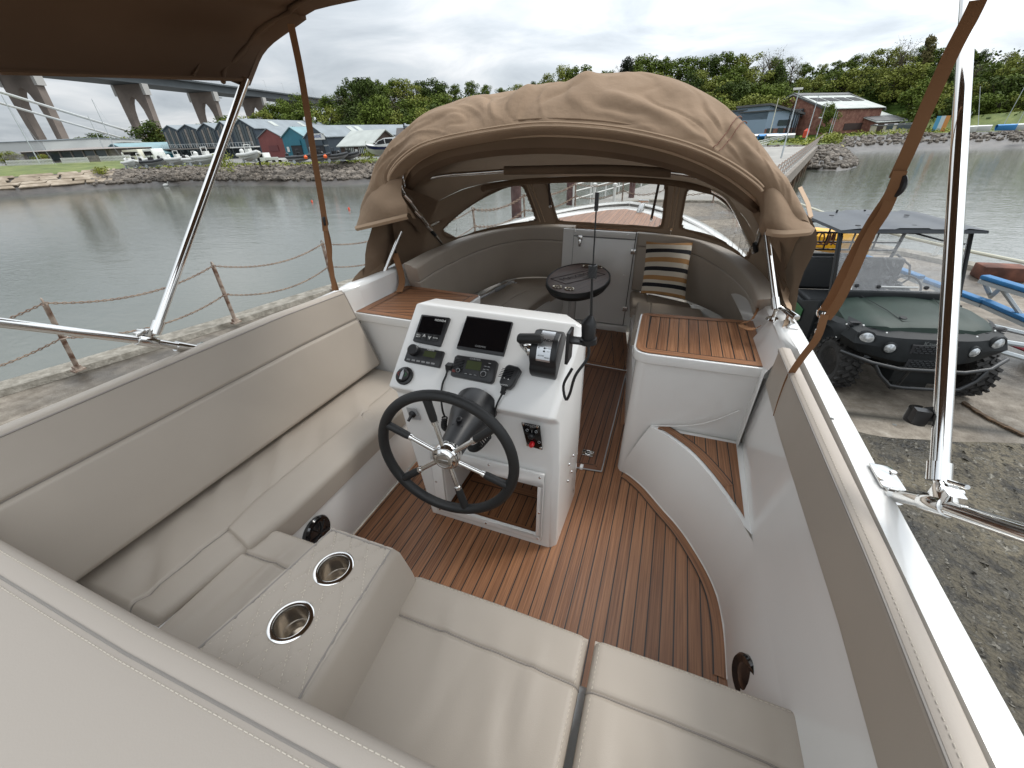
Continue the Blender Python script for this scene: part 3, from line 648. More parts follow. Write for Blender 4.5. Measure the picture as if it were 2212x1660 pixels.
me_o = part(b, 'pillow_cover', pm, t, ang=80); u = me_o.data.uv_layers.new(name='UVMap'); N2 = (n + 1) ** 2
for lp in me_o.data.loops: k_ = lp.vertex_index % N2; u.data[lp.index].uv = ((k_ % (n + 1)) / n, (k_ // (n + 1)) / n)
# ================================================================ oval table, boat hook
zt_ = .75; tb = thing('pedestal_table', 'oval wood-topped table with black rim on one grey leg', 'table', (-.74, 3.7, 0))
ell = lambda t_, a, c: V((-.713, 3.70, 0)) + V((math.cos(t_) * a * .995 + math.sin(t_) * c * -.03, math.sin(t_) * c + math.cos(t_) * a * .03, 0))
b = G(); rows = []
for k in range(65):
    t_ = 2 * math.pi * k / 64; rows.append([ell(t_, .20, .42) + V((0, 0, zt_ - .07)), ell(t_, .262, .495) + V((0, 0, zt_ - .065)), ell(t_, .285, .52) + V((0, 0, zt_ - .03)), ell(t_, .283, .518) + V((0, 0, zt_)), ell(t_, .276, .51) + V((0, 0, zt_ + .006)), ell(t_, .268, .50) + V((0, 0, zt_ + .002)), ell(t_, .264, .496) + V((0, 0, zt_ - .004))])
b.grid(rows, flip=True); part(b, 'table_rim', BLR, tb)
b = G(); b.add([ell(2 * math.pi * k / 64, .266, .498) + V((0, 0, zt_)) for k in range(64)], [tuple(range(64))])
tp = part(b, 'table_top', DTEAK, tb, uvf=lambda p: (p.y * .93 + p.x * .36, p.x * .93 - p.y * .36), smooth=False)
b = G(); b.tube([(-.75, 3.70, 0), (-.75, 3.70, zt_ - .05)], .032, 20); b.lathe([(.03, .01), (.09, 0)], (-.75, 3.70, zt_ - .065), (0, 0, 1)); part(b, 'table_leg', mat('grey_alu', (.42, .41, .40), .35, .6), tb)
for px in ((1204, 620), (1230, 624), (1266, 575), (1293, 577)):
    q = bZ(*px, zt_ + .004); b = G(); b.lathe([(.0, -.012), (.028, -.012), (.031, 0), (.034, .003), (.040, .004), (.042, 0)], q, (0, 0, 1), 28, False); part(b, 'cup_holder', mat('brass_steel', (.60, .55, .45), .15, 1), tb)
    b = G(); b.lathe([(0, 0), (.03, 0)], q + V((0, 0, -.012)), (0, 0, 1), 24); part(b, 'holder_shade', SCR, tb) if 0 else None
DK = mat('engraved', (.03, .018, .015), .7)
ro, ru = (bZ(1275, 592, zt_) - bZ(1228, 603, zt_)), (bZ(1248, 590, zt_) - bZ(1254, 604, zt_)); ro.z = 0; ro.normalize(); ru = V((-ro.y, ro.x, 0))
c0 = bZ(1249, 598, zt_ + .002)
lettering('MAXIMA', c0 + ru * .015, ro, ru, .105, DK, tb); lettering('BOATS', c0 - ru * .075 + ro * .09, ro, ru, .06, DK, tb)
b = G(); w_, h_ = .25, .10
cor = [c0 + ro * sx_ * w_ + ru * sy_ * h_ for sx_, sy_ in ((-1, -1), (1, -1), (1, 1), (-1, 1))]
b.tube(cor, .0022, 4, closed=True); part(b, 'engraved_frame', DK, tb)
a, c = bZ(1040, 643, .56), bZ(1106, 609, .52)
hk = thing('boat_hook', 'grey telescopic boat hook lying on the port lounge seat', 'boat hook', a)
a = a + (a - c) * .3; b = G(); d_ = (c - a); b.tube([a, a + d_ * .93], .0135, 12); part(b, 'shaft', GRYM, hk)
b = G(); b.tube([a + d_ * .52, a + d_ * .55, a + d_ * .75, a + d_ * .78], [.016, .021, .021, .016], 12); part(b, 'grip', mat('grey_plastic', (.22, .23, .24), .5), hk)
b = G(); e_ = a + d_ * .93; s_ = V((d_.y, -d_.x, 0)).normalized(); b.tube([e_ - d_.normalized() * .02, e_ + d_.normalized() * .05, e_ + d_.normalized() * .09 + s_ * .01], [.02, .016, .008], 10); b.tube([e_ + d_.normalized() * .02, e_ + d_.normalized() * .06 + s_ * .03, e_ + d_.normalized() * .04 + s_ * .06], [.014, .010, .007], 10); part(b, 'hook', mat('light_grey_plastic', (.45, .46, .47), .5), hk)
# ================================================================ steering console
con = thing('steering_console', 'white steering console with sloping instrument dash', 'console', (-.66, 1.55, 0))
BL, BR = V((-.992, 1.37, 0)), V((-.302, 1.37, 0))
DL, DR = bY(838, 834, 1.372), bY(1187, 908, 1.372); DL.z = DR.z = .80
TL, TR = V((-1.138, 1.685, 1.112)), V((-.318, 1.685, 1.112))
HL, HR = V((-1.06, 1.755, 1.128)), V((-.385, 1.755, 1.128)); TC = V((-.283, 1.70, 1.10)); DC = V((-.318, 1.385, .795))
KL, KR = V((-1.04, 1.80, .0)), V((-.262, 1.79, .0)); KLt, KRt = V((-1.10, 1.80, 1.05)), V((-.285, 1.80, 1.05)); BC = V((-.272, 1.40, 0))
ML, MR = V((-1.128, 1.405, .755)), V((-.335, 1.405, .755))
ox0, ox1, oz0, oz1 = -.885, -.375, .085, .42
OL = lambda x, z, y=1.372: V((x, y, z))
b = G()
def face(*p): b.add(list(p), [tuple(range(len(p)))])
MLb, MRb = V((-1.075, 1.38, .50)), V((-.318, 1.38, .50))
face(DL, DR, TR, TL); face(TL, TR, HR, HL); face(DR, DC, TC, TR); face(TR, TC, HR)
face(DL, ML, MR, DR); face(ML, MLb, MRb, MR)
o = [OL(ox0, oz0), OL(ox1, oz0), OL(ox1, oz1), OL(ox0, oz1)]
face(BL, BR, o[1], o[0]); face(MLb, o[3], o[2], MRb); face(BL, o[0], o[3], MLb); face(BR, MRb, o[2], o[1])
RC = V((-.285, 1.405, .50)); MC_ = V((-.305, 1.42, .755))
face(BR, BC, RC, MRb); face(MRb, RC, MC_, MR); face(MR, MC_, DC, DR)
face(BC, KR, KRt, TC, DC, MC_, RC); face(TC, KRt, HR); face(HR, KRt, KLt, HL); face(KR, KL, KLt, KRt); face(BL, MLb, ML, DL, TL, HL, KLt, KL)
# recess behind the opening
i_ = [p + V((0, .36, 0)) for p in o]
for k in range(4): face(o[k], o[(k + 1) % 4], i_[(k + 1) % 4], i_[k]) if k != 0 else None
face(i_[2] - V((0, 0, .14)), i_[2], i_[3], i_[3] - V((0, 0, .14)))
body = part(b, 'console_body', GEL, con, bevel=.009, seg=3, ang=50)
b = G(); b.add([OL(ox0 - .03, .004, 1.36), OL(ox1 + .03, .004, 1.36), OL(ox1 + .03, .004, 1.74), OL(ox0 - .03, .004, 1.74)], [(0, 1, 2, 3)])
b.v = [p + V((0, .015, .008)) for p in b.v]; part(b, 'foot_well_teak', TEAK, con, uvf=lambda p: (p.y, p.x + .02), smooth=False)
border([V((ox0 + .0, 1.40, .01)), V((ox0 + .0, 1.72, .01))], .055, .014, 'well_border', con, -1); border([V((ox1, 1.40, .01)), V((ox1, 1.72, .01))], .055, .014, 'well_border', con, 1)
border([V((ox0, 1.445, .01)), V((ox1, 1.445, .01))], .055, .016, 'well_border', con, -1); border([V((ox0, 1.71, .01)), V((ox1, 1.71, .01))], .055, .016, 'well_border', con, -1)
# frame panel round the opening with its screws
b = G(); f0, f1, g0, g1 = -.945, -.345, .045, .50
for bx_ in ((f0, g0, f1, oz0), (f0, oz1, f1, g1), (f0, oz0, ox0, oz1), (ox1, oz0, f1, oz1)): b.box(((bx_[0] + bx_[2]) / 2, 1.362, (bx_[1] + bx_[3]) / 2), (bx_[2] - bx_[0], .016, bx_[3] - bx_[1]))
part(b, 'access_frame', GEL, con, bevel=.004)
for x, z in ((f0 + .018, g0 + .02), (-.65, g0 + .018), (f1 - .016, g0 + .02), (f0 + .018, .27), (f1 - .016, .25), (f0 + .03, g1 - .03), (-.62, g1 - .02), (f1 - .02, g1 - .02)):
    b = G(); b.lathe([(0, .004), (.005, .003), (.0065, 0)], (x, 1.354, z), (0, -1, 0), 10); part(b, 'screw', CHR, con)
for px in ((1191, 984), (1184, 1004), (1188, 1014), (1180, 1033)): pass
for px in ((1238, 984), (1229, 1003), (1234, 1019), (1226, 1039)):
    q = bX(*px, -.27); b = G(); b.lathe([(0, .007), (.006, .006), (.009, 0)], q, (1, 0, 0), 10); part(b, 'bolt', CHR, con)
b = G(); q = bX(1252, 1008, -.268); b.box(q + V((.012, 0, 0)), (.02, .035, .02)); part(b, 'side_catch', GEL, con, bevel=.004)
# dash frame of reference
DU = (TL - DL); DU.x = 0; DU.normalize(); DRt = V((1, 0, 0)); DN = DRt.cross(DU)
def dh(px, py, h=0):
    """point on the dash under a picture position, raised h above it"""
    d_ = MBc @ V((px - CX, py - CY, F)); o_ = V(OB); t = (DL + DN * h - o_).dot(DN) / d_.dot(DN); return o_ + d_ * t
def rect4(p00, p10, p11, p01): return [p00, p10, p11, p01]
def slab(cs, h, top=.0, h0=-.002):
    b = G(); n = len(cs); cen = sum(cs, V()) / n; b.add([p + DN * h0 for p in cs] + [cen + (p - cen) * (1 - top) + DN * h for p in cs], [tuple(range(n))[::-1], tuple(range(n, 2 * n))] + [(i, (i + 1) % n, (i + 1) % n + n, i + n) for i in range(n)]); return b
def cz(x, y): return (1500 + x / 2.6775) * .54004, (1180 + y / 2.6775) * .54004
def dz(x, y, h=0): return dh(*cz(x, y), h)
def orth(cx_, cy_, w_, hgt, h=.0):
    c = dz(cx_, cy_, h); return [c - DRt * w_ / 2 - DU * hgt / 2, c + DRt * w_ / 2 - DU * hgt / 2, c + DRt * w_ / 2 + DU * hgt / 2, c - DRt * w_ / 2 + DU * hgt / 2], c
# engine display
mn = part(slab([dz(398, 492, .02), dz(690, 550, .02), dz(802, 242, .02), dz(495, 205, .02)], .0, .0, -.022), 'engine_display', BLK, con, bevel=.006)
part(slab([dz(452, 400, .022), dz(700, 432, .022), dz(752, 255, .022), dz(510, 228, .022)], .0006), 'display_screen', SCR, mn)
for x, y, tx in ((468, 440, 'MENU\nBACK'), (527, 452, '^'), (588, 458, 'v'), (649, 467, 'ENTER')):
    q, c = orth(x, y, .028, .030, .022); part(slab(q, .002), 'button', BLK, mn, bevel=.001)
    lettering(tx, c, DRt, DU, .009 if len(tx) > 2 else .034, LET, mn, depth=.003, bold=.01)
lettering('HONDA', dz(702, 278, .0225), DRt, DU, .015, LET, mn, bold=.02, spacing=1.15)
# chart plotter
cp = part(slab([dz(868, 572, .018), dz(1372, 652, .018), dz(1475, 288, .018), dz(982, 222, .018)], 0, 0, -.02), 'chart_plotter', BLK, con, bevel=.004)
part(slab([dz(880, 545, .019), dz(1375, 620, .019), dz(1462, 302, .019), dz(990, 240, .019)], .0006), 'plotter_screen', SCR, cp)
lettering('GARMIN', dz(1128, 556, .020), DRt, DU, .013, GRY, cp, spacing=1.1)
# stereo
st_ = part(slab([dz(305, 705, .02), dz(682, 777, .02), dz(738, 605, .02), dz(362, 540, .02)], 0, .0, -.022), 'stereo', BLK, con, bevel=.005)
part(slab([dz(512, 655, .0205), dz(635, 680, .0205), dz(660, 615, .0205), dz(535, 598, .0205)], .0006), 'stereo_screen', mat('lcd', (.05, .06, .03), .15), st_)
q = dz(420, 598, .022); b = G(); b.lathe([(0, .022), (.024, .022), (.027, .019), (.028, 0)], q, DN, 28); part(b, 'volume_knob', BLK, st_)
lettering('FUSION', dz(597, 592, .0215), DRt, DU, .011, LET, st_, bold=.015)
for k in range(6):
    q, c = orth(358 + k * 52, 692 + k * 9, .018, .008, .0212); part(slab(q, .001), 'key', GRY, st_)
    q, c = orth(358 + k * 52, 692 + k * 9, .014, .005, .0225)
# bow thruster joystick
q = dz(322, 872); b = G(); b.lathe([(.043, 0), (.045, .006), (.043, .012), (.034, .016), (.030, .012)], q, DN, 36); th = part(b, 'thruster_control', BLK, con)
b = G(); b.lathe([(0, .030), (.026, .030), (.031, .026), (.032, .012)], q, DN, 36); part(b, 'thruster_knob', BLK, th)
q = q + DN * .0315
b = G(); b.add([q + DRt * x + DU * y for x, y in ((-.007, -.024), (.007, -.024), (.008, .008), (0, .026), (-.008, .008))], [(0, 1, 2, 3, 4)]); part(b, 'arrow_symbol', GRYM, th)
b = G(); b.tube([q + DRt * -.014 + DU * .012, q + DRt * -.024 + DU * .002, q + DRt * -.014 + DU * -.008], .0008, 4); part(b, 'red_arc', mat('red_print', (.5, .03, .02), .5), th)
b = G(); b.tube([q + DRt * .014 + DU * .012, q + DRt * .024 + DU * .002, q + DRt * .014 + DU * -.008], .0008, 4); part(b, 'green_arc', mat('green_print', (.03, .25, .06), .5), th)
# marine radio
vc = [dz(800, 860, .03), dz(1232, 945, .03), dz(1262, 918, .03), dz(1312, 720, .03), dz(1283, 700, .03), dz(880, 640, .03), dz(850, 660, .03)]
vh = part(slab(vc, 0, .0, -.032), 'marine_radio', BLK, con, bevel=.006)
part(slab([dz(965, 790, .031), dz(1125, 815, .031), dz(1145, 722, .031), dz(990, 700, .031)], .0006), 'radio_screen', MC['lcd'], vh)
lettering('GARMIN', dz(1073, 692, .0315), DRt, DU, .013, GRYM, vh, spacing=1.1)
for k in range(7):
    a = dz(872 - k * 4, 690 + k * 16, .031); b = G(); b.box(a + DRt * .018, (.048, .002, .003)); part(b, 'speaker_slot', SCR, vh)
for x, y, r_ in ((888, 808, .011), (1158, 848, .016)):
    b = G(); b.lathe([(0, .014), (r_ * .8, .014), (r_, .010), (r_ * 1.1, 0)], dz(x, y, .03), DN, 20); part(b, 'knob', BLK, vh); b = G(); b.torus(dz(x, y, .045), DN, r_ * .8, .0008, 20, 4); part(b, 'knob_ring', GRYM, vh)
for x, y in ((1182, 765), (1217, 772), (1170, 798), (1208, 803), (1228, 735), (972, 843), (1022, 852), (1072, 860)):
    q, c = orth(x, y, .018, .008, .031); part(slab(q, .002), 'key', BLK, vh, bevel=.001); q, c = orth(x, y, .011, .0022, .0335); part(slab(q, .0003), 'key_mark', GRYM, vh)
q, c = orth(846, 815, .018, .012, .031); part(slab(q, .001), 'distress_key', mat('dark_red', (.12, .02, .015), .5), vh)
# handset with its cable
hs = [dz(1352, 990, .045), dz(1430, 1005, .045), dz(1475, 960, .045), dz(1558, 800, .045), dz(1530, 765, .045), dz(1432, 740, .045), dz(1395, 760, .045), dz(1325, 930, .045)]
mic = part(slab(hs, 0, .0, -.042), 'radio_handset', BLK, con, bevel=.012, seg=3)
for k in range(6):
    a = dz(1418 + 12 - k * 9, 798 + k * 17, .0462); b = G(); b.box(a, (.058, .002, .002)); part(b, 'handset_slot', SCR, mic)
for x, y in ((1386, 888), (1428, 902)): q, c = orth(x, y, .007, .006, .0465); b = G(); b.add([q[0], q[1], (q[2] + q[3]) / 2], [(0, 1, 2)]); part(b, 'handset_key', LET, mic)
lettering('GARMIN', dz(1378, 966, .0465), DRt, DU, .010, LET, mic)
b = G(); pts = [dz(1380, 1000, .03), dz(1372, 1040, .028), dz(1350, 1085, .02), dz(1300, 1190, .012), V(bY(1187 * .0 + cz(1270, 1330)[0], cz(1270, 1330)[1], 1.36))]
pts = spline(pts, 20); b.tube(pts[:4], [.013, .011, .010, .009], 10)
for k in range(4): b.torus(pts[k], pts[k + 1] - pts[k], .010, .003, 14, 5)
b.tube(pts[3:], .0045, 8); part(b, 'handset_cable', BLR, con)
def coil(a, c, sag, R=.011, r_=.0042, turns=16, name='coiled_cable'):
    b = G(); ps = []; ax = (c - a)
    for k in range(turns * 10 + 1):
        t_ = k / (turns * 10); p = a.lerp(c, t_) + V((0, -.02, -sag)) * math.sin(math.pi * t_); n1_ = ax.orthogonal().normalized(); n2_ = ax.normalized().cross(n1_)
        p = p + (n1_ * math.cos(2 * math.pi * k / 10) + n2_ * math.sin(2 * math.pi * k / 10)) * R; ps.append(p)
    b.tube(ps, r_, 5); part(b, name, BLR, con)
coil(bY(cz(1230, 1490)[0], cz(1230, 1490)[1], 1.34), bY(cz(1010, 1640)[0], cz(1010, 1640)[1], 1.33), .02, .015, .004, 14)
coil(bY(cz(748, 1310)[0], cz(748, 1310)[1], 1.36), bY(cz(775, 1450)[0], cz(775, 1450)[1], 1.35), 0, .012, .004, 9)
b = G(); pts = spline([dz(840, 770, .03), dz(790, 765, .02), dz(762, 860, .012), dz(722, 960, .008), dz(708, 1090, .012), bY(*cz(722, 1230), 1.35), bY(*cz(748, 1310), 1.355)], 30); b.tube(pts, .0045, 8); b.box(dz(800, 768, .02), (.03, .03, .025)); b.tube(pts[3:7], [.01, .009, .008, .006], 8); part(b, 'radio_cable', BLR, con)
# throttle binnacle
tb0 = [dz(1688, 850), dz(1925, 900), dz(2010, 500), dz(1800, 400)]
ba, bb2 = dz(1700, 870), dz(1830, 440)
def thr(u, v, h): return ba + DRt * u + DU * v + DN * h
L_ = (dz(1885, 410) - dz(1795, 880)); Ln = abs(L_.dot(DU)); x0_ = dz(1700, 870).dot(DRt) ; bw = .118
prof = [(0, 0), (0, .035), (.012, .06), (.035, .075), (.05, .105), (.09, .125), (.14, .128), (.19, .105), (.215, .06), (.22, 0)]
q0 = dz(1805, 895) - DRt * bw * .5; b = G()
sec = [q0 + DU * y * (Ln / .22) + DN * h for y, h in prof]; b.prism(sec, DRt * bw); thb = part(b, 'throttle_binnacle', BLK, con, bevel=.009, seg=3)
sp2 = [(.038, .080), (.052, .107), (.09, .1265), (.14, .1295), (.188, .107)]
b = G(); rows = [[q0 + DU * y * (Ln / .22) + DN * (h + .001) + DRt * (bw * .28), q0 + DU * y * (Ln / .22) + DN * (h + .001) + DRt * (bw * .78)] for y, h in sp2]; b.grid(rows); part(b, 'silver_plate', mat('brushed_silver', (.62, .63, .64), .28, .85), thb)
pu = (DU * (.14 - .09) + DN * .003).normalized()
lettering('HONDA', q0 + DU * .135 * (Ln / .22) + DN * .1305 + DRt * bw * .53, DRt, pu, .017, BLK, thb, bold=.03)
for k, ch in enumerate('FNR'): lettering(ch, q0 + DU * (.125 - k * .014) * (Ln / .22) + DN * .1298 + DRt * bw * .34, DRt, pu, .010, BLK, thb)
for k in (0, 1):
    b = G(); b.lathe([(0, 0), (.004, 0)], q0 + DU * (.098 - k * .014) * (Ln / .22) + DN * .1300 + DRt * bw * .55, pu.cross(-DRt), 12); part(b, 'indicator_dot', BLK, thb); lettering('N WARM' if k == 0 else 'ACT', q0 + DU * (.098 - k * .014) * (Ln / .22) + DN * .1300 + DRt * bw * .70, DRt, pu, .006, BLK, thb)
lettering('ACTIVE', q0 + DU * .066 * (Ln / .22) + DN * .117 + DRt * bw * .45, DRt, (DU * .038 + DN * .02), .008, BLK, thb); lettering('TROLL', q0 + DU * .060 * (Ln / .22) + DN * .114 + DRt * bw * .68, DRt, (DU * .038 + DN * .02), .008, BLK, thb)
pv = q0 + DU * .10 + DN * .055
b = G(); b.lathe([(.03, 0), (.03, .02), (.022, .03), (0, .03)], pv, -DRt, 24); lv = part(b, 'lever_hub', CHR, thb)
gc = dz(1662, 440, .16); lp_ = pv - DRt * .03
ge = dh(*cz(1560, 470), .165)
b = G()
b.tube([lp_, lp_.lerp(ge, .5) - DRt * .012, ge], [.014, .012, .012], 8); part(b, 'throttle_lever', CHR, con)
gr = dh(*cz(1785, 470), .165); b = G(); b.tube([ge - DRt * .012 + V((0, .0, 0)), ge - DRt * .004, gr - DRt * .004, gr + DRt * .004], [.016, .0215, .0215, .017], 16); part(b, 'throttle_grip', BLR, con)
# switch plate and ignition panel on the front face
def fy(x, y, yy=1.385): return bY(*cz(x, y), yy)
cs_ = [fy(380, 1325), fy(490, 1340), fy(432, 1218), fy(338, 1205)]
b = G(); b.prism(cs_, (0, -.004, 0)); sw = part(b, 'toggle_plate', GRYM, con); q = fy(408, 1272); b = G(); b.lathe([(.018, 0), (.018, .008), (.01, .014), (0, .014)], q - V((0, .004, 0)), (0, -1, 0), 16); b.tube([q - V((0, .012, 0)), q + V((-.006, -.04, -.022))], [.008, .007], 8); part(b, 'toggle_switch', BLK, sw)
ig = [fy(1635, 1610, 1.376), fy(1798, 1652, 1.376), fy(1770, 1400, 1.376), fy(1572, 1360, 1.376)]
b = G(); b.prism(ig, (0, -.008, 0)); igp = part(b, 'ignition_panel', SCR, con, bevel=.002)
q = sum(ig, V()) / 4 + V((0, -.009, 0)); ir = (ig[2] - ig[3]).normalized(); iu = V((0, 0, 1))
lettering('MAXIMA', fy(1672, 1400, 1.366), ir, iu, .014, GRYM, igp); lettering('BOATS', fy(1690, 1418, 1.366), ir, iu, .008, GRYM, igp)
for x, y, nm in ((1630, 1450, 0), (1680, 1452, 1), (1725, 1468, 0), (1757, 1580, 0)):
    b = G(); c = fy(x, y, 1.366)
    if nm: b.tube([c, c - iu * .012], .0015, 4)
    else: b.torus(c, (0, 1, 0), .006, .0009, 14, 4)
    part(b, 'panel_symbol', GRYM, igp)
for x, y in ((1588, 1382), (1738, 1412), (1634, 1606), (1772, 1640)): b = G(); b.lathe([(0, .004), (.006, .003), (.007, 0)], fy(x, y, 1.367), (0, -1, 0), 10); part(b, 'panel_screw', CHR, igp)
b = G(); c = fy(1676, 1508, 1.366); b.lathe([(.014, 0), (.014, .012), (.009, .018), (0, .018)], c, (0, -1, 0), 20); part(b, 'key_barrel', BLK, igp)
b = G(); c = fy(1684, 1592, 1.366); b.lathe([(.012, 0), (.012, .016), (.008, .022), (0, .022)], c, (0, -1, 0), 20); part(b, 'stop_button', mat('red_plastic', (.55, .015, .02), .3), igp)
# steering wheel
WC = V((-.661, 1.055, .760)); wa, wb = .018, .074; WN = V((math.sin(wb) * math.cos(wa), -math.cos(wa) * math.cos(wb), math.sin(wa))).normalized(); RM = .272; rr_ = .0205
wu = V((0, 0, 1)); wu = (wu - WN * wu.dot(WN)).normalized(); wr_ = wu.cross(WN) * -1
wh = G(); wh.torus(WC, WN, RM, rr_, 72, 18); whl = part(wh, 'steering_wheel', BLR, con)
hubc = WC - WN * .01
b = G(); b.lathe([(.0, .042), (.028, .042), (.036, .039), (.040, .033), (.046, .028), (.050, .028), (.056, .02), (.057, 0), (.052, -.02), (.04, -.03)], hubc, WN, 40); part(b, 'wheel_hub', CHR, whl)
b = G(); b.box(hubc + WN * .0425 , (.044, .002, .012)); b.torus(hubc + WN * .042, WN, .030, .0015, 30, 5); part(b, 'hub_cap', mat('brushed_steel', (.45, .44, .42), .3, 1), whl)
def wang(px, py):
    d_ = MBc @ V((px - CX, py - CY, F)); o_ = V(OB); t = (WC - o_).dot(WN) / d_.dot(WN); p = o_ + d_ * t - WC; return math.atan2(p.dot(wu), p.dot(wr_))
for px, py in ((921, 862), (836, 917), (878, 1030), (1003, 1090), (1108, 1055), (1068, 925)):
    a_ = wang(px, py); dr = wr_ * math.cos(a_) + wu * math.sin(a_)
    b = G(); b.tube([hubc + dr * .05 + WN * .012, WC + dr * .165], .0095, 12); b.tube([WC + dr * .15, WC + dr * .168], .0135, 12); spk = part(b, 'spoke', CHR, whl)
    b = G(); b.tube([WC + dr * .160, WC + dr * .175, WC + dr * (RM - .01)], [.013, .0155, .0165], 12); b.box(WC + dr * .21, (.001, .001, .001)); part(b, 'spoke_sleeve', BLR, whl)
b = G(); b.lathe([(.048, .0), (.052, .05), (.058, .12), (.07, .17), (.092, .24), (.098, .30), (.10, .33)], hubc + WN * .0, -WN + V((0, 0, .07)), 32)
part(b, 'helm_housing', BLK, con)
q = hubc - WN * .14 + V((0, 0, .062)); b = G(); b.lathe([(.013, 0), (.014, .022), (.011, .028), (0, .028)], q, V((0, -.45, 1)), 16); b.box(q + V((-.0, .0, -.008)), (.05, .06, .02)); part(b, 'tilt_button', BLK, con, bevel=.005)
lettering('SEASTAR', hubc - WN * .205 + V((0, 0, .088)), DRt, V((0, 1, -.05)), .02, GRYM, con, depth=.004)
# ================================================================ VHF whip aerial on the console's flank
an = thing('radio_aerial', 'thin black whip aerial clamped to the white console', 'aerial', (-.25, 1.72, 1.05))
xa = -.20; base = bX(1270, 745, xa); j1 = bX(1275, 700, xa); j2 = bX(1278, 668, xa)
tipp = None
def ax_(px, py): return bX(px, py, xa)
k0, k1, kt = ax_(1271, 738), ax_(1277, 684), None
up_ = (k1 - k0).normalized(); 
def aY(px, py): return bY(px, py, k0.y + .01)
b = G(); P_ = [aY(*p) for p in [(1271, 742), (1271, 731), (1272, 697), (1277, 682)]]; b.tube([P_[0], P_[1], P_[1].lerp(P_[2], .02), P_[2], P_[3]], [.03, .03, .024, .026, .007], 16); part(b, 'aerial_base', BLK, an)
c_lo, c_hi = aY(1279, 600), aY(1281, 574); wtop = aY(1290, 416)
b = G(); b.tube([P_[3], c_lo], [.005, .0035], 8); b.tube([c_hi, wtop], .0024, 8); b.tube([wtop - V((0, 0, .0)), wtop + (wtop - c_hi).normalized() * -.05], .006, 8); part(b, 'whip', BLK, an)
b = G(); ps = []
for k in range(81): t_ = k / 80; ps.append(c_lo.lerp(c_hi, t_) + V((math.cos(k * .8), math.sin(k * .8), 0)) * .012)
b.tube(ps, .0035, 5); part(b, 'spring_coil', BLK, an)
b = G(); b.box(V((-.268, P_[0].y, P_[0].z - .02)), (.012, .07, .12)); b.box(P_[0] + V((-.03, 0, .004)), (.075, .05, .01)); part(b, 'bracket', BLK, an, bevel=.002)
b = G(); b.tube(spline([P_[0], P_[0] + V((.005, -.01, -.05)), P_[0] + V((-.03, -.03, -.12)), P_[0] + V((-.045, -.03, -.20)), P_[0] + V((-.06, -.02, -.235)), P_[0] + V((-.075, -.01, -.18)), P_[0] + V((-.05, 0, -.11))], 30), .0055, 8); part(b, 'aerial_cable', BLK, an)
# ================================================================ folding spray hood over the forward lounge
hood = thing('spray_hood', 'tan canvas hood with clear windows, folded open over the forward lounge', 'canopy', (-.64, 3.4, 1.05))
HC, HWd = -.62, 1.285
def Sy(x, base=2.55, top=4.66, hw=HWd, p=2.7): t = min(.9999, abs((x - HC) / hw)); return base + (top - base) * (1 - t ** p) ** (1 / p)
def onwall(px, py):
    d_ = MBc @ V((px - CX, py - CY, F)); o_ = V(OB); t = .5
    lo = None
    for k in range(4000):
        t += .0025 * 1; p = o_ + d_ * (t / 880)
        if p.y > Sy(p.x) and p.y > 2.4 and abs(p.x - HC) < HWd or abs(p.x - HC) >= HWd: return p
        t += .0
    return p
def onwall(px, py):
    d_ = MBc @ V((px - CX, py - CY, F)); o_ = V(OB); lo, hi = .5, 12.
    def f(t):
        p = o_ + d_ * (t / 880)
        if abs(p.x - HC) >= HWd: return 1
        return 1 if p.y > Sy(p.x) else -1
    for k in range(50):
        m_ = (lo + hi) / 2
        if f(m_) > 0: hi = m_
        else: lo = m_
    return o_ + d_ * (hi / 880)
# wall: parameter a along the plan curve
NA = 150; al = [HC - HWd * math.cos(math.pi * k / NA) for k in range(NA + 1)]
plan = spline([V((x, Sy(x), 0)) for x in al], 301)
toppx = [(878, 462), (900, 455), (925, 446), (960, 428), (1000, 410), (1050, 396), (1120, 388), (1185, 384), (1300, 385), (1438, 392), (1490, 400), (1540, 415), (1580, 440), (1610, 475), (1635, 520), (1650, 560)]
tops = [onwall(*p) for p in toppx]
def near(pl, q): return min(range(len(pl)), key=lambda i: (pl[i].x - q.x) ** 2 + (pl[i].y - q.y) ** 2)
tk_ = sorted((near(plan, q), q.z) for q in tops)
def ztop(i):
    if i <= tk_[0][0]: return tk_[0][1] + 0 * i
    for (a, za_), (c, zc_) in zip(tk_, tk_[1:]):
        if a <= i <= c: return za_ + (zc_ - za_) * (i - a) / max(1, c - a)
    return tk_[-1][1]
wins = [[(957, 497), (1000, 457), (1047, 426), (1085, 408), (1108, 402), (1126, 402), (1135, 412), (1148, 445), (1157, 472), (1150, 477), (1090, 487), (1030, 500), (985, 514)],
        [(1180, 392), (1192, 388), (1300, 389), (1425, 394), (1436, 400), (1437, 420), (1430, 482), (1422, 490), (1405, 490), (1300, 484), (1215, 478), (1204, 472), (1186, 410)],
        [(1485, 413), (1495, 410), (1515, 412), (1543, 422), (1568, 440), (1590, 468), (1612, 510), (1622, 530), (1608, 556), (1560, 520), (1520, 505), (1478, 494), (1472, 485), (1476, 455)]]
from mathutils import geometry
def flat(p): i = near(plan, p); return (i, p.z)
wpoly = [[(lambda f_: V((f_[0], f_[1] * 100)))(flat(onwall(*q))) for q in w_] for w_ in wins]
def inside(pl, x, y):
    c = False; n = len(pl)
    for i in range(n):
        a, b_ = pl[i], pl[i - 1]
        if (a.y > y) != (b_.y > y) and x < (b_.x - a.x) * (y - a.y) / (b_.y - a.y) + a.x: c = not c
    return c
NZ = 44; fab = G(); panes = [G(), G(), G()]
def wp(i, j): z0 = 1.0; return V((plan[i].x, plan[i].y, z0 + (ztop(i) - z0) * j / NZ))
idx = {}
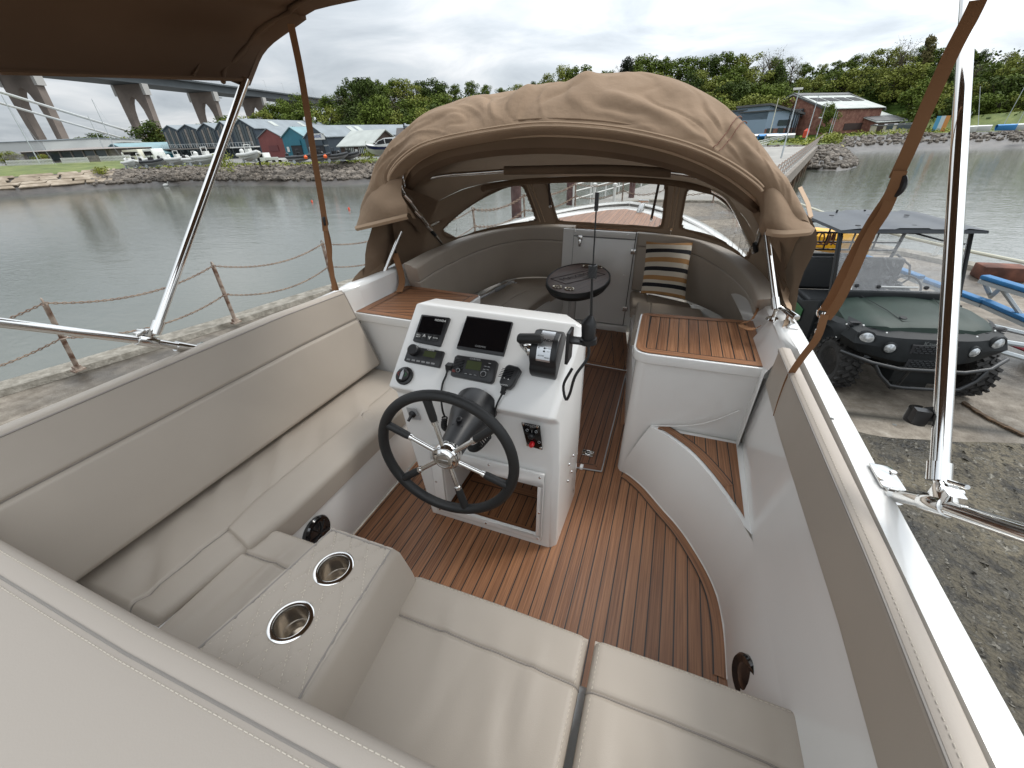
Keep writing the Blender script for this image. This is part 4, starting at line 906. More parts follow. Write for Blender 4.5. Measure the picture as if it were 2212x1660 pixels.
for i in range(300):
    for j in range(NZ):
        q = [wp(i, j), wp(i + 1, j), wp(i + 1, j + 1), wp(i, j + 1)]; cz_ = sum(p.z for p in q) / 4
        w_ = next((k for k, pl in enumerate(wpoly) if inside(pl, i + .5, cz_ * 100)), None)
        (fab if w_ is None else panes[w_]).add(q, [(0, 1, 2, 3)])
def weld(b):
    bm = bmesh.new(); vv = [bm.verts.new(p) for p in b.v]
    for f in b.f: bm.faces.new([vv[i] for i in f])
    bmesh.ops.remove_doubles(bm, verts=bm.verts, dist=1e-5); bm.verts.index_update(); b.v = [v.co.copy() for v in bm.verts]; b.f = [tuple(v.index for v in f.verts) for f in bm.faces]; b.mi = [0] * len(b.f); bm.free(); return b
part(weld(fab), 'window_wall', CAN_SHADE, hood)
pane = bpy.data.materials.new('clear_vinyl'); pane.use_nodes = True; t_ = pane.node_tree; t_.nodes.clear(); A_ = t_.nodes.new
po, tr, gl, fr_, ms, df, ms2 = A_('ShaderNodeOutputMaterial'), A_('ShaderNodeBsdfTransparent'), A_('ShaderNodeBsdfGlossy'), A_('ShaderNodeFresnel'), A_('ShaderNodeMixShader'), A_('ShaderNodeBsdfDiffuse'), A_('ShaderNodeMixShader')
tr.inputs[0].default_value = (.93, .93, .92, 1); gl.inputs['Roughness'].default_value = .06; fr_.inputs[0].default_value = 1.5; df.inputs[0].default_value = (.7, .7, .7, 1)
nz, bp, tcn, mpn = A_('ShaderNodeTexNoise'), A_('ShaderNodeBump'), A_('ShaderNodeTexCoord'), A_('ShaderNodeMapping')
nz.inputs['Scale'].default_value = 3; nz.inputs['Distortion'].default_value = 1.2; bp.inputs['Strength'].default_value = .9; bp.inputs['Distance'].default_value = .06
LK = t_.links.new; LK(tcn.outputs['Object'], mpn.inputs[0]); mpn.inputs['Scale'].default_value = (2, 2, 1); LK(mpn.outputs[0], nz.inputs['Vector']); LK(nz.outputs[0], bp.inputs['Height']); LK(bp.outputs[0], gl.inputs['Normal']); LK(bp.outputs[0], fr_.inputs['Normal'])
ms2.inputs[0].default_value = .06; LK(tr.outputs[0], ms2.inputs[1]); LK(df.outputs[0], ms2.inputs[2]); LK(fr_.outputs[0], ms.inputs[0]); LK(ms2.outputs[0], ms.inputs[1]); LK(gl.outputs[0], ms.inputs[2]); LK(ms.outputs[0], po.inputs[0])
for k, pg in enumerate(panes): part(weld(pg), 'window_pane', pane, hood)
for w_ in wins:
    ps = [onwall(*q) for q in w_]; n = len(ps); sm_ = []
    for i in range(n):
        a, c, d_, e_ = ps[i - 1], ps[i], ps[(i + 1) % n], ps[(i + 2) % n]
        for k in range(4):
            t = k / 4; q = .5 * ((2 * c) + (d_ - a) * t + (2 * a - 5 * c + 4 * d_ - e_) * t * t + (3 * c - a - 3 * d_ + e_) * t ** 3); sm_.append(V((q.x, Sy(q.x) - .004, q.z)))
    b = G(); cen = sum(sm_, V()) / len(sm_)
    rows = [[p + (p - cen).normalized() * .028 + V((0, .0, 0)), p + (p - cen).normalized() * .004 + V((0, -.006, 0)), p - (p - cen).normalized() * .008] for p in sm_]; rows.append(rows[0]); b.grid(rows); part(b, 'window_binding', CAN_SHADE, hood)
# zips between the windows
for pa, pb_ in (((1143, 398), (1173, 480)), ((1464, 398), (1449, 492))):
    for o_ in (-5, 5):
        b = G(); b.tube([onwall(pa[0] + (pb_[0] - pa[0]) * k / 8 + o_, pa[1] + (pb_[1] - pa[1]) * k / 8) + V((0, -.012, 0)) for k in range(9)], .006, 6); part(b, 'zip', CAN2, hood)
b = G(); q = onwall(1450, 496) + V((0, -.02, 0)); b.box(q, (.018, .006, .03)); b.tube([q, q - V((0, 0, .06))], .004, 6); part(b, 'zip_pull', CHR, hood)
# hanging ties
for pa, pb_ in (((1188, 388), (1190, 446)), ((1425, 390), (1407, 475))):
    b = G(); a, c = onwall(*pa) + V((0, -.05, 0)), onwall(*pb_) + V((0, -.03, 0)); b.ribbon([a, a.lerp(c, .5), c], (.012, 0, 0), .001); part(b, 'tie_strap', mat('dark_webbing', (.06, .04, .03), .8), hood)
    b = G(); b.torus(c, (0, 1, 0), .012, .004, 14, 5); part(b, 'tie_buckle', CHR, hood)
# roof: from rear arch to wall top
YA = 2.72
archpx = [(870, 470), (866, 430), (868, 405), (880, 365), (905, 338), (950, 315), (1000, 301), (1060, 290), (1120, 284), (1180, 281), (1250, 283), (1320, 290), (1390, 302), (1460, 320), (1520, 343), (1580, 376), (1630, 415), (1648, 440), (1660, 480)]
arch = spline([bY(px, py, YA + (.25 if py > 400 and px < 900 or py > 430 else 0)) for px, py in archpx], 90)
arch[0] = V((-1.86, 2.95, 1.18)); 
wt = spline([V((plan[i].x, plan[i].y, ztop(i))) for i in range(0, 301, 5)], 90)
b = G(); rows = []
for k in range(90):
    a, c = arch[k], wt[k]; row = []
    for m_ in range(9):
        t = m_ / 8; p = a.lerp(c, t) + V((0, 0, .05 * math.sin(math.pi * t))) + V((0, 0, .015 * noise.noise(V((k * .15, m_ * .4, 1))))); row.append(p)
    rows.append(row)
b.grid(rows); part(b, 'roof_panel', CAN_SHADE, hood, ang=70)
# side panels below the roof: port and starboard, from the main bow back to the gunwale
def panel(name, pts, m=CAN_SHADE, parent=hood, n=12):
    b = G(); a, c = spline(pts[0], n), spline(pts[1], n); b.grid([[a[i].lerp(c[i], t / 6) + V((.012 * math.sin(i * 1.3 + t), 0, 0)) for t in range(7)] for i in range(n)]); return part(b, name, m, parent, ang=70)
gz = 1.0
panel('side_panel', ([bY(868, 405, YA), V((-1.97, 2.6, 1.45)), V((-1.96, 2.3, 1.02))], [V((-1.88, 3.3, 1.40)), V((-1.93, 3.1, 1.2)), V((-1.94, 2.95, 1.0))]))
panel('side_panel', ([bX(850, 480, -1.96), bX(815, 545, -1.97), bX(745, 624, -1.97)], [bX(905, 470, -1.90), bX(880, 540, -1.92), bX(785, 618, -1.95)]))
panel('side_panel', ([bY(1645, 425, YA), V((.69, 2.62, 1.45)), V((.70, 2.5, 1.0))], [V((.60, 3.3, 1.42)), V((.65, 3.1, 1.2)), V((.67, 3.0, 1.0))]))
# starboard trailing edge of the hood, hanging down to the side pad
b = G(); ps = spline([bX(1668, 500, .655), bX(1672, 560, .655), bX(1690, 640, .65), bX(1700, 668, .64), bX(1690, 705, .62), bX(1668, 750, .59), bX(1651, 790, .565)], 30); rows = []
wdt = [V((.05, .06, 0)) * (1 if i < 18 else .55) for i in range(30)]
b.grid([[p + V((0, -.004, 0)), p + w_ * .5 + V((.012, 0, 0)), p + w_] for p, w_ in zip(ps, wdt)]); part(b, 'trailing_edge', CAN2, hood)
b = G(); ps2 = [bX(1668, 500, .655), bX(1640, 560, .64), bX(1648, 640, .62)]
# arch hem (piped, with bellows zip tape)
for dz_, dr_, r_, m_ in ((.0, 0, .018, CAN), (-.028, .0, .009, CAN2), (.03, -.02, .010, CAN2), (.055, -.01, .008, CAN)):
    b = G(); b.tube([p + V((0, -.012 + dr_, dz_)) for p in arch[6:84]], r_, 8); part(b, 'arch_hem', m_, hood)
b = G(); rows = []
for i, p in enumerate(arch[5:85]): rows.append([p + V((0, -.02, .02)), p + V((0, .02, -.06 - .03 * math.sin(math.pi * i / 80))), p + V((0, .10, -.085 - .04 * math.sin(math.pi * i / 80))), p + V((0, .2, -.01))])
b.grid(rows); part(b, 'arch_pocket', CAN_SHADE, hood)
# folded cover heaped over the arch
inner = spline([bY(*p) for p in [(888, 462, 2.66), (868, 430, 2.62), (845, 395, 2.6), (862, 360, 2.6), (905, 325, 2.6), (960, 306, 2.62), (1030, 292, 2.64), (1100, 281, 2.66), (1170, 275, 2.66), (1250, 277, 2.66), (1340, 286, 2.66), (1430, 304, 2.66), (1500, 325, 2.64), (1560, 352, 2.62), (1612, 385, 2.6), (1645, 415, 2.6), (1652, 445, 2.6), (1648, 478, 2.6), (1655, 495, 2.6)]], 260)
outer = spline([bY(*p) for p in [(776, 470, 2.62), (782, 440, 2.62), (805, 395, 2.65), (838, 335, 2.78), (880, 280, 2.95), (930, 240, 3.1), (990, 220, 3.2), (1050, 210, 3.25), (1110, 200, 3.25), (1165, 188, 3.25), (1190, 181, 3.25), (1225, 178, 3.25), (1270, 166, 3.25), (1340, 157, 3.25), (1400, 160, 3.2), (1480, 180, 3.15), (1555, 222, 3.05), (1600, 265, 2.95), (1648, 320, 2.85), (1690, 385, 2.75), (1722, 430, 2.65), (1742, 465, 2.6), (1752, 490, 2.6)]], 260)
cov = G(); rows = []
for i in range(260):
    a, c = inner[i], outer[i]; u = i / 259; row = []; endf = min(1, min(u, 1 - u) / .12)
    for j in range(61):
        v_ = j / 60; p = a.lerp(c, v_); out_ = V((0, -.8, .42)) * (.10 * math.sin(math.pi * v_) ** .8 * (1 - .15 * endf))
        p = p + out_
        s_ = u * 9; x_ = s_ * .62 + v_ * 1.1 + 1.1 * noise.noise(V((s_ * .35, v_ * .9, 4)))
        w1 = noise.noise(V((x_ * 1.3, v_ * .9 - s_ * .12, 3.1))); w2 = noise.noise(V((s_ * .8 - v_ * 1.6, v_ * 1.7, 7.7)))
        ridge = math.exp(-(w1 * 4.2) ** 2) * .032 + w2 * .035 + .012 * noise.noise(V((s_ * 2.5, v_ * 4, 2))) + .010 * math.exp(-(noise.noise(V((x_ * 2.6 + 5, v_ * 1.8 + s_ * .5, 9))) * 9) ** 2) - .010 * math.exp(-(noise.noise(V((x_ * 2.0 + 15, v_ * 2.5 - s_ * .6, 1))) * 8) ** 2)
        env = math.sin(math.pi * v_) ** .8 if 0 < v_ < 1 else 0
        p = p + V((0, -.5, .86)) * (ridge * env * (.3 + .7 * endf))
        row.append(p)
    # roll back over the ridge and down behind it
    row += [c + V((0, .10, -.03)), c + V((0, .18, -.12)), V((c.x, c.y + .2, c.z - .28))]
    # turned-under front edge
    row = [a + V((0, .06, -.045)), a + V((0, .01, -.03))] + row
    rows.append(row)
cov.grid(rows); part(cov, 'folded_cover', CAN, hood, ang=75)
b = G()
for o_ in (0, .035): b.tube([p + V((o_ * .8, -.006, .004)) for p in [q for q in rows[0][4:30]]] if 0 else [rows[211 + (3 if o_ else 0)][k] + V((0, -.008, .010)) for k in range(6, 60)], .003, 4)
part(b, 'cover_seam', mat('seam_thread', (.16, .07, .04), .8), hood)
# zip tape along the front of the folded cover
for dz_, r_ in ((.016, .008), (.034, .006)):
    b = G(); b.tube([p + V((0, -.03, dz_ - .012)) for p in inner[22:242]], r_, 6); part(b, 'zip_tape', CAN2, hood)
# the two hanging tails
def tail(pin, pout, hem):
    a, c = spline([bY(*p) for p in pin], 16), spline([bY(*p) for p in pout], 16); b = G(); rows = []
    for i in range(16):
        row = []
        for j in range(17):
            t = j / 16; p = a[i].lerp(c[i], t) + V((0, -1, 0)) * (.16 * math.sin(math.pi * t) ** .8 * (.4 + .6 * i / 15)) + V((0, -.05, 0)) * math.sin(t * 5 + i * .12) * (i / 15)
            if i == 15 and 0: p.z -= .02
            row.append(p)
        rows.append(row)
    b.grid(rows); part(b, 'cover_tail', CAN, hood, ang=80)
    b = G(); b.grid([[p + V((0, -.006, .008)), p + V((0, -.012, -.010)), p + V((0, .006, -.028))] for p in rows[-1]]); part(b, 'tail_hem', CAN2, hood)
tail([(868, 385, 2.64), (870, 420, 2.60), (884, 440, 2.58), (889, 462, 2.58)], [(800, 400, 2.64), (786, 430, 2.6), (777, 465, 2.58), (773, 490, 2.58)], 0)
tail([(1648, 400, 2.62), (1650, 440, 2.58), (1648, 475, 2.56), (1652, 492, 2.56)], [(1700, 400, 2.66), (1722, 435, 2.62), (1738, 470, 2.58), (1757, 492, 2.56)], 0)
b = G(); b.ribbon([bX(1728, 405, .80), bX(1745, 440, .82), bX(1752, 470, .80), bX(1740, 485, .78)], (.012, .01, .005), .002); part(b, 'loose_flap', CAN2, hood)
# bow tubes
def tube_part(pts, r, name='bow_tube', parent=hood, n=24, m=CHR): b = G(); b.tube(spline(pts, n), r, 12); return part(b, name, m, parent)
wo = lambda px, py, o=.06: onwall(px, py) + V((0, -o, 0))
tube_part([bY(862, 398, 2.66), bY(876, 425, 2.8), bY(925, 490, 3.1), bY(957, 532, 3.3)], .016)
tube_part([V(bY(1650, 430, 2.7)), bY(1652, 470, 2.75), bY(1640, 510, 2.9), bY(1628, 545, 3.0)], .016)
tube_part([bY(876, 412, 2.95), bY(905, 392, 3.1), bY(960, 379, 3.2), bY(1040, 373, 3.25), bY(1092, 369, 3.27)], .015)
tube_part([bY(1432, 371, 3.27), bY(1500, 380, 3.25), bY(1570, 398, 3.15), bY(1625, 420, 3.0), bY(1645, 435, 2.8)], .015)
tube_part([bY(925, 490, 3.1), bY(960, 470, 3.4), bY(1010, 430, 3.8), bY(1050, 407, 4.1)], .015)
tube_part([bY(1540, 412, 4.1), bY(1570, 430, 3.9), bY(1595, 470, 3.6), bY(1615, 515, 3.2), bY(1625, 535, 3.05)], .015)
tube_part([bY(1450, 374, 3.28), bY(1300, 366, 3.3), bY(1090, 369, 3.27)], .03, 'bow_sleeve', m=CAN_SHADE)
tube_part([wo(1052, 406, .1), wo(1130, 392, .1), wo(1300, 386, .1), wo(1440, 392, .1), wo(1540, 412, .1)], .028, 'bow_sleeve', m=CAN_SHADE)
for a, c in (((866, 500, 2.66), (829, 590, 2.50)), ((1652, 470, 2.66), (1677, 668, 2.42))):
    pa, pc_ = bY(*a), bY(*c); t_p = tube_part([pa, pa.lerp(pc_, .5), pc_], .016, 'strut')
    b = G(); b.tube([pc_.lerp(pa, .12), pc_], .021, 12); b.tube([pc_, pc_ + V((0, 0, -.05))], .010, 8); b.lathe([(0, .012), (.03, .010), (.035, 0)], pc_ + V((0, 0, -.06)), (0, 0, 1), 18); part(b, 'strut_foot', CHR, hood)
for px in ((880, 428, 2.8), (902, 462, 2.95), (925, 490, 3.1), (935, 503, 3.15), (1650, 455, 2.72), (1632, 535, 2.95)):
    q = bY(*px); b = G(); b.tube([q + V((-.012, -.02, .025)), q + V((.012, .02, -.025))], .023 if px[0] < 930 else .015, 12); part(b, 'slide_fitting', CHR if px[0] < 930 else BLK, hood)
q = bY(870, 388, 2.66); b = G(); b.box(q, (.02, .008, .06)); b.torus(q - V((0, 0, .04)), (0, 1, 0), .012, .003, 14, 5); part(b, 'zip_pull', CHR, hood, bevel=.002)
# straps hanging from the hood
b = G(); b.ribbon(spline([bX(852, 548, -1.90), bX(858, 565, -1.87), bX(866, 590, -1.84), bX(868, 612, -1.82), bX(862, 632, -1.80)], 20), (.02, .012, 0), .0015); b.v = b.v; part(b, 'hanging_strap', WEB, hood)
b = G(); b.ribbon(spline([bX(1652, 635, .62), bX(1640, 660, .58), bX(1625, 690, .52), bX(1603, 698, .47), bX(1600, 704, .46), bX(1625, 712, .50), bX(1640, 706, .53)], 24), (.012, .022, 0), .0015); part(b, 'hanging_strap', WEB, hood)
# ================================================================ stern bimini on its steel frame
bim = thing('bimini_top', 'dark brown stern awning on polished steel frame, cut off by the top left corner', 'awning', (-.64, .8, 1.0))
XP, XS = -1.93, .68
zc = lambda x: 1.99 + .42 * (1 - min(1, abs((x - XC) / 1.29)) ** 2.4)
b = G(); rows = []
fe = spline([bX(535, 172, XP), bZ(548, 140, 2.13), bZ(562, 108, 2.20), bZ(585, 82, 2.26), bZ(618, 58, 2.31), bZ(655, 32, 2.35), bZ(700, 2, 2.39), V((-.64, 2.10, 2.42)), V((.2, 1.9, 2.36)), V((.66, 1.66, 2.16))], 60)
be = spline([V((XP, -.1, 1.903)), V((-1.8, .2, 2.15)), V((-1.4, .3, 2.36)), V((-.64, .3, 2.42)), V((.2, .3, 2.36)), V((.66, .3, 2.05))], 60)  # unseen rear edge, shaped to set how much light reaches the seats
for i in range(60):
    a, c = fe[i], be[i]; rows.append([a + (V((0, -.01, -.05)) if m_ < 0 else a.lerp(c, m_ / 24) - a + V((0, 0, .012 * noise.noise(V((i * .3, m_ * .5, 5))) * math.sin(math.pi * m_ / 24) - .03 * math.sin(math.pi * m_ / 24))) * min(1, i / 9)) for m_ in range(0, 25)])
b.grid(rows); bc_ = part(b, 'awning_cover', mat('dark_canvas', (.14, .086, .053), .85, var=.08, vs=2, spec=.15), bim, ang=80)
b = G(); b.grid([[p + V((0, .004, .004)), p + V((0, .006, -.022)), p + V((0, -.03, -.030)), p + V((0, -.10, -.015))] for p in fe]); part(b, 'front_hem', MC['dark_canvas'], bim, ang=80)
b = G(); b.tube([p + V((.02 * min(1, i / 10), -.13 - .02 * math.sin(i * .9), -.022)) for i, p in enumerate(fe[0:22])], [.010 + .004 * math.sin(i * 1.7) for i in range(22)], 8); part(b, 'bow_pocket', MC['dark_canvas'], bim, ang=80)
b = G(); b.tube([p + V((.0, -.26 + .0 * i, -.016)) for i, p in enumerate(fe[0:26])], .006, 6); part(b, 'bow_pocket', MC['dark_canvas'], bim)
b = G(); b.tube([bX(0, 156, XP), bX(270, 164, XP), bX(535, 173, XP)], .008, 6); part(b, 'side_hem', MC['dark_canvas'], bim)
def rail(side, x, mount, rr2=.0165):
    m_, a, e_ = mount
    m_, a, e_ = bX(*m_, x), bX(*a, x), bX(*e_, x); e2 = e_ + (e_ - a) * 1.0
    b = G(); b.tube([m_, a, e_, e2], rr2, 16); main = part(b, 'main_bow', CHR, bim)
    b = G(); dd = (m_ - a).normalized(); b.tube([m_ + dd * .03, m_ - dd * .055], rr2 + .006, 16); part(b, 'end_socket', CHR, bim)
    b = G(); b.box(m_ + dd * .03 + V((0, 0, -.03)), (.035, .05, .05)); b.box(V((m_.x, m_.y + .03, 1.006)), (.055, .10, .010)); part(b, 'deck_hinge', CHR, bim, bevel=.004)
    for s_ in (-.02, .02): b = G(); b.lathe([(0, .005), (.008, .004), (.009, 0)], V((m_.x + s_, m_.y + .03 + s_, 1.011)), (0, 0, 1), 10); part(b, 'hinge_screw', CHR, bim)
    return m_, a, e_, dd
m_, a, e_, dd = rail('p', XP, ((408, 753), (316, 737), (0, 697)))
js = a; b = G(); b.tube([js + dd * .04, js - dd * .035], .0225, 16); b.box(js + V((0, .0, .028)), (.030, .05, .035)); b.lathe([(.007, -.02), (.007, .02)], js + V((0, 0, .045)), (1, 0, 0), 10); part(b, 'jaw_slide', CHR, bim, bevel=.003)
f0, f1 = bX(334, 722, XP), bX(531, 172, XP); b = G(); b.tube([f0, f1], .0165, 16); part(b, 'support_pole', CHR, bim)
b = G(); b.tube([f0.lerp(f1, .045), f0], .0215, 16); b.tube([f0, js + V((0, 0, .045))], .009, 8); part(b, 'pole_end', CHR, bim)
m_, a, e_, dd = rail('s', XS, ((1912, 1066), (2030, 1092), (2212, 1152)), .0175)
b = G(); b.tube([a + dd * .045, a - dd * .03], .0235, 16); b.box(a + V((0, .0, .030)), (.034, .055, .042)); b.lathe([(.008, -.022), (.008, .022)], a + V((0, 0, .045)), (1, 0, 0), 10); part(b, 'jaw_slide', CHR, bim, bevel=.003)
f0, f1 = bX(2028, 1040, XS), bX(2094, -40, XS - .0); b = G(); b.tube([f0, f1], .0175, 20); part(b, 'support_pole', CHR, bim)
b = G(); b.tube([f0.lerp(f1, .03), f0], .0225, 16); b.tube([f0, a + V((0, 0, .05))], .011, 8); part(b, 'pole_end', CHR, bim)
q = f0 + V((.0, .03, .008)); b = G(); q1 = bX(2050, 1040, XS - .02); q2 = bX(2090, 1053, XS - .02); b.tube([q1, q2], [.004, .005], 8); part(b, 'quick_pin', CHR, bim)
pc2 = f0.lerp(f1, .165); pc2 = bX(2021, 900, XS); b = G()
for k in range(1): b.lathe([(.0185, -.018), (.023, -.018), (.023, .018), (.0185, .018)], pc2, (f1 - f0), 20)
b.box(pc2 + V((-.034, -.01, 0)), (.030, .02, .034)); part(b, 'pole_clip', BLK, bim)
b = G(); cq = bX(1983, 898, XS - .01); n_ = 14; arcp = [cq + V((.022 * math.cos(t) , .022 * math.sin(t), 0)) for t in [math.radians(60 + 240 * k / n_) for k in range(n_ + 1)]]
b.grid([[p - V((0, 0, .017)), p + V((0, 0, .017))] for p in arcp]); b.grid([[p + (p - cq) * .12 - V((0, 0, .017)), p + (p - cq) * .12 + V((0, 0, .017))] for p in arcp], flip=True); part(b, 'open_clip', BLK, bim)
# webbing straps
sl_ = thing('webbing_strap', 'brown webbing strap running from the awning down to the port gunwale', 'strap', (-1.93, 2.0, 1.0), group='awning straps')
xs = XP; pts = spline([bX(628, 52, xs + .10), bX(652, 170, xs + .06), bX(677, 330, xs + .03), bX(698, 455, xs), bX(703, 500, xs)], 20)
b = G(); b.ribbon(pts, (.013, .009, 0), .0012); part(b, 'upper_webbing', WEB, sl_)
b = G(); b.ribbon(spline([bX(700, 470, xs), bX(706, 520, xs), bX(716, 580, xs), bX(722, 628, xs)], 14), (.009, .009, 0), .0012); part(b, 'lower_webbing', WEB, sl_)
b = G(); b.ribbon(spline([bX(700, 480, xs), bX(712, 530, xs - .01), bX(714, 580, xs - .01), bX(728, 628, xs)], 14), (.009, .009, 0), .0012); part(b, 'lower_webbing', WEB, sl_)
b = G(); q = bX(703, 478, xs); b.box(q, (.012, .035, .05)); part(b, 'buckle', BLK, sl_, bevel=.006)
sr_ = thing('webbing_strap', 'wide brown webbing strap with snap hook beside the right-hand steel pole', 'strap', (.62, 1.8, 1.0), group='awning straps')
def wstrap(pp, w0, w1, x, nm, m=WEB, dx=0):
    c_ = [bX(p[0], p[1], x + (p[2] if len(p) > 2 else 0)) for p in pp]; c_ = spline(c_, 24); ws = [V((w0 * .6, -w0 * .2, 0)).lerp(V((w1 * .62, -w1 * .2, 0)), k / 23) for k in range(24)]; b = G(); b.ribbon(c_, ws, .0014); return part(b, nm, m, sr_)
wstrap([(2114, 0), (2095, 40), (2058, 110), (2010, 215), (1965, 320), (1935, 385)], .026, .026, .60, 'upper_webbing')
wstrap([(1945, 370), (1925, 420), (1885, 480), (1840, 560), (1800, 640), (1780, 672)], .026, .026, .60, 'loop_webbing')
wstrap([(1940, 385), (1915, 450), (1878, 510), (1845, 585), (1810, 655), (1785, 690)], .022, .022, .606, 'loop_webbing')
b = G(); q = bX(1950, 345, .595); b.box(q, (.06, .012, .055), None); part(b, 'stitched_patch', WEB, sr_, bevel=.003) if 0 else None
b = G(); q = bX(1938, 402, .61); b.lathe([(.03, -.006), (.034, 0), (.03, .006)], q, (1, .3, 0), 20); part(b, 'buckle', BLK, sr_)
q = bX(1780, 675, .60); b = G(); b.torus(q, (0, 1, -.3), .022, .0035, 20, 6); part(b, 'ring', CHR, sr_)
q2 = bX(1772, 705, .60); b = G(); b.tube([q, q.lerp(q2, .4), q2, q2 + (q2 - q) * .3], [.006, .011, .011, .005], 10); b.torus(q2 + (q2 - q) * .35, (0, 1, 0), .012, .0035, 16, 6); part(b, 'snap_hook', CHR, sr_)
wstrap([(1782, 680), (1765, 730), (1735, 770), (1708, 810), (1690, 855), (1676, 900)], .019, .017, .56, 'lower_webbing')
# ================================================================ quay, water, far shore
def wpart(b, name, m, parent=None, **k): return part(b, name, m, parent, boat=False, **k)
def wthing(name, label, cat, loc, group=None): return thing(name, label, cat, loc, group, boat=False)
def wsolo(b, name, m, label, cat, group=None, kind=None, **k): return tag(part(b, name, m, None, boat=False, **k), label, cat, group, kind)
def struct(b, name, m, **k): return tag(part(b, name, m, None, boat=False, **k), kind='structure')
MUD = mat('mud', (.045, .037, .03), .45, var=.4, vs=.6, bump=.6, bs=4, bd=.1)
def ramp_mat(n, stops, scale, rough=.8, bump=.5, bscale=8, detail=8, bd=.02, scale2=None, crack=False, stretch=(1, 1, 1), macro=0):
    m = bpy.data.materials.new(n); m.use_nodes = True; t = m.node_tree; b = t.nodes['Principled BSDF']; A = t.nodes.new; k = t.links.new
    tc = A('ShaderNodeTexCoord'); mp = A('ShaderNodeMapping'); mp.inputs['Scale'].default_value = stretch; k(tc.outputs['Object'], mp.inputs[0])
    n1 = A('ShaderNodeTexNoise'); n1.inputs['Scale'].default_value = scale; n1.inputs['Detail'].default_value = detail; n1.inputs['Roughness'].default_value = .68; k(mp.outputs[0], n1.inputs['Vector'])
    r = A('ShaderNodeValToRGB'); k(n1.outputs[0], r.inputs[0]); e = r.color_ramp.elements; e[0].position, e[0].color = stops[0][0], (*stops[0][1], 1); e[1].position, e[1].color = stops[-1][0], (*stops[-1][1], 1)
    for p_, c_ in stops[1:-1]: x = e.new(p_); x.color = (*c_, 1)
    col = r.outputs[0]
    if crack:
        v = A('ShaderNodeTexVoronoi'); v.feature = 'DISTANCE_TO_EDGE'; v.inputs['Scale'].default_value = crack; wv = A('ShaderNodeTexNoise'); wv.inputs['Scale'].default_value = 2.2; va = A('ShaderNodeVectorMath'); va.operation = 'MULTIPLY_ADD'; va.inputs[1].default_value = (.5, .5, .5); k(wv.outputs[1], va.inputs[0]); k(mp.outputs[0], va.inputs[2]); k(va.outputs[0], v.inputs['Vector'])
        l = A('ShaderNodeMapRange'); l.inputs[1].default_value = 0; l.inputs[2].default_value = .012; k(v.outputs[0], l.inputs[0]); mx_ = A('ShaderNodeMix'); mx_.data_type = 'RGBA'; k(l.outputs[0], mx_.inputs[0]); mx_.inputs[6].default_value = (.035, .03, .022, 1); k(col, mx_.inputs[7]); col = mx_.outputs[2]
    if macro:
        n3 = A('ShaderNodeTexNoise'); n3.inputs['Scale'].default_value = macro; n3.inputs['Detail'].default_value = 5; k(mp.outputs[0], n3.inputs['Vector']); m3 = A('ShaderNodeMapRange'); m3.inputs[1].default_value = .36; m3.inputs[2].default_value = .64; m3.inputs[3].default_value = .4; m3.inputs[4].default_value = 1.45; k(n3.outputs[0], m3.inputs[0])
        v3 = A('ShaderNodeVectorMath'); v3.operation = 'SCALE'; k(col, v3.inputs[0]); k(m3.outputs[0], v3.inputs['Scale']); col = v3.outputs[0]; r3 = A('ShaderNodeMapRange'); r3.inputs[1].default_value = .4; r3.inputs[2].default_value = .9; r3.inputs[3].default_value = .3; r3.inputs[4].default_value = rough; k(m3.outputs[0], r3.inputs[0])
    k(col, b.inputs['Base Color']); b.inputs['Roughness'].default_value = rough
    if macro: k(r3.outputs[0], b.inputs['Roughness'])
    n2 = A('ShaderNodeTexNoise'); n2.inputs['Scale'].default_value = bscale; n2.inputs['Detail'].default_value = 6; k(mp.outputs[0], n2.inputs['Vector']); bp = A('ShaderNodeBump'); bp.inputs['Strength'].default_value = bump; bp.inputs['Distance'].default_value = bd; k(n2.outputs[0], bp.inputs['Height']); k(bp.outputs[0], b.inputs['Normal']); MC[n] = m; return m
CONC = ramp_mat('quay_concrete', [(.3, (.085, .067, .05)), (.45, (.14, .117, .09)), (.58, (.19, .163, .13)), (.75, (.28, .25, .21))], 5, bscale=40, bump=1, crack=.12, bd=.012, macro=.45)
DIRT = ramp_mat('rough_ground', [(.33, (.018, .017, .015)), (.44, (.045, .038, .026)), (.52, (.105, .088, .058)), (.6, (.05, .044, .032)), (.70, (.26, .235, .19))], 6, bscale=30, bump=1, bd=.05, detail=12, macro=1.1)
qp = [(-13, -25), (-10.9, -2), (-10.25, 1.2), (-9.55, 3.1), (-8.75, 5.4), (-8.15, 7.6), (-7.3, 9.9), (-6.5, 12.5), (-5.9, 16.5), (-4.6, 21.6), (-1.6, 24.2), (2.2, 24), (3.3, 17.6), (6.4, 14.5), (8.4, 11.9), (14, 5.5), (26, -8), (26, -25)]
def curve2(pts, n): return spline([V((x, y, 0)) for x, y in pts], n)
qv = [V((x, y, 0)) for x, y in qp]
b = G(); b.add([p for p in qv], [tuple(range(len(qv)))]); struct(b, 'quay', CONC, smooth=False)
b = G(); rows = [[p, p + V((0, 0, -1)), p + V((0, 0, -4))] for p in qv + [qv[0]]]; b.grid(rows, flip=True); struct(b, 'quay_wall', mat('wall_stone', (.09, .08, .065), .8, var=.4, vs=2, bump=.6, bs=6), smooth=False)
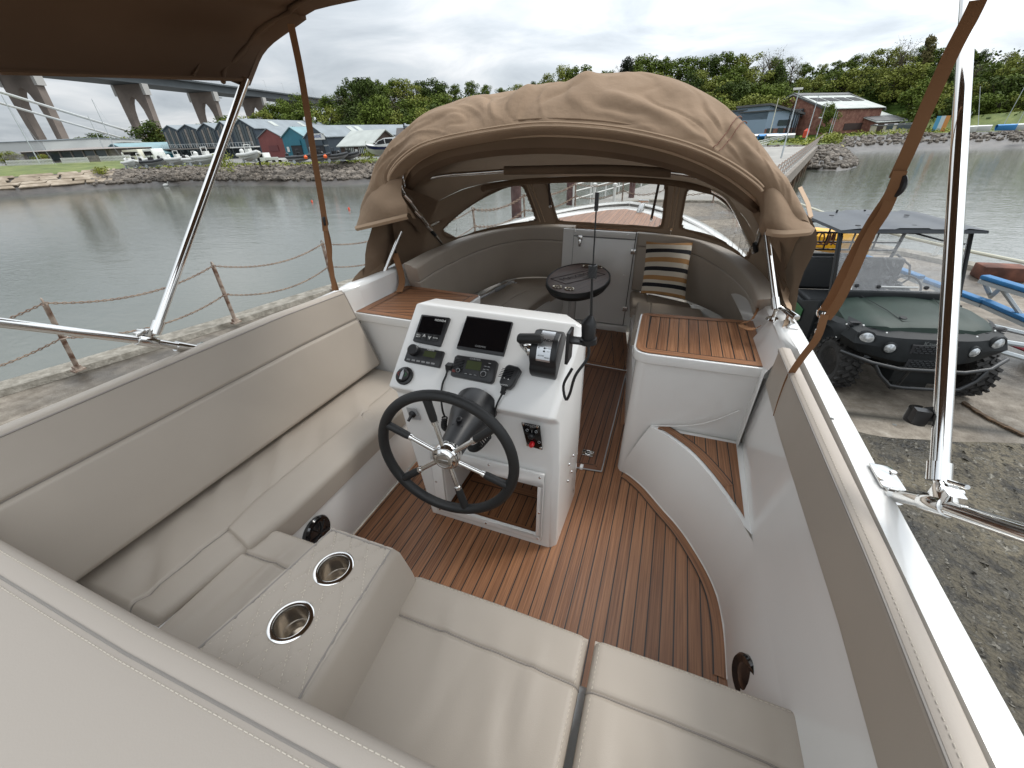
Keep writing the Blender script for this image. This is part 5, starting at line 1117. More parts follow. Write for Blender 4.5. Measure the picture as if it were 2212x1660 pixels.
# raised kerb on the water side
b = G(); kp = [p for p in qv[1:16]]; rows = []
for i, p in enumerate(kp):
    a, c = kp[max(0, i - 1)], kp[min(len(kp) - 1, i + 1)]; t = (c - a).normalized(); n_ = V((t.y, -t.x, 0)); rows.append([p + V((0, 0, -.1)) - n_ * .01, p + V((0, 0, .10)) - n_ * .005, p + n_ * .42 + V((0, 0, .10)), p + n_ * .45 + V((0, 0, .004))])
b.grid(rows, flip=True); struct(b, 'kerb', ramp_mat('kerb_stone', [(.3, (.11, .095, .07)), (.5, (.21, .19, .155)), (.7, (.34, .31, .26))], 6, bscale=30, bump=1), smooth=False)
# rough unpaved strip beside the boat
edge = spline([g(1800, 900), g(1860, 935), g(1960, 948), g(2080, 955), g(2212, 958), g(2500, 985)], 30)
b = G(); b.grid([[V((p.x, p.y + .05 * noise.noise(p * 2), .004)), V((p.x * .8, (p.y) * .5, .004)), V((p.x * .6, -6, .004))] for p in edge]); struct(b, 'rough_ground', DIRT)
b = G(); rnd = random.Random(5)
for k in range(5200):
    u, v_ = rnd.random(), rnd.random() ** 1.3; p = edge[int(u * 29)]; q = V((p.x, p.y - .05, 0)).lerp(V((p.x * .6, 0, 0)), v_ * .7); s_ = rnd.uniform(.005, .02) * (1 if rnd.random() < .95 else 2.2)
    b.add([q + V((rnd.uniform(-1, 1), rnd.uniform(-1, 1), 0)).normalized() * s_ * rnd.uniform(.6, 1.2) + V((0, 0, .004)) for _ in range(3)] + [q + V((rnd.uniform(-.3, .3) * s_, rnd.uniform(-.3, .3) * s_, s_ * .8))], [(0, 1, 3), (1, 2, 3), (2, 0, 3)])
wsolo(b, 'loose_stones', mat('pebbles', (.035, .03, .024), .8, col2=(.24, .22, .18), vs=14), 'loose stones scattered over the rough ground beside the boat', 'stones', kind='stuff', smooth=False)
# plank / track in the concrete joint
b = G(); ps = spline([g(2078, 872), g(2130, 905), g(2212, 945)], 14); b.ribbon([p + V((0, 0, .02)) for p in ps], [V((.022 + .008 * math.sin(i * 2.1), .016, 0)) for i in range(14)], .012); struct(b, 'timber_rail', mat('old_timber', (.075, .045, .022), .9, var=.6, vs=14, bump=1, bs=30, stretch=(1, 6, 1)))
if 0: b = G(); ps = spline([g(1790, 850), g(1840, 880), g(1880, 915)], 8); b.ribbon([p + V((0, 0, .012)) for p in ps], [V((.06, .05, 0))] * 8, .006); struct(b, 'timber_rail', MC['old_timber'])
# water
wm = bpy.data.materials.new('water'); wm.use_nodes = True; t_ = wm.node_tree; pb_ = t_.nodes['Principled BSDF']; pb_.inputs['Base Color'].default_value = (.075, .083, .065, 1); pb_.inputs['Roughness'].default_value = .05; pb_.inputs['IOR'].default_value = 1.65
A_ = t_.nodes.new; tcn, mpn = A_('ShaderNodeTexCoord'), A_('ShaderNodeMapping'); mpn.inputs['Rotation'].default_value = (0, 0, math.radians(25)); mpn.inputs['Scale'].default_value = (.55, 1.3, 1); t_.links.new(tcn.outputs['Object'], mpn.inputs[0])
prev = None
for sc_, st_r, ds in ((.4, .5, .04), (2.0, .5, .03), (7, .5, .014)):
    nz = A_('ShaderNodeTexNoise'); nz.inputs['Scale'].default_value = sc_; nz.inputs['Detail'].default_value = 4; nz.inputs['Distortion'].default_value = .6; bp = A_('ShaderNodeBump'); bp.inputs['Strength'].default_value = st_r; bp.inputs['Distance'].default_value = ds
    t_.links.new(mpn.outputs[0], nz.inputs['Vector']); t_.links.new(nz.outputs[0], bp.inputs['Height'])
    if prev: t_.links.new(prev.outputs[0], bp.inputs['Normal'])
    prev = bp
t_.links.new(prev.outputs[0], pb_.inputs['Normal'])
b = G(); b.add([V((x, y, -2.5)) for x, y in ((-900, -300), (900, -300), (900, 900), (-900, 900))], [(0, 1, 2, 3)]); struct(b, 'water', wm, smooth=False)
# shore lines (water edge, foot of rocks, bank top)
sw = curve2([(-230, -40), (-150, 8), (-118, 29), (-103.5, 39), (-98.5, 50), (-91, 54.5), (-82, 57), (-72, 56.5), (-62, 56.3), (-48, 56), (-42, 62), (-20, 76), (0, 86), (10, 84), (15.5, 77), (19.5, 72), (24, 80), (28, 98), (34.5, 117), (45, 119.5), (62, 121), (110, 118), (220, 95), (400, 60)], 220)
st = curve2([(-236, -36), (-155, 12), (-122, 33), (-109, 43), (-108, 56), (-103, 63), (-92, 66.5), (-80, 65.5), (-69, 64), (-56, 66), (-48, 69), (-24, 84), (-2, 95), (11, 93), (17.5, 90), (20.5, 88), (23.5, 95), (26, 112), (32, 127), (44, 134), (62, 133), (112, 130), (224, 108), (405, 72)], 220)
def hz(d_):
    for (a, za_), (c, zc_) in zip(((0, 0), (158, 0), (178, 0), (190, 3), (205, 10), (232, 17), (320, 20), (2000, 20)), ((158, 0), (178, 0), (190, 3), (205, 10), (232, 17), (320, 20), (2000, 20), (9999, 20))):
        if a <= d_ < c: return za_ + (zc_ - za_) * (d_ - a) / (c - a)
    return 20
def hf(p): az = math.degrees(math.atan2(p.x, p.y)); return max(0, min(1, (az + 60) / 25))
def hill(p, d_): q = out(p, d_); return hz(math.hypot(q.x, q.y)) * hf(q)
def out(p, d_): q = V((p.x, p.y, 0)); n_ = q.normalized(); return q + n_ * d_
rows = []
for i in range(220):
    a, c = sw[i], st[i]; row = []
    for j in range(9):
        t = j / 8; p = a.lerp(c, t); z = -2.75 + 2.85 * (t ** .8); row.append(V((p.x + .5 * noise.noise(p * .4), p.y + .5 * noise.noise(p * .4 + V((9, 0, 0))), z + .25 * noise.noise(V((p.x * .5, p.y * .5, 1))) * (0 < t < 1))))
    rows.append(row)
b = G(); b.grid(rows); struct(b, 'shore_bank', MUD)
GRASS = ramp_mat('grass', [(.3, (.055, .075, .015)), (.5, (.11, .14, .03)), (.7, (.19, .20, .06))], .35, bscale=6, bump=.6, bd=.08)
TARM = ramp_mat('yard_tarmac', [(.35, (.14, .135, .125)), (.65, (.21, .205, .19))], .3, bscale=9, bump=.2)
def out(p, d_): q = V((p.x, p.y, 0)); n_ = q.normalized(); return q + n_ * d_
def lift(p, d_): az = math.degrees(math.atan2(p.x, p.y)); return 1.15 * max(0, min(1, (-53 - az) / 5)) * max(0, min(1, d_ / 33))
rows = []; rows2 = []
for i in range(220):
    p = rows_last = st[i]; az = math.degrees(math.atan2(p.x, p.y)); gw_ = 9 if az > -52 else 9 + min(1, (-52 - az) / 6) * 26
    rows.append([out(p, d_) + V((0, 0, .12 * (d_ > 0) + hill(p, d_) + (.12 if d_ <= gw_ else .0) + lift(p, d_))) for d_ in (0, .6, gw_ * .5, gw_)])
    rows2.append([out(p, d_) + V((0, 0, .2 + hill(p, d_) + lift(p, d_))) for d_ in (gw_ - .5, 25, 40, 55, 70, 85, 100, 120, 150, 300, 700)])
b = G(); b.grid(rows); struct(b, 'grass_bank', GRASS)
b = G()
cut = next(i for i in range(220) if st[i].x > -5)
b.grid(rows2[:cut]); struct(b, 'yard', TARM); b = G(); b.grid(rows2[cut - 1:]); struct(b, 'hill', mat('wood_floor', (.025, .04, .010), 1, var=.5, vs=.3, spec=0))
# rocks of the revetment
b = G(); rnd = random.Random(9); RM1 = ramp_mat('rock', [(.3, (.05, .042, .034)), (.5, (.125, .105, .085)), (.62, (.22, .185, .15)), (.75, (.36, .32, .27))], .9, bscale=5, bump=.6, bd=.05)
ico = bmesh.new(); bmesh.ops.create_icosphere(ico, subdivisions=1, radius=1); iv = [v.co.copy() for v in ico.verts]; jf = [tuple(v.index for v in f.verts) for f in ico.faces]; ico.free()
def rock(b, p, s_, rnd, flat=.6):
    R = Matrix.Rotation(rnd.uniform(0, 6.3), 3, 'Z') @ Matrix.Rotation(rnd.uniform(-.5, .5), 3, 'X'); sc_ = V((rnd.uniform(.7, 1.4), rnd.uniform(.6, 1.1), rnd.uniform(.45, .9) * flat / .6)) * s_
    b.add([p + R @ V((v.x * sc_.x, v.y * sc_.y, v.z * sc_.z)) * rnd.uniform(.8, 1.1) for v in iv], jf)
def slope(i, t):
    i0 = min(int(i), 218); f_ = i - i0; a = rows_s[i0][0].lerp(rows_s[i0 + 1][0], f_)
    q = sw[i0].lerp(sw[i0 + 1], f_).lerp(st[i0].lerp(st[i0 + 1], f_), t); return V((q.x, q.y, -2.75 + 2.85 * (t ** .8)))
rows_s = [[p] for p in sw]
def idxr(x0, x1, arr=sw): ii = [i for i in range(220) if x0 <= arr[i].x <= x1]; return min(ii), max(ii)
i0, i1 = idxr(-100, -40)
for k in range(3000): i = rnd.uniform(i0, i1); t = rnd.uniform(.22, .95); rock(b, slope(i, t) + V((0, 0, .1)), rnd.uniform(.18, .5) * (1 if rnd.random() < .93 else 1.8), rnd)
i0, i1 = idxr(14, 30)
for k in range(900): i = rnd.uniform(i0, i1); t = rnd.uniform(.1, .9); rock(b, slope(i, t) + V((0, 0, .1)), rnd.uniform(.22, .6), rnd)
i0, i1 = idxr(30, 130)
for k in range(1100): i = rnd.uniform(i0, i1); t = rnd.uniform(.35, 1.0); rock(b, slope(i, t) + V((0, 0, .1)), rnd.uniform(.2, .6), rnd)
wsolo(b, 'rocks', RM1, 'heap of brown and grey boulders along the far water edge', 'rocks', kind='stuff', smooth=False)
# pitched slabs on the left
b = G(); i0, i1 = idxr(-150, -96); SLB = ramp_mat('slab_stone', [(.3, (.13, .095, .06)), (.5, (.24, .19, .135)), (.65, (.36, .30, .23))], .35, bscale=3, bump=.4, bd=.05)
for r_ in range(5):
    i = i0
    while i < i1:
        w_ = rnd.uniform(.7, 1.5) * 1.2; t0, t1 = .30 + r_ * .14 + rnd.uniform(-.01, .01), .30 + (r_ + 1) * .14 - .012
        q = [slope(i + .05, t0), slope(min(i1, i + w_ - .06), t0), slope(min(i1, i + w_ - .06 + rnd.uniform(-.2, .2)), t1), slope(i + .05, t1)]; nn_ = (q[1] - q[0]).cross(q[3] - q[0]).normalized(); nn_ = nn_ if nn_.z > 0 else -nn_
        b.prism([p + nn_ * .1 for p in q], nn_ * (.18 + rnd.uniform(-.05, .07))); i += w_
wsolo(b, 'stone_pitching', SLB, 'sloping revetment of large squared brown stone slabs below the lawn', 'stone revetment', smooth=False)
# bushes / weeds on the bank
LEAF = {}
def leafmat(n, c1, c2, sc_=.25):
    m = mat(n, c1, .75, col2=c2, vs=sc_, spec=.15, detail=3); return m
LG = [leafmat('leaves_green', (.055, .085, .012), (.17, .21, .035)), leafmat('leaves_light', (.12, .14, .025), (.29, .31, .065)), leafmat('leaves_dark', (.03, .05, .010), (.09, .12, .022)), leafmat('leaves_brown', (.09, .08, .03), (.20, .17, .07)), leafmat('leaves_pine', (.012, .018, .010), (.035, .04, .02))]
def leafball(b, c, r, n, s_, rnd, sq=(1, 1, 1)):
    for k in range(n):
        d_ = V((rnd.gauss(0, 1), rnd.gauss(0, 1), rnd.gauss(0, 1))).normalized(); q = rnd.random() ** .38; p = c + V((d_.x * sq[0], d_.y * sq[1], d_.z * sq[2])) * (r * q)
        a = (d_ * .8 + V((rnd.uniform(-1, 1), rnd.uniform(-1, 1), rnd.uniform(-.6, 1.2)))).normalized(); u = a.orthogonal().normalized(); w_ = a.cross(u); t = rnd.uniform(0, 6.3); u, w_ = u * math.cos(t) + w_ * math.sin(t), w_ * math.cos(t) - u * math.sin(t); e_ = s_ * rnd.uniform(.6, 1.3)
        b.add([p - u * e_, p + w_ * e_ * .7, p + u * e_, p - w_ * e_ * .7], [(0, 1, 2, 3)])
b = G(); rnd = random.Random(4)
for k in range(260):
    i = rnd.uniform(*idxr(-95, -40)); p = slope(i, rnd.uniform(.88, 1.0)); leafball(b, p + V((0, 0, .2)), rnd.uniform(.3, .8), 26, .14, rnd, (1.4, 1.4, .7))
for k in range(260):
    i = rnd.uniform(*idxr(14, 130)); p = slope(i, 1.0); leafball(b, out(p, rnd.uniform(0, 5)) + V((0, 0, .3)), rnd.uniform(.5, 1.4), 34, .2, rnd, (1.5, 1.5, .8))
wsolo(b, 'weeds', LG[1], 'weeds and low scrub along the top of the rocky bank', 'weeds', kind='stuff', smooth=False)
for px, s_, lb in ((457 + 28, 1.5, 'bushy green shrub on the bank right of the steel pole'), (808 - 6, 1.5, 'pale green shrub on the bank edge just left of the hood'), (205, .8, 'small white-flowering tuft on the stone revetment')):
    q = gd(px, 350, 92 if px > 300 else 118); q.z = -.1 if px > 300 else -.5; b = G()
    for k in range(7): leafball(b, q + V((rnd.uniform(-1, 1), rnd.uniform(-1, 1), rnd.uniform(.2, 1.4))) * s_, .7 * s_, 70, .14, rnd)
    wsolo(b, 'shrub', LG[1], lb, 'shrub', smooth=False)
# ================================================================ trees
def tree_meshes(kind, seed):
    rnd = random.Random(seed); tr, cr_ = G(), G(); H_ = 1.0
    bark = kind
    tr.tube([(0, 0, -.05), (.01, 0, .2), (0, .01, .45), (.01, 0, .75)], [.032, .024, .017, .006], 7)
    nb = 11
    lobes = []
    for k in range(nb):
        a = k * 2.4 + rnd.uniform(-.4, .4); z0 = rnd.uniform(.22, .62); z1 = min(.97, z0 + rnd.uniform(.12, .36)); rr_ = rnd.uniform(.16, .34) * (1.15 - abs(z1 - .55))
        if kind == 'poplar': rr_ *= .3
        if kind == 'pine': rr_ *= .6
        e_ = V((math.cos(a) * rr_, math.sin(a) * rr_, z1)); tr.tube([(0, 0, z0), V((0, 0, z0)).lerp(e_, .5) + V((0, 0, .02)), e_], [.012, .008, .003], 5); lobes.append((e_, rnd.uniform(.12, .20)))
    if kind in ('broad', 'light', 'dark'):
        for k in range(8): a = k * .9; lobes.append((V((math.cos(a) * .24, math.sin(a) * .24, rnd.uniform(.10, .3))), rnd.uniform(.13, .19)))
    for k in range(9): a = rnd.uniform(0, 6.3); rr_ = rnd.uniform(0, .22) * (.3 if kind == 'poplar' else 1); lobes.append((V((math.cos(a) * rr_, math.sin(a) * rr_, rnd.uniform(.3, .92))), rnd.uniform(.13, .2)))
    dens = dict(broad=120, light=85, bare=26, dark=140, pine=120, poplar=70)[kind]
    for c, r_ in lobes:
        if kind in ('poplar',): r_ *= .7
        leafball(cr_, c, r_, dens, .026 if kind != 'bare' else .013, rnd, (1, 1, .85))
    if kind in ('bare', 'light'):
        for k in range(70 if kind == 'bare' else 25): c, r_ = rnd.choice(lobes); d_ = V((rnd.gauss(0, 1), rnd.gauss(0, 1), rnd.gauss(0, 1) + .6)).normalized(); tr.tube([c, c + d_ * r_ * 1.15], [.003, .001], 3)
    return tr, cr_
PROTO = {}
BARK = mat('bark', (.07, .055, .042), .9)
MK = dict(broad=LG[0], light=LG[1], dark=LG[2], bare=LG[3], pine=LG[4], poplar=LG[3])
def mk(b, name, m):
    me = bpy.data.meshes.new(name); me.from_pydata([tuple(p) for p in b.v], [], b.f); me.materials.append(m); return me
for kd in MK:
    for sd_ in range(3 if kd in ('broad', 'light', 'dark') else 1):
        a, c = tree_meshes(kd, sd_ * 7 + len(kd)); PROTO[(kd, sd_)] = (mk(a, 'trunk', BARK), mk(c, 'crown', MK[kd]))
def tree(p, h, kind, label, group=None, wide=1., sd_=0, lean=(0, 0), name='tree'):
    e_ = bpy.data.objects.new(name, None); C.objects.link(e_); e_.location = p; e_.rotation_euler = (lean[0], lean[1], (p.x * 7.3 + p.y) % 6.28); e_.scale = (h * wide, h * wide, h); tag(e_, label, 'tree', group)
    for me, nm in zip(PROTO[(kind, sd_ if (kind, sd_) in PROTO else 0)], ('trunk', 'crown')): o_ = bpy.data.objects.new(nm, me); C.objects.link(o_); o_.parent = e_
    return e_
line = [(540, 250), (580, 232), (620, 216), (660, 208), (700, 205), (745, 200), (770, 178), (800, 173), (830, 182), (865, 170), (905, 180), (950, 172), (1000, 178), (1045, 172), (1090, 190), (1130, 182), (1170, 172), (1205, 152), (1240, 145), (1275, 152), (1310, 145), (1345, 132), (1395, 122), (1440, 128), (1470, 118), (1515, 130), (1560, 110), (1605, 118), (1650, 115), (1690, 125), (1735, 132), (1790, 124), (1835, 112), (1880, 106), (1930, 100), (1985, 112), (2040, 108), (2100, 108), (2150, 100), (2200, 104), (2270, 100), (2340, 100)]
def topl(x):
    for (a, ya), (c, yc) in zip(line, line[1:]):
        if a <= x <= c: return ya + (yc - ya) * (x - a) / (c - a)
    return line[0][1] if x < 540 else line[-1][1]
TREES = []; rt = random.Random(12); KINDS = ['broad', 'light', 'dark', 'broad', 'bare', 'broad', 'light']
LBL = {'broad': 'full green tree', 'light': 'yellow-green tree', 'dark': 'dark tree', 'bare': 'thin brown tree'}
def zone(x): return 'behind the waterside sheds' if x < 930 else ('above the tan hood' if x < 1560 else 'behind the brick building')
for row_, (dist, dy, hz_) in enumerate(((232, 0, 20), (205, 30, 13), (182, 62, 5), (168, 92, 1))):
    x = 548 + row_ * 13
    while x < 2330:
        vis = x < 960 or x > 1540 or row_ < 2
        if vis and not (row_ > 1 and 1690 < x < 1960) and not (row_ == 3 and x < 760) and not (row_ >= 2 and x < 600):
            ds = dist - (12 if x < 960 else 0); ty = topl(x) + dy + rt.uniform(-7, 10); p = gd(x, 250, ds * rt.uniform(.97, 1.03)); base = max(0, hz(math.hypot(p.x, p.y)) * hf(p) - .4); p.z = 0; hh = htop(p, ty) - base
            if hh > 4: k = rt.choice(KINDS); k = 'broad' if k == 'bare' and row_ > 1 else k; p.z = base; TREES.append((x, row_, k, zone(x), tree(p, hh, k, 'tree', None, wide=rt.uniform(.75, 1.05) * min(1.25, 17 / hh + .25), sd_=rt.randrange(3))))
        x += rt.uniform(26, 38) * (.7 if x < 960 else 1)
ORD = ['first', 'second', 'third', 'fourth', 'fifth', 'sixth', 'seventh', 'eighth', 'ninth', 'tenth', 'eleventh', 'twelfth', 'thirteenth', 'fourteenth', 'fifteenth', 'sixteenth', 'seventeenth', 'eighteenth', 'nineteenth', 'twentieth'] + ['twenty-' + q for q in ('first', 'second', 'third', 'fourth', 'fifth', 'sixth', 'seventh', 'eighth', 'ninth')]
cnt = {}
for x, row_, k, zn, o_ in sorted(TREES, key=lambda q: q[0]):
    rn = ('highest row', 'upper middle row', 'lower middle row', 'foot row')[row_]; key = (row_, k, zn); cnt[key] = cnt.get(key, 0) + 1
    o_['label'] = ORD[cnt[key] - 1] + ' ' + LBL[k] + ' from the left in the ' + rn + ' ' + zn; o_['group'] = 'trees ' + zn
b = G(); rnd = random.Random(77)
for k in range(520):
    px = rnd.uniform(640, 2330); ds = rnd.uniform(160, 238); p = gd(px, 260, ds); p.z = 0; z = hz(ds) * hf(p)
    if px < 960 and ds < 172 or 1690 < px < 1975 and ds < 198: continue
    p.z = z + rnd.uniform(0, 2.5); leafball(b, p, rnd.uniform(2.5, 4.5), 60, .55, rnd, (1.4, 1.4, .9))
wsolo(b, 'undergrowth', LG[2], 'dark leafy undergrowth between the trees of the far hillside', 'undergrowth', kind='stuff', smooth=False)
for px, ty, ds, kd, wd, lb, ln in ((793, 171, 186, 'dark', .85, 'tall rounded dark beech standing above the pale shed roofs', 0), (1343, 124, 215, 'pine', .6, 'dark pine poking up just above the top of the tan hood', 0), (1905, 80, 215, 'bare', .8, 'tallest thin-leaved tree above the brick building', 0), (1958, 66, 220, 'poplar', .8, 'slim dark poplar above the brick building', .1), (1640, 106, 215, 'bare', .9, 'bare twiggy tree high on the hillside left of the brick building', 0), (1215, 140, 225, 'light', .8, 'yellow-green tree rising left of the dark pine', 0), (818, 205, 165, 'broad', .9, 'bright green tree at the foot of the tall dark beech', 0), (910, 235, 160, 'light', .8, 'small bright tree right of the brown shed roofs', 0)):
    p = gd(px, 250, ds); p.z = 0; base = max(0, hz(ds) * hf(p) - .3); hh = htop(p, ty) - base; p.z = base; tree(p, hh, kd, lb, wide=wd * min(1, 16 / hh + .2), lean=(0, ln))
for k, (px, ty, ds) in enumerate(((20, 322, 330), (75, 318, 320), (150, 302, 300), (190, 297, 300), (228, 292, 290), (262, 294, 290), (300, 300, 300), (345, 268, 250), (372, 275, 250), (115, 312, 310), (400, 280, 260), (430, 272, 260), (468, 268, 260), (505, 258, 260), (535, 250, 250))):
    p = gd(px, 330, ds); p.z = 0; hh = htop(p, ty); tree(p, hh, ('broad', 'dark', 'light')[k % 3], ORD[k] + ' broad tree from the left in the distant belt below the bridge', 'trees below the bridge', wide=1.5, sd_=k % 3)
for px, ty, lb in ((30, 333, 'pale willow bush left of the pavilion roof'), (100, 340, 'pale bush in front of the grey warehouse')):
    p = gd(px, 360, 165); p.z = 0; tree(p, htop(p, ty - 6), 'light', lb, wide=1.5, name='bush')
p = gd(1778, 290, 150); p.z = 0; tree(p, htop(p, 222), 'broad', 'leafy round tree directly in front of the brick building', wide=.72, sd_=1)
# ================================================================ bridge
def g0(px, dist, z=0.): p = gd(px, 320, dist); p.z = z; return p
BCON = mat('pier_concrete', (.17, .14, .12), .85, var=.2, vs=.1); BCON2 = mat('pier_head_concrete', (.36, .35, .33), .8); STEEL = mat('bridge_steel', (.05, .06, .065), .6, var=.15, vs=.05)
br = wthing('road_bridge', 'high road bridge on arched concrete piers crossing the left background', 'bridge', (-400, 260, 0))
tops = [g(35, 157, 46), g(270, 184, 46), g(430, 201, 46), g(545, 212.5, 46)]
dv = (tops[3] - tops[0]).normalized(); dv.z = 0; dv.normalize(); cr2 = V((dv.y, -dv.x, 0)); base0 = tops[0]
tops = [base0 + dv * (t - base0).dot(dv) for t in tops]; step_ = (tops[3] - tops[0]).length / 3
for k, q in enumerate(tops + [tops[3] + dv * 75]):
    wd, dp = 13.5, 2.3; b = G(); b2 = G()
    n = 12
    for sg in (-1, 1):
        # leg with arched inner side
        out_ = [(0, 10.2), (36, 12.2), (44, 12.6), (46, 12.6)]; inn = [(0, 6.6), (24, 6.9), (30, 6.0), (34.5, 4.2), (37.6, 2), (38.6, 0)]
        prof = [V((0, 0, z)) + cr2 * (sg * x * .95) for z, x in out_] + [V((0, 0, 46))] + [V((0, 0, z)) + cr2 * (sg * x * .95) for z, x in inn[::-1]]
        b.prism([V((q.x, q.y, 0)) + p - dv * dp for p in prof], dv * dp * 2)
    wpart(b, 'bridge_pier', BCON, br, smooth=False)
    for sg in (-1, 1): b2 = G(); b2.box(V((q.x, q.y, 42.6)) + cr2 * sg * 12.2, (2.2, dp * 2 + .6, 7), Matrix((cr2, dv, V((0, 0, 1)))).transposed()); wpart(b2, 'pier_head', BCON2, br, smooth=False)
RR = Matrix((cr2, dv, V((0, 0, 1)))).transposed(); c = tops[0] - dv * 300; L_ = 1200
b = G(); b.box(V((c.x, c.y, 51.6)) + dv * L_ / 2, (30, L_, 1.2), RR); b.box(V((c.x, c.y, 48.6)) + dv * L_ / 2, (24, L_, 5), RR); wpart(b, 'bridge_deck', STEEL, br, smooth=False)
b = G()
for s_ in (-14.6, 14.6):
    for z in (52.9, 53.7): b.box(V((c.x, c.y, z)) + cr2 * s_ + dv * L_ / 2, (.12, L_, .12), RR)
    for k in range(0, 300): b.box(V((c.x, c.y, 52.9)) + cr2 * s_ + dv * (k * 3 + 100), (.12, .15, 1.6), RR)
wpart(b, 'parapet', mat('parapet_steel', (.45, .47, .47), .5), br, smooth=False)
for k in range(9): b = G(); p = V((c.x, c.y, 52)) + cr2 * 14 + dv * (460 + k * 32); b.tube([p, p + V((0, 0, 9))], .14, 5); b.tube([p + V((0, 0, 9)), p + V((0, 0, 9.4)) - cr2 * 2], .1, 4); wpart(b, 'lamp_mast', MC['parapet_steel'], br)
b = G(); q = gd(681 * .54 * .94, 188, 470); q = g(461, 200, 49); b.box(V((q.x, q.y, 48)), (9, 5, 1), RR); b.box(V((q.x, q.y, 44.5)), (10, 6, .6), RR); b.tube([q + V((0, 0, -4)), q + V((0, 0, 7))], .5, 6)
for z in (44.8, 46, 48.4, 49.6): b.box(V((q.x, q.y, z)), (10, .2, .2), RR)
wpart(b, 'maintenance_cradle', MC['parapet_steel'], br, smooth=False)
for (ax, ay), (cx_, cy_), d0, d1, r_, lb in (((340, 303), (0, 199), 330, 150, .55, 'upper white suspension cable running down to its red brick anchorage'), ((286, 305), (0, 223), 350, 160, .5, 'lower suspension cable, left of the upper white one')):
    a, c_ = gd(ax, ay, d0), gd(cx_, cy_, d1); e_ = c_ + (c_ - a) * .6; b = G(); b.tube([a, c_, e_], [r_, r_ * .55, r_ * .4], 8); t = wsolo(b, 'suspension_cable', mat('cable_white', (.5, .51, .5), .5), lb, 'cable')
b = G(); a, c_ = g0(322, 300), g0(366, 240); b.prism([a, c_, c_ + V((0, 0, htop(c_, 305))), a + V((0, 0, htop(a, 298)))], V((-10, 20, 0))); wsolo(b, 'anchorage_wall', mat('red_brick_far', (.20, .09, .06), .85, var=.2, vs=.3), 'red brick anchorage block below the end of the bridge cables', 'wall', smooth=False)
# ================================================================ buildings
def corr(n, c, c2=None): return mat(n, c, .5, var=.1, vs=.4)
RG = corr('grey_sheet_roof', (.19, .215, .23)); RW = corr('pale_sheet_roof', (.38, .40, .37)); RT = corr('turquoise_sheet_roof', (.17, .28, .30)); NAV = mat('navy_cladding', (.035, .05, .065), .6, var=.1, vs=.3); TEA = mat('teal_cladding', (.02, .14, .19), .6, var=.1, vs=.5); REDC = mat('red_cladding', (.17, .045, .04), .65, var=.1, vs=.5)
GLS = mat('window_glass', (.06, .075, .08), .08); WHT = mat('white_paint', (.62, .62, .59), .6); DRK = mat('dark_void', (.02, .02, .022), .8); BRN = mat('brown_boards', (.05, .032, .022), .8); GRB = mat('grey_boards', (.20, .18, .16), .85, var=.2, vs=2)
def house(name, label, A, B, depth, eave, ridge, wm_, rm, gable_front=True, over=.3, cat='building', base=0., extras=None, group=None, ribs=0, hip=0, shed=0):
    t = wthing(name, label, cat, (A + B) / 2, group); u = (B - A); u.z = 0; W_ = u.length; u.normalize(); n_ = V((-u.y, u.x, 0)); n_ = n_ if n_.dot((A + B) / 2) > 0 else -n_
    def P(x, y, z): return A + u * x + n_ * y + V((0, 0, z - A.z))
    b = G()
    if gable_front: b.prism([P(0, 0, base), P(W_, 0, base), P(W_, 0, eave), P(W_ / 2, 0, ridge - .05), P(0, 0, eave)], n_ * depth)
    elif hip or shed: b.prism([P(0, 0, base), P(W_, 0, base), P(W_, depth, base), P(0, depth, base)], V((0, 0, eave)))
    else: b.prism([P(0, 0, base), P(0, depth, base), P(0, depth, eave), P(0, depth / 2, ridge - .05), P(0, 0, eave)], u * W_)
    wpart(b, 'wall', wm_, t, smooth=False)
    b = G(); o_ = over
    if gable_front:
        k = (ridge - eave) / (W_ / 2)
        for sg in (0, 1):
            e0 = P(-o_ if not sg else W_ + o_, -o_, eave - k * o_); e1 = P(-o_ if not sg else W_ + o_, depth + o_, eave - k * o_); r0, r1 = P(W_ / 2, -o_, ridge), P(W_ / 2, depth + o_, ridge); b.prism([e0, r0, r1, e1], V((0, 0, .18)))
    elif hip:
        h_ = hip; cs = [P(-o_, -o_, eave), P(W_ + o_, -o_, eave), P(W_ + o_, depth + o_, eave), P(-o_, depth + o_, eave), P(h_, depth / 2, ridge), P(W_ - h_, depth / 2, ridge)]; b.add(cs, [(0, 1, 5, 4), (1, 2, 5), (2, 3, 4, 5), (3, 0, 4), (0, 3, 2, 1)])
    elif shed: b.prism([P(-o_, -o_, eave), P(W_ + o_, -o_, eave + shed), P(W_ + o_, depth, eave + shed), P(-o_, depth, eave)], V((0, 0, .3)))
    else:
        k = (ridge - eave) / (depth / 2)
        for sg in (0, 1): yy = -o_ if not sg else depth + o_; b.prism([P(-o_, yy, eave - k * o_), P(W_ + o_, yy, eave - k * o_), P(W_ + o_, depth / 2, ridge), P(-o_, depth / 2, ridge)], V((0, 0, .18)))
    rf = wpart(b, 'roof', rm, t, smooth=False)
    def panel_(x0, x1, z0, z1, nm, m, y=-.06, th=.08, parent=t): b = G(); b.prism([P(x0, y, z0), P(x1, y, z0), P(x1, y, z1), P(x0, y, z1)], n_ * -th); return wpart(b, nm, m, parent, smooth=False)
    return t, P, panel_, W_, rf, n_, u
def hat(p, py): return htop(p, py)
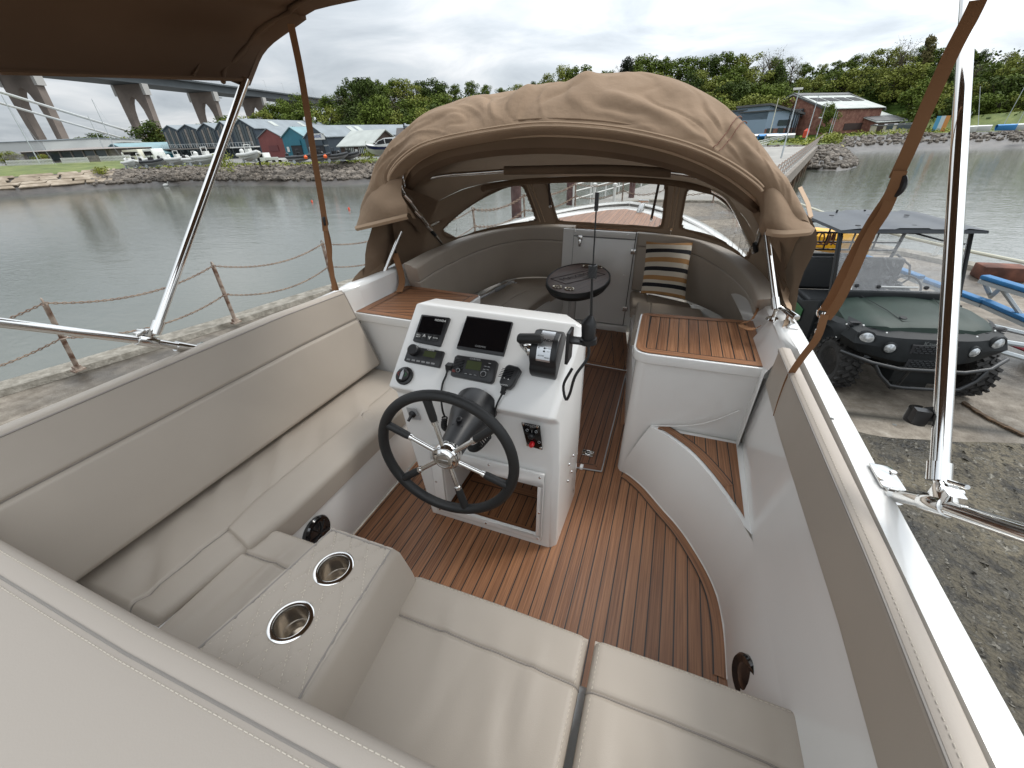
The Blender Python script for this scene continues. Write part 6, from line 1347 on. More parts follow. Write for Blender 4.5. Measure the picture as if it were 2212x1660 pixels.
# timber and glass hall of five gables
xs_ = [366, 407, 447, 493, 0, 0]; gx = [(366, 398, 272, 283), (399, 441, 270, 283), (441, 479, 267, 282), (479, 511, 263, 281), (512, 562, 258, 280)]
for k, (xa_, xb_, pk, ev) in enumerate(gx):
    da, db = 180 - 5 * k, 175 - 5 * k; A, B = g0(xa_, da), g0(xb_, db); mid = (A + B) / 2; rz = hat(mid, pk); ez = hat(A, ev)
    t, P, pn, W_, rf, n_, u = house('gabled_hall', ['narrowest, farthest left bay of the dark timber and glass waterside hall', 'second bay from the left of the dark timber and glass hall, with open balcony', 'middle bay of the dark timber and glass hall above the white boats', 'fourth bay of the dark timber and glass hall, partly behind the steel pole', 'largest right-hand bay of the dark timber and glass hall, beside the red shed'][k], A, B, 26 if k < 4 else 60, ez, rz, NAV, RG, group='bays of the timber and glass hall')
    m_ = 7
    for q in range(m_):
        x0_, x1_ = W_ * (.08 + .84 * q / m_) + .1, W_ * (.08 + .84 * (q + 1) / m_) - .1; xm = (x0_ + x1_) / 2; zt2 = ez + (rz - ez) * (1 - abs(xm - W_ / 2) / (W_ / 2)) - .7; pn(x0_, x1_, ez * .45, zt2 if zt2 > ez * .6 else ez * .9, 'window', GLS if (q + k) % 3 else GRB)
        pn(x0_, x1_, .3, ez * .36, 'window', GLS)
    pn(-.2, W_ + .2, ez * .38, ez * .42, 'balcony', WHT if k == 4 else GRB, -.2, 2.2); b = G()
    for q in range(9): b.box(P(W_ * q / 8, -2.3, ez * .42 + .5), (.08, .08, 1.0))
    b.prism([P(0, -2.3, ez * .42 + .98), P(W_, -2.3, ez * .42 + .98), P(W_, -2.3, ez * .42 + 1.06), P(0, -2.3, ez * .42 + 1.06)], n_ * .1); wpart(b, 'railing', MC['parapet_steel'], t, smooth=False)
    for q in (.05, .95): b = G(); b.tube([P(W_ * q, -2.2, 0), P(W_ * q, -2.2, ez * .4)], .14, 6); wpart(b, 'post', STEEL, t)
    if k == 4:
        for q in range(3):
            s_ = 10 + q * 14; b = G(); y_ = (rz - ez) / (W_ / 2); b.prism([P(W_ * .62, s_, rz - W_ * .12 * y_ + .22), P(W_ * .9, s_, rz - W_ * .4 * y_ + .22), P(W_ * .9, s_ + 2, rz - W_ * .4 * y_ + .22), P(W_ * .62, s_ + 2, rz - W_ * .12 * y_ + .22)], V((0, 0, .05))); wpart(b, 'skylight', RW, rf, smooth=False)
        for s_, x_ in ((30, .6), (36, .5), (44, .62), (46.5, .62)): b = G(); b.lathe([(.2, 0), (.9, .5), (1.0, 1.2), (.9, 1.9), (.2, 2.2)], P(W_ * x_, s_, rz - .8), (0, 0, 1), 12); wpart(b, 'roof_cowl', MC['stainless_steel'], rf)
sheds = [('red shed with sheet roof between the glass hall and the teal shed', 564, 615, 149, 141, 279, 292, REDC, RG, 12), ('teal shed with open doorway beside the red shed', 615, 663, 141, 133, 276, 291, TEA, RT, 12), ('long dark blue shed with white signboard on its gable', 663, 711, 133, 125, 273, 292, NAV, RG, 55)]
for k, (lb, xa_, xb_, da, db, pk, ev, wm_, rm, dp) in enumerate(sheds):
    A, B = g0(xa_, da), g0(xb_, db); mid = (A + B) / 2; rz, ez = hat(mid, pk), hat(B, ev + 4); t, P, pn, W_, rf, n_, u = house('waterside_shed', lb, A, B, dp, ez, rz, wm_, rm, group='painted sheds on the far shore')
    if k == 0: pn(W_ * .35, W_ * .75, ez * .35, ez * .62, 'door', mat('dark_red_door', (.12, .03, .03), .6), -.05, .1)
    else: d_ = pn(W_ * .33, W_ * .80, .1, ez * .72, 'door', DRK); pn(W_ * .33, W_ * .80, ez * .60, ez * .85, 'roller_shutter', MC['teal_cladding'] if k == 1 else NAV, -.1, .15); pn(W_ * .12, W_ * .22, ez * .3, ez * .55, 'sign', WHT)
    if k == 2:
        sg_ = pn(W_ * .28, W_ * .95, ez * .88, ez * 1.18, 'signboard', WHT, -.1, .12); lettering('MARINE', P(W_ * .62, -.24, ez * 1.04), u, V((0, 0, 1)), 1.0, mat('blue_print', (.03, .08, .25), .5), t, bold=.02); lettering('Reception', P(W_ * .9, -.1, ez * .6), u, V((0, 0, 1)), .55, LET, t)
        for q in range(2): b = G(); y_ = (rz - ez) / (W_ / 2); s_ = 9 + q * 2.4; b.prism([P(W_ * .58, s_, rz - W_ * .08 * y_ + .22), P(W_ * .97, s_, rz - W_ * .47 * y_ + .22), P(W_ * .97, s_ + 1.6, rz - W_ * .47 * y_ + .22), P(W_ * .58, s_ + 1.6, rz - W_ * .08 * y_ + .22)], V((0, 0, .05))); wpart(b, 'skylight', RW, rf, smooth=False)
A, B = g0(735, 118), g0(803, 110); t, P, pn, W_, rf, n_, u = house('white_roofed_shed', 'low brown shed with a white sheet roof and white-barred windows', A, B, 9, hat(B, 312), hat((A + B) / 2, 284), BRN, RW, gable_front=False, over=.6)
for x_ in (.2, .62): w_ = pn(W_ * x_, W_ * x_ + 2.6, .8, hat(B, 318), 'window', GLS); [pn(W_ * x_ + q * .62, W_ * x_ + q * .62 + .12, .8, hat(B, 318), 'glazing_bar', WHT, -.16, .05, w_) for q in range(5)]
pn(W_ * .48, W_ * .56, 1.2, 1.7, 'sign', WHT)
A, B = g0(822, 140), g0(915, 128); t, P, pn, W_, rf, n_, u = house('brown_roofed_shed', 'row of low brown sheds with dark slate roofs beside the hood', A, B, 12, hat(B, 300), hat((A + B) / 2, 277), BRN, mat('slate_roof', (.07, .06, .055), .7, var=.15, vs=.5), gable_front=False); pn(W_ * .4, W_ * .75, 1, 2.8, 'window', WHT); b = G(); b.tube([P(W_ * .45, 3, 4), P(W_ * .45, 3, hat(A, 270))], .15, 6); wpart(b, 'flue', DRK, t)
b = G(); b.lathe([(.5, 0), (.7, .6), (.2, 1.2)], P(W_ * .3, 6, hat((A + B) / 2, 277)), (0, 0, 1), 8); wpart(b, 'roof_vent', RG, rf)
# left: pavilion, turquoise shed, warehouses
A, B = g0(38, 172), g0(235, 156); t, P, pn, W_, rf, n_, u = house('pavilion', 'low pavilion with a wide hipped grey roof and dark windows behind the lawn', A, B, 14, 3.9, hat(g0(110, 168), 322), GRB, mat('felt_roof', (.24, .21, .19), .85), gable_front=False, hip=8, over=1.6)
for q in range(7):
    if q == 1: pn(W_ * .20, W_ * .27, 1.2, 3.4, 'door', mat('oak_door', (.40, .22, .08), .6)); continue
    pn(W_ * (.06 + q * .13), W_ * (.06 + q * .13) + W_ * .115, 1.8, 3.6, 'window', GLS)
    pn(W_ * (.06 + q * .13) + W_ * .118, W_ * (.06 + q * .13) + W_ * .127, 1, 3.9, 'post', MC['felt_roof'], -.2, .2)
A, B = g0(205, 190), g0(292, 172); t, P, pn, W_, rf, n_, u = house('turquoise_shed', 'wide shed with pale turquoise roof and blue gable behind the pavilion', A, B, 30, hat(B, 335), hat((A + B) / 2, 312), TEA, RT); s_ = pn(W_ * .42, W_ * .56, hat(B, 335) + .2, hat(B, 335) + 1.9, 'badge', mat('blue_badge', (.05, .25, .55), .5)); b = G(); q = P(W_ * .49, -.25, hat(B, 335) + 1.05); b.tube([q - u * .6, q, q + V((0, 0, .55)), q, q + u * .6], .07, 5); wpart(b, 'emblem', WHT, t)
A, B = g0(-60, 215), g0(98, 200); house('grey_warehouse', 'large pale grey warehouse at the left picture edge', A, B, 40, hat(B, 305), hat(B, 300), mat('grey_cladding', (.42, .43, .42), .6), RG, gable_front=False, group='grey warehouses')
A, B = g0(98, 230), g0(190, 215); house('grey_warehouse', 'lower flat-roofed grey warehouse behind the turquoise roof', A, B, 25, hat(B, 313), hat(B, 310), mat('grey_cladding2', (.33, .34, .34), .6), RW, gable_front=False, group='grey warehouses')
def fence_(xa_, xb_, da, db, lb, m, h=1.1):
    A, B = g0(xa_, da + 24, 1.3), g0(xb_, db + 22, 1.3); t = wthing('picket_fence', lb, 'fence', A); u = (B - A).normalized(); L_ = (B - A).length; b = G(); k = 0
    while k * .32 < L_: b.box(A + u * k * .32 + V((0, 0, h / 2)), (.2, .05, h)); k += 1
    wpart(b, 'picket', m, t, smooth=False).__setitem__('kind', 'stuff'); b = G()
    for z in (.3, .85): b.tube([A + V((0, 0, z)), B + V((0, 0, z))], .05, 4)
    wpart(b, 'rail', m, t)
fence_(-5, 98, 128, 122, 'white picket fence left of the pavilion door', WHT); fence_(118, 178, 124, 120, 'white picket fence right of the pavilion door', WHT); fence_(205, 275, 121, 118, 'white picket fence nearest the parked boats', WHT); fence_(178, 204, 121, 120, 'grey board fence between two white picket fences', GRB, 1.3); fence_(-5, 40, 140, 138, 'tall grey board fence at the left edge', GRB, 2.2)
# ================================================================ right shore
BRK = ramp_mat('brick_wall', [(.3, (.13, .05, .035)), (.5, (.23, .10, .07)), (.7, (.34, .19, .13))], 1.2, bscale=8, bump=.4, bd=.03)
SL = mat('slate', (.10, .10, .10), .7, var=.15, vs=.5)
def at_(px, dist): return g0(px, dist)
A, B = at_(1768, 158), at_(1876, 176); ez, rz = hat(B, 232) , hat(B, 195)
t, P, pn, W_, rf, n_, u = house('brick_mill', 'tall red brick mill with pale sheet roof and four dark skylights', A, B, 24, ez, rz, BRK, RW, gable_front=False, over=.5)
for q in range(4): b = G(); k_ = (rz - ez) / 12; x0_ = W_ * (.06 + q * .235); b.prism([P(x0_, 5.2, ez + 5.2 * k_ + .22), P(x0_ + W_ * .19, 5.2, ez + 5.2 * k_ + .22), P(x0_ + W_ * .19, 8.2, ez + 8.2 * k_ + .22), P(x0_, 8.2, ez + 8.2 * k_ + .22)], V((0, 0, .06))); wpart(b, 'skylight', DRK, rf, smooth=False)
b = G(); b.prism([P(-.5, 10.4, ez + 10.4 * (rz - ez) / 12 + .25), P(W_ + .5, 10.4, ez + 10.4 * (rz - ez) / 12 + .25), P(W_ + .5, 12, rz + .3), P(-.5, 12, rz + .3)], V((0, 0, .1))); wpart(b, 'ridge_band', SL, rf, smooth=False)
for x_ in (-.4, W_ + .2): b = G(); k_ = (rz - ez) / 12; b.prism([P(x_, -.6, ez - .3), P(x_, 12, rz + .5), P(x_, 24.6, ez - .3), P(x_, 24.6, ez - .9), P(x_, 12, rz - .2), P(x_, -.6, ez - .9)], u * .5); wpart(b, 'gable_coping', SL, t, smooth=False)
b = G(); b.box(P(-.1, 8, rz - 4.5), (.4, 1.4, 2)); wpart(b, 'window', DRK, t, smooth=False)
pn(W_ * .35, W_ * .75, 1, 2.6, 'blocked_opening', mat('dark_brick', (.05, .03, .025), .8)); mu = pn(W_ * .84, W_ * .97, .2, 3.0, 'mural', mat('mural_paint', (.14, .20, .20), .7, col2=(.30, .16, .08), vs=1.2))
A, B = at_(1874, 168), at_(1940, 178); t, P, pn, W_, rf, n_, u = house('mill_annexe', 'lower mill annexe with patched sheet roof right of the brick mill', A, B, 18, hat(B, 262), hat(B, 238), BRK, RW, gable_front=False)
b = G(); k_ = (hat(B, 238) - hat(B, 262)) / 9; b.prism([P(0, .2, hat(B, 262) + .2), P(W_, .2, hat(B, 262) + .2), P(W_, 4.6, hat(B, 262) + 4.6 * k_ + .1), P(0, 4.6, hat(B, 262) + 4.6 * k_ + .1)], V((0, 0, .2))); wpart(b, 'slate_lower_roof', SL, rf, smooth=False)
A, B = at_(1878, 152), at_(1962, 156); t, P, pn, W_, rf, n_, u = house('site_cabin', 'long cream portable cabin with small windows in front of the mill annexe', A, B, 3, hat(B, 269), hat(B, 267), mat('cream_panel', (.52, .47, .36), .6), mat('cabin_roof', (.18, .18, .18), .7), gable_front=False, over=.15)
for q in (.02,): pn(W_ * .0, W_ * .16, .2, 2.4, 'door', BRN)
for q in (.24, .50, .67, .84): w_ = pn(W_ * q, W_ * q + 1.4, 1.0, 2.2, 'window', GLS)
A, B = at_(1996, 148), at_(2024, 146)
t = wthing('painted_hoarding', 'blue, white and orange painted panel right of the cream cabin', 'hoarding', A); u_ = (B - A) / 3
for q, m_ in enumerate((mat('hoard_blue', (.08, .30, .50), .6), mat('hoard_white', (.50, .58, .62), .6), mat('hoard_orange', (.55, .24, .07), .6))): b = G(); b.prism([A + u_ * q, A + u_ * (q + 1), A + u_ * (q + 1) + V((0, 0, 3.4)), A + u_ * q + V((0, 0, 3.4))], V((.1, .3, 0))); wpart(b, 'panel', m_, t, smooth=False)
A, B = at_(1598, 158), at_(1643, 166); t, P, pn, W_, rf, n_, u = house('boat_station', 'dark grey wing of the blue lifeboat-style building, with a sign', A, B, 12, hat(B, 238) , hat(B, 238), mat('slate_blue', (.12, .16, .20), .6), SL, gable_front=False, shed=.3)
lettering('TION', P(W_ * .50, -.3, hat(B, 238) - 2.2), u, V((0, 0, 1)), 1.9, LET, t, bold=.02) if 0 else None
sg_ = pn(W_ * .02, W_ * .62, hat(B, 252), hat(B, 243), 'sign', mat('sign_blue', (.02, .22, .36), .5)); lettering('TION', P(W_ * .32, -.26, (hat(B, 252) + hat(B, 243)) / 2), u, V((0, 0, 1)), (hat(B, 243) - hat(B, 252)) * .75, LET, t, bold=.02)
A, B = at_(1642, 152), at_(1708, 160); t, P, pn, W_, rf, n_, u = house('blue_building', 'pale blue building with a sloping roof and brick base beyond the jetty', A, B, 12, hat(B, 243) + .5, 0, mat('pale_blue', (.26, .34, .42), .6), SL, gable_front=False, shed=0.01)
b = G(); zl, zr = hat(A, 228), hat(B, 246); b.prism([P(0, .02, zr - 1), P(W_, .02, zr - 1), P(W_, .02, zr), P(0, .02, zl)], n_ * 11.9); wpart(b, 'upper_wall', MC['pale_blue'], t, smooth=False); b = G(); b.prism([P(-.6, -.8, zl), P(W_ + 1, -.8, zr - .3), P(W_ + 1, 12, zr - .3), P(-.6, 12, zl)], V((0, 0, .5))); wpart(b, 'mono_roof', SL, t, smooth=False)
pn(0, W_, 0, hat(A, 279), 'brick_base', BRK, -.05, .12); pn(W_ * .36, W_ * .80, hat(B, 270), hat(B, 258), 'window', GLS, -.06); pn(W_ * .05, W_ * .25, .3, 2.2, 'window', GLS, -.2); pn(W_ * .40, W_ * .58, .3, 2.2, 'window', GLS, -.2)
b = G(); A, B = at_(1990, 170), at_(2260, 165); b.prism([A, B, B + V((0, 0, hat(B, 262))), A + V((0, 0, hat(A, 272)))], V((0, 1, 0))); wsolo(b, 'stone_wall', mat('grey_stone', (.17, .165, .15), .85, var=.3, vs=1), 'low grey stone wall at the foot of the wooded hill on the right', 'wall', smooth=False)
b = G(); A, B = at_(1985, 160), at_(2300, 150); b.prism([A, B, B + V((3, 8, 4.0)), A + V((0, 8, 2.6))], V((0, 0, .05))); struct(b, 'grass_slope', GRASS, smooth=False)
# ================================================================ jetty with lamps and railings
jd = (g(1783, 298) - g(1698, 376)).normalized(); jn = V((-jd.y, jd.x, 0)); R0 = g(1698, 376); j0, j1 = -20, 96; JW = 7.5
jt = wthing('jetty', 'long timber-piled jetty with grey deck running to the far shore', 'jetty', R0)
b = G(); a, c_ = R0 + jd * j0, R0 + jd * j1; b.prism([a + V((0, 0, -.06)), c_ + V((0, 0, -.06)), c_ + jn * JW + V((0, 0, -.06)), a + jn * JW + V((0, 0, -.06))], V((0, 0, -.45))); wpart(b, 'deck_slab', mat('deck_grey', (.27, .255, .23), .8, var=.15, vs=.5), jt, smooth=False)
b = G(); b.prism([a, c_, c_ + V((0, 0, -.9)), a + V((0, 0, -.9))], jn * -.25); wpart(b, 'edge_beam', mat('edge_timber', (.20, .17, .14), .8, var=.2, vs=1), jt, smooth=False)
PIL = mat('rust_pile', (.10, .065, .04), .9, var=.4, vs=2)
for k in range(38): b = G(); p = R0 + jd * (j0 + 2 + k * 3) + jn * (.1 if k % 2 else .8); b.tube([p + V((0, 0, -.5)), p + V((0, 0, -4))], .18, 7); wpart(b, 'pile', PIL, jt)
for side in (0, 1):
    b = G(); o_ = jn * (JW * side + (.1 if not side else -.1))
    for k in range(60): b = G(); p = R0 + jd * (j0 + k * 1.95) + o_; b.tube([p, p + V((0, 0, 1.05))], .045, 4); wpart(b, 'railing_post', MC['white_paint'] if side else mat('worn_white', (.42, .40, .37), .7), jt)
    for z in (.4, .75, 1.05):
        b = G(); ps = []
        for k in range(240 if side == 0 else 2):
            if side == 0: u_ = k / 4; ps.append(R0 + jd * (j0 + u_ * 1.95) + o_ + V((0, 0, z - .12 * math.sin(math.pi * (u_ % 1)))))
            else: ps.append(R0 + jd * (j0 + k * 116) + o_ + V((0, 0, z)))
        b.tube(ps, .03, 4); wpart(b, 'railing_bar', mat('rust_chain', (.16, .09, .055), .8) if side == 0 else WHT, jt)
GALV = mat('galvanised', (.42, .45, .46), .5, .3)
for k, (bx, by, tx, ty) in enumerate(((1687, 342, 1728, 192), (1738, 311, 1769, 203), (1761, 304, 1784, 223), (1787, 300, 1804, 235), (1792, 299, 1806, 240), (1729, 293, 1740, 250))):
    p = g(bx, by); h = hat(p, ty); b = G(); t = wthing('lamp_post', ['nearest and tallest galvanised lamp post on the jetty', 'second galvanised lamp post along the jetty', 'lamp post in front of the leafy tree by the brick mill', 'lamp post at the shore end of the jetty', 'farthest lamp post beside the shore end of the jetty', 'slim post left of the leafy tree by the brick mill'][k], 'lamp post', p, group='lamp posts along the jetty'); b.tube([p, p + V((0, 0, 1.2)), p + V((0, 0, 1.25)), p + V((0, 0, h))], [h * .014, h * .014, h * .010, h * .007], 8); wpart(b, 'mast', GALV, t)
    if k in (0, 2): b = G(); b.box(p + V((-h * .05, 0, h if k == 0 else h * .62)), (h * .08, h * .05, h * .03)); b.box(p + V((h * .02, 0, h)), (h * .05, h * .04, h * .03)); wpart(b, 'floodlight', WHT, t, bevel=.02)
p = g(1659, 304); b = G(); b.tube([p, p + V((0, 0, hat(p, 212)))], [.12, .06], 7); wsolo(b, 'flagpole', mat('cream_pole', (.62, .60, .48), .5), 'bare cream flagpole in front of the blue building', 'flagpole')
p = g(1737, 300); b = G(); b.tube([p + V((0, 0, .2)), p + V((.1, 0, 1.5)), p + V((.2, 0, 2.0))], [.5, .6, .25], 8); wsolo(b, 'red_cover', mat('orange_red', (.60, .07, .03), .6), 'small orange-red lifebuoy housing on the jetty railing', 'lifebuoy')
for k, px in enumerate((1688, 1692, 1697, 1702, 1706)): p = g0(px, 150); b = G(); b.tube([p, p + V((0, 0, hat(p, 232 + k * 3)))], [.25, .12], 6); wsolo(b, 'dark_mast', DRK, ['leftmost', 'second', 'middle', 'fourth', 'rightmost'][k] + ' slim black mast in the cluster by the blue building', 'mast', group='dark masts by the blue building')
for k in range(3): p = g0(1645 + k * 17, 128 - k * 3); b = G(); d_ = V((1, .2, 0)).normalized(); n2 = V((-.2, 1, 0)); b.grid([[p + d_ * (x - 3) + n2 * (w_ * s_) + V((0, 0, .9 + z)) for s_, z in ((-1, 0), (-.6, -.5), (0, -.7), (.6, -.5), (1, 0))] for x, w_ in ((0, .7), (2, 1), (4, .9), (6, .05))]); b.grid([[p + d_ * (x - 3) + n2 * (w_ * s_) + V((0, 0, .95 + z)) for s_, z in ((-1, 0), (0, .35), (1, 0))] for x, w_ in ((0, .7), (2, 1), (4, .9), (6, .05))]); wsolo(b, 'covered_dinghy', WHT if k != 1 else mat('blue_cover', (.04, .22, .5), .6), ['white covered dinghy nearest the flagpole', 'blue covered dinghy beside the jetty rail', 'white covered dinghy closest to the jetty deck'][k], 'dinghy', group='covered dinghies beside the jetty')
YEL = mat('yellow_lichen', (.30, .27, .08), .85, var=.3, vs=1)
b = G(); rr3 = random.Random(3); p = g(1792, 318, -1.0)
for k in range(14): rock(b, p + V((rr3.uniform(-2, 2), rr3.uniform(-2, 2), rr3.uniform(-.8, .8))), rr3.uniform(.9, 1.6), rr3)
wsolo(b, 'lichen_boulder', YEL, 'yellow-green mossy outcrop at the shore end of the jetty', 'boulder')
# ================================================================ chain fence on the quay edge
RUST = mat('rusty_iron', (.11, .055, .032), .85, col2=(.33, .27, .22), vs=9, bump=.4, bs=40)
RCH = mat('rusty_chain', (.13, .075, .048), .8, col2=(.24, .17, .12), vs=6)
fence = wthing('chain_fence', 'rusty post and chain fence along the water edge of the quay', 'fence', (-8.5, 5, 0))
pb = [(-10.05, .7), (-9.33, 3.1), (-8.45, 5.5), (-7.9, 7.9), (-7.0, 10.4), (-6.2, 13.0), (-5.6, 16.4), (-4.5, 20.6), (-2.6, 22.8), (-.6, 23.3), (1.6, 23.1)]
posts = []
for k, (x, y) in enumerate(pb):
    base = V((x, y, .1)); ln = V((.03, -.02, 0)) if k else V((0, 0, 0))
    if k in (1, 2, 3): q = [None, (170, 800), (510, 697), (722, 625)][k]; tq = [None, (97, 658), (461, 577), (697, 529)][k]; base = g(*q, .1); d_ = wdir(*tq); t = (base.y - .02 - EYE.y) / d_.y; top_ = EYE + d_ * t
    else: top_ = base + V((-.03, .0, 1.05))
    posts.append((base, top_)); b = G(); b.tube([base, top_], .036, 8); b.box(base + V((0, 0, .01)), (.13, .16, .03)); b.box(base + V((0, 0, .05)), (.09, .10, .06)); wpart(b, 'post', RUST, fence)
    b = G(); b.torus(top_ + V((0, 0, .04)), (.3, 1, 0), .05, .011, 18, 6); b.torus(base.lerp(top_, .52) + V((.03, 0, 0)), (0, 0, 1), .055, .010, 16, 6); wpart(b, 'ring', RUST, fence)
def chain(a, c, sag, pitch=.046, r_=.0075):
    L_ = (c - a).length; n = max(6, int(L_ * 1.03 / pitch)); b = G(); pts = [a.lerp(c, k / n) - V((0, 0, sag * 4 * (k / n) * (1 - k / n))) for k in range(n + 1)]
    for k in range(n):
        m_ = (pts[k] + pts[k + 1]) / 2; t = (pts[k + 1] - pts[k]).normalized(); s_ = t.cross(V((0, 0, 1))).normalized(); w_ = s_ if k % 2 else t.cross(s_); hl = pitch * .52; hw = pitch * .30
        b.tube([m_ + t * (hl * math.cos(a_)) * 1.15 + w_ * (hw * math.sin(a_)) for a_ in [i * math.pi / 4 for i in range(8)]], r_, 4, closed=True)
    return b
for k in range(len(posts) - 1):
    (a0, a1), (c0, c1) = posts[k], posts[k + 1]
    far = k > 4
    wpart(chain(a1 + V((0, 0, .02)), c1 + V((0, 0, .02)), .20, .046 if not far else .12, .0075 if not far else .014), 'chain', RCH, fence)
    wpart(chain(a0.lerp(a1, .52), c0.lerp(c1, .52), .22, .046 if not far else .12, .0075 if not far else .014), 'chain', RCH, fence)
for px, d_, h, r_, lb in ((1238, 24.5, 3.6, .26, 'thick rust-brown mooring pile seen through the middle hood window'), (1112, 21, 4.0, .24, 'thick rust-brown mooring pile seen through the left hood window'), (1375, 26, 2.2, .16, 'dark stub pile seen through the right edge of the middle window')): p = g0(px, d_, -.2); b = G(); b.tube([p, p + V((0, 0, h))], r_, 14); wsolo(b, 'mooring_pile', mat('pile_brown', (.10, .05, .045), .8, var=.3, vs=3), lb, 'pile')
for px, d_ in ((1336, 22.5), (1290, 22.8)): p = g0(px, d_); b = G(); b.tube([p, p + V((0, 0, .95))], .07, 8); b.lathe([(.12, 0), (.12, .1), (0, .14)], p + V((0, 0, .9)), (0, 0, 1), 12); wsolo(b, 'bollard', WHT, ['white bollard nearer the white foredeck fitting', 'white bollard left of the other, beyond the bow'][px == 1290], 'bollard', group='white bollards beyond the bow')
# ================================================================ utility vehicle
UP = (g(1822, 853) + g(2077, 871)) / 2; ux = (g(2077, 871) - g(1822, 853)); ux.z = 0; ux.normalize(); uy = V((-ux.y, ux.x, 0)); UO = UP + uy * .30
utv = wthing('utility_vehicle', 'dark green open utility vehicle parked on the quay, facing the boat', 'vehicle', UO)
BO = V((0, 0, 0))
def U(x, y, z): return UO + ux * (x * 1.1) + uy * y + V((0, 0, z)) + BO
def UG(f): return f
def ubox(b, c, d): b.box(U(*c), (d[0] * 1.1, d[1], d[2]), Matrix((ux, uy, V((0, 0, 1)))).transposed()); return b
def utube(b, ps, r_, n=10): b.tube([U(*p) for p in ps], r_, n); return b
def uloft(b, secs): b.grid([[U(*p) for p in s_] for s_ in secs]); return b
UGR = mat('dark_green_plastic', (.018, .032, .025), .55, spec=.3, var=.12, vs=6, bump=.05, bs=120); UGR2 = mat('door_green', (.02, .09, .03), .4); UBK = mat('black_body', (.010, .012, .013), .55, spec=.3, var=.2, vs=8, bump=.06, bs=90); UFR = mat('frame_black', (.010, .011, .012), .4); TYR = mat('tyre_rubber', (.022, .021, .02), .85, var=.35, vs=9, bump=.3, bs=50); RIM = mat('wheel_rim', (.06, .055, .05), .5)
def wheel(cx_, cy_, r_=.345, w_=.26, steer=0):
    b = G(); ax = ux; c = U(cx_, cy_, r_); hw = w_ / 2
    b.lathe([(.19, -hw * .8), (.22, -hw * .95), (.28, -hw), (.315, -hw * .88), (.325, -hw * .6), (.327, 0), (.325, hw * .6), (.315, hw * .88), (.28, hw), (.22, hw * .95), (.19, hw * .8)], c, ax, 36)
    for k in range(20):
        for s_ in (-1, 1):
            a = (k + (.5 if s_ > 0 else 0)) * math.pi * 2 / 20; e_ = uy * math.cos(a) + V((0, 0, 1)) * math.sin(a); tt_ = -uy * math.sin(a) + V((0, 0, 1)) * math.cos(a)
            for (x0_, sk, l_, d2) in ((.30, .02, .075, .055), (.80, -.012, .065, .05)):
                R = Matrix((ax, tt_, e_)).transposed() @ Matrix.Rotation(.5 * s_, 3, 'Z'); b.box(c + e_ * (.334 if x0_ < .5 else .326) + ax * (s_ * hw * x0_) + tt_ * sk, (l_, d2 * .8, .034), R)
    o_ = wpart(b, 'tyre', TYR, utv, smooth=False); b = G()
    for s_ in (-1, 1): b.lathe([(.19, hw * .8), (.17, hw * .35), (.06, hw * .2), (.05, hw * .5), (0, hw * .5)], c, ax * s_, 24)
    wpart(b, 'rim', RIM, o_); return o_
for x in (-.68, .68):
    for y in (0, 2.15): wheel(x, y)
# bonnet
BO = uy * .12 + V((0, 0, .10)) - ux * .12
b = G(); secs = []
for y, z0, w_, dz_ in ((.42, 1.02, .66, .07), (.15, 1.02, .70, .07), (-.1, 1.00, .72, .08), (-.28, .97, .72, .09), (-.34, .935, .71, .08), (-.36, .87, .69, .05)):
    ns = .17 * max(0, min(1, (.1 - y) / .4))
    secs.append([(xx, yy - ns * (1 - min(1, abs(xx) / w_) ** 3), zz) for xx, yy, zz in [(-w_ - .02, y + .05, z0 - .22), (-w_, y, z0 - dz_), (-w_ * .82, y, z0 - .02), (-w_ * .60, y, z0), (-w_ * .55, y, z0 - .012), (-w_ * .3, y, z0 + .012), (0, y, z0 + .02), (w_ * .3, y, z0 + .012), (w_ * .55, y, z0 - .012), (w_ * .60, y, z0), (w_ * .82, y, z0 - .02), (w_, y, z0 - dz_), (w_ + .02, y + .05, z0 - .22)]])
uloft(b, secs); wpart(b, 'bonnet', UGR, utv, ang=25)
b = G()
utube(b, [(-.38, .34, 1.045), (-.30, -.12, 1.02), (-.26, -.40, .985), (.26, -.40, .985), (.30, -.12, 1.02), (.38, .34, 1.045)], .004, 4); wpart(b, 'bonnet_seam', DRK, utv)
b = G(); b.lathe([(0, .006), (.035, .006), (.04, 0)], U(-.22, -.32, 1.0), V((0, -.2, 1)), 16); b.lathe([(0, .006), (.035, .006), (.04, 0)], U(.22, -.32, 1.0), V((0, -.2, 1)), 16); wpart(b, 'bonnet_catch', UBK, utv)
# front face
b = G(); uloft(b, [[(x, y, z) for x, y, z in sec] for sec in ([(-.70, -.2, .95), (-.62, -.34, .93), (-.40, -.44, .91), (-.28, -.52, .90), (.28, -.52, .90), (.40, -.44, .91), (.62, -.34, .93), (.70, -.2, .95)], [(-.74, -.30, .88), (-.70, -.50, .86), (-.42, -.57, .84), (-.28, -.62, .85), (.28, -.62, .85), (.42, -.57, .84), (.70, -.50, .86), (.74, -.30, .88)], [(-.78, -.34, .76), (-.72, -.56, .74), (-.42, -.62, .72), (-.28, -.66, .72), (.28, -.66, .72), (.42, -.62, .72), (.72, -.56, .74), (.78, -.34, .76)], [(-.72, -.30, .62), (-.62, -.50, .60), (-.42, -.62, .58), (-.27, -.66, .56), (.27, -.66, .56), (.42, -.62, .58), (.62, -.50, .60), (.72, -.30, .62)], [(-.5, -.3, .5), (-.45, -.4, .5), (-.35, -.5, .48), (-.22, -.58, .46), (.22, -.58, .46), (.35, -.5, .48), (.45, -.4, .5), (.5, -.3, .5)])]); wpart(b, 'front_fascia', UBK, utv, ang=25)
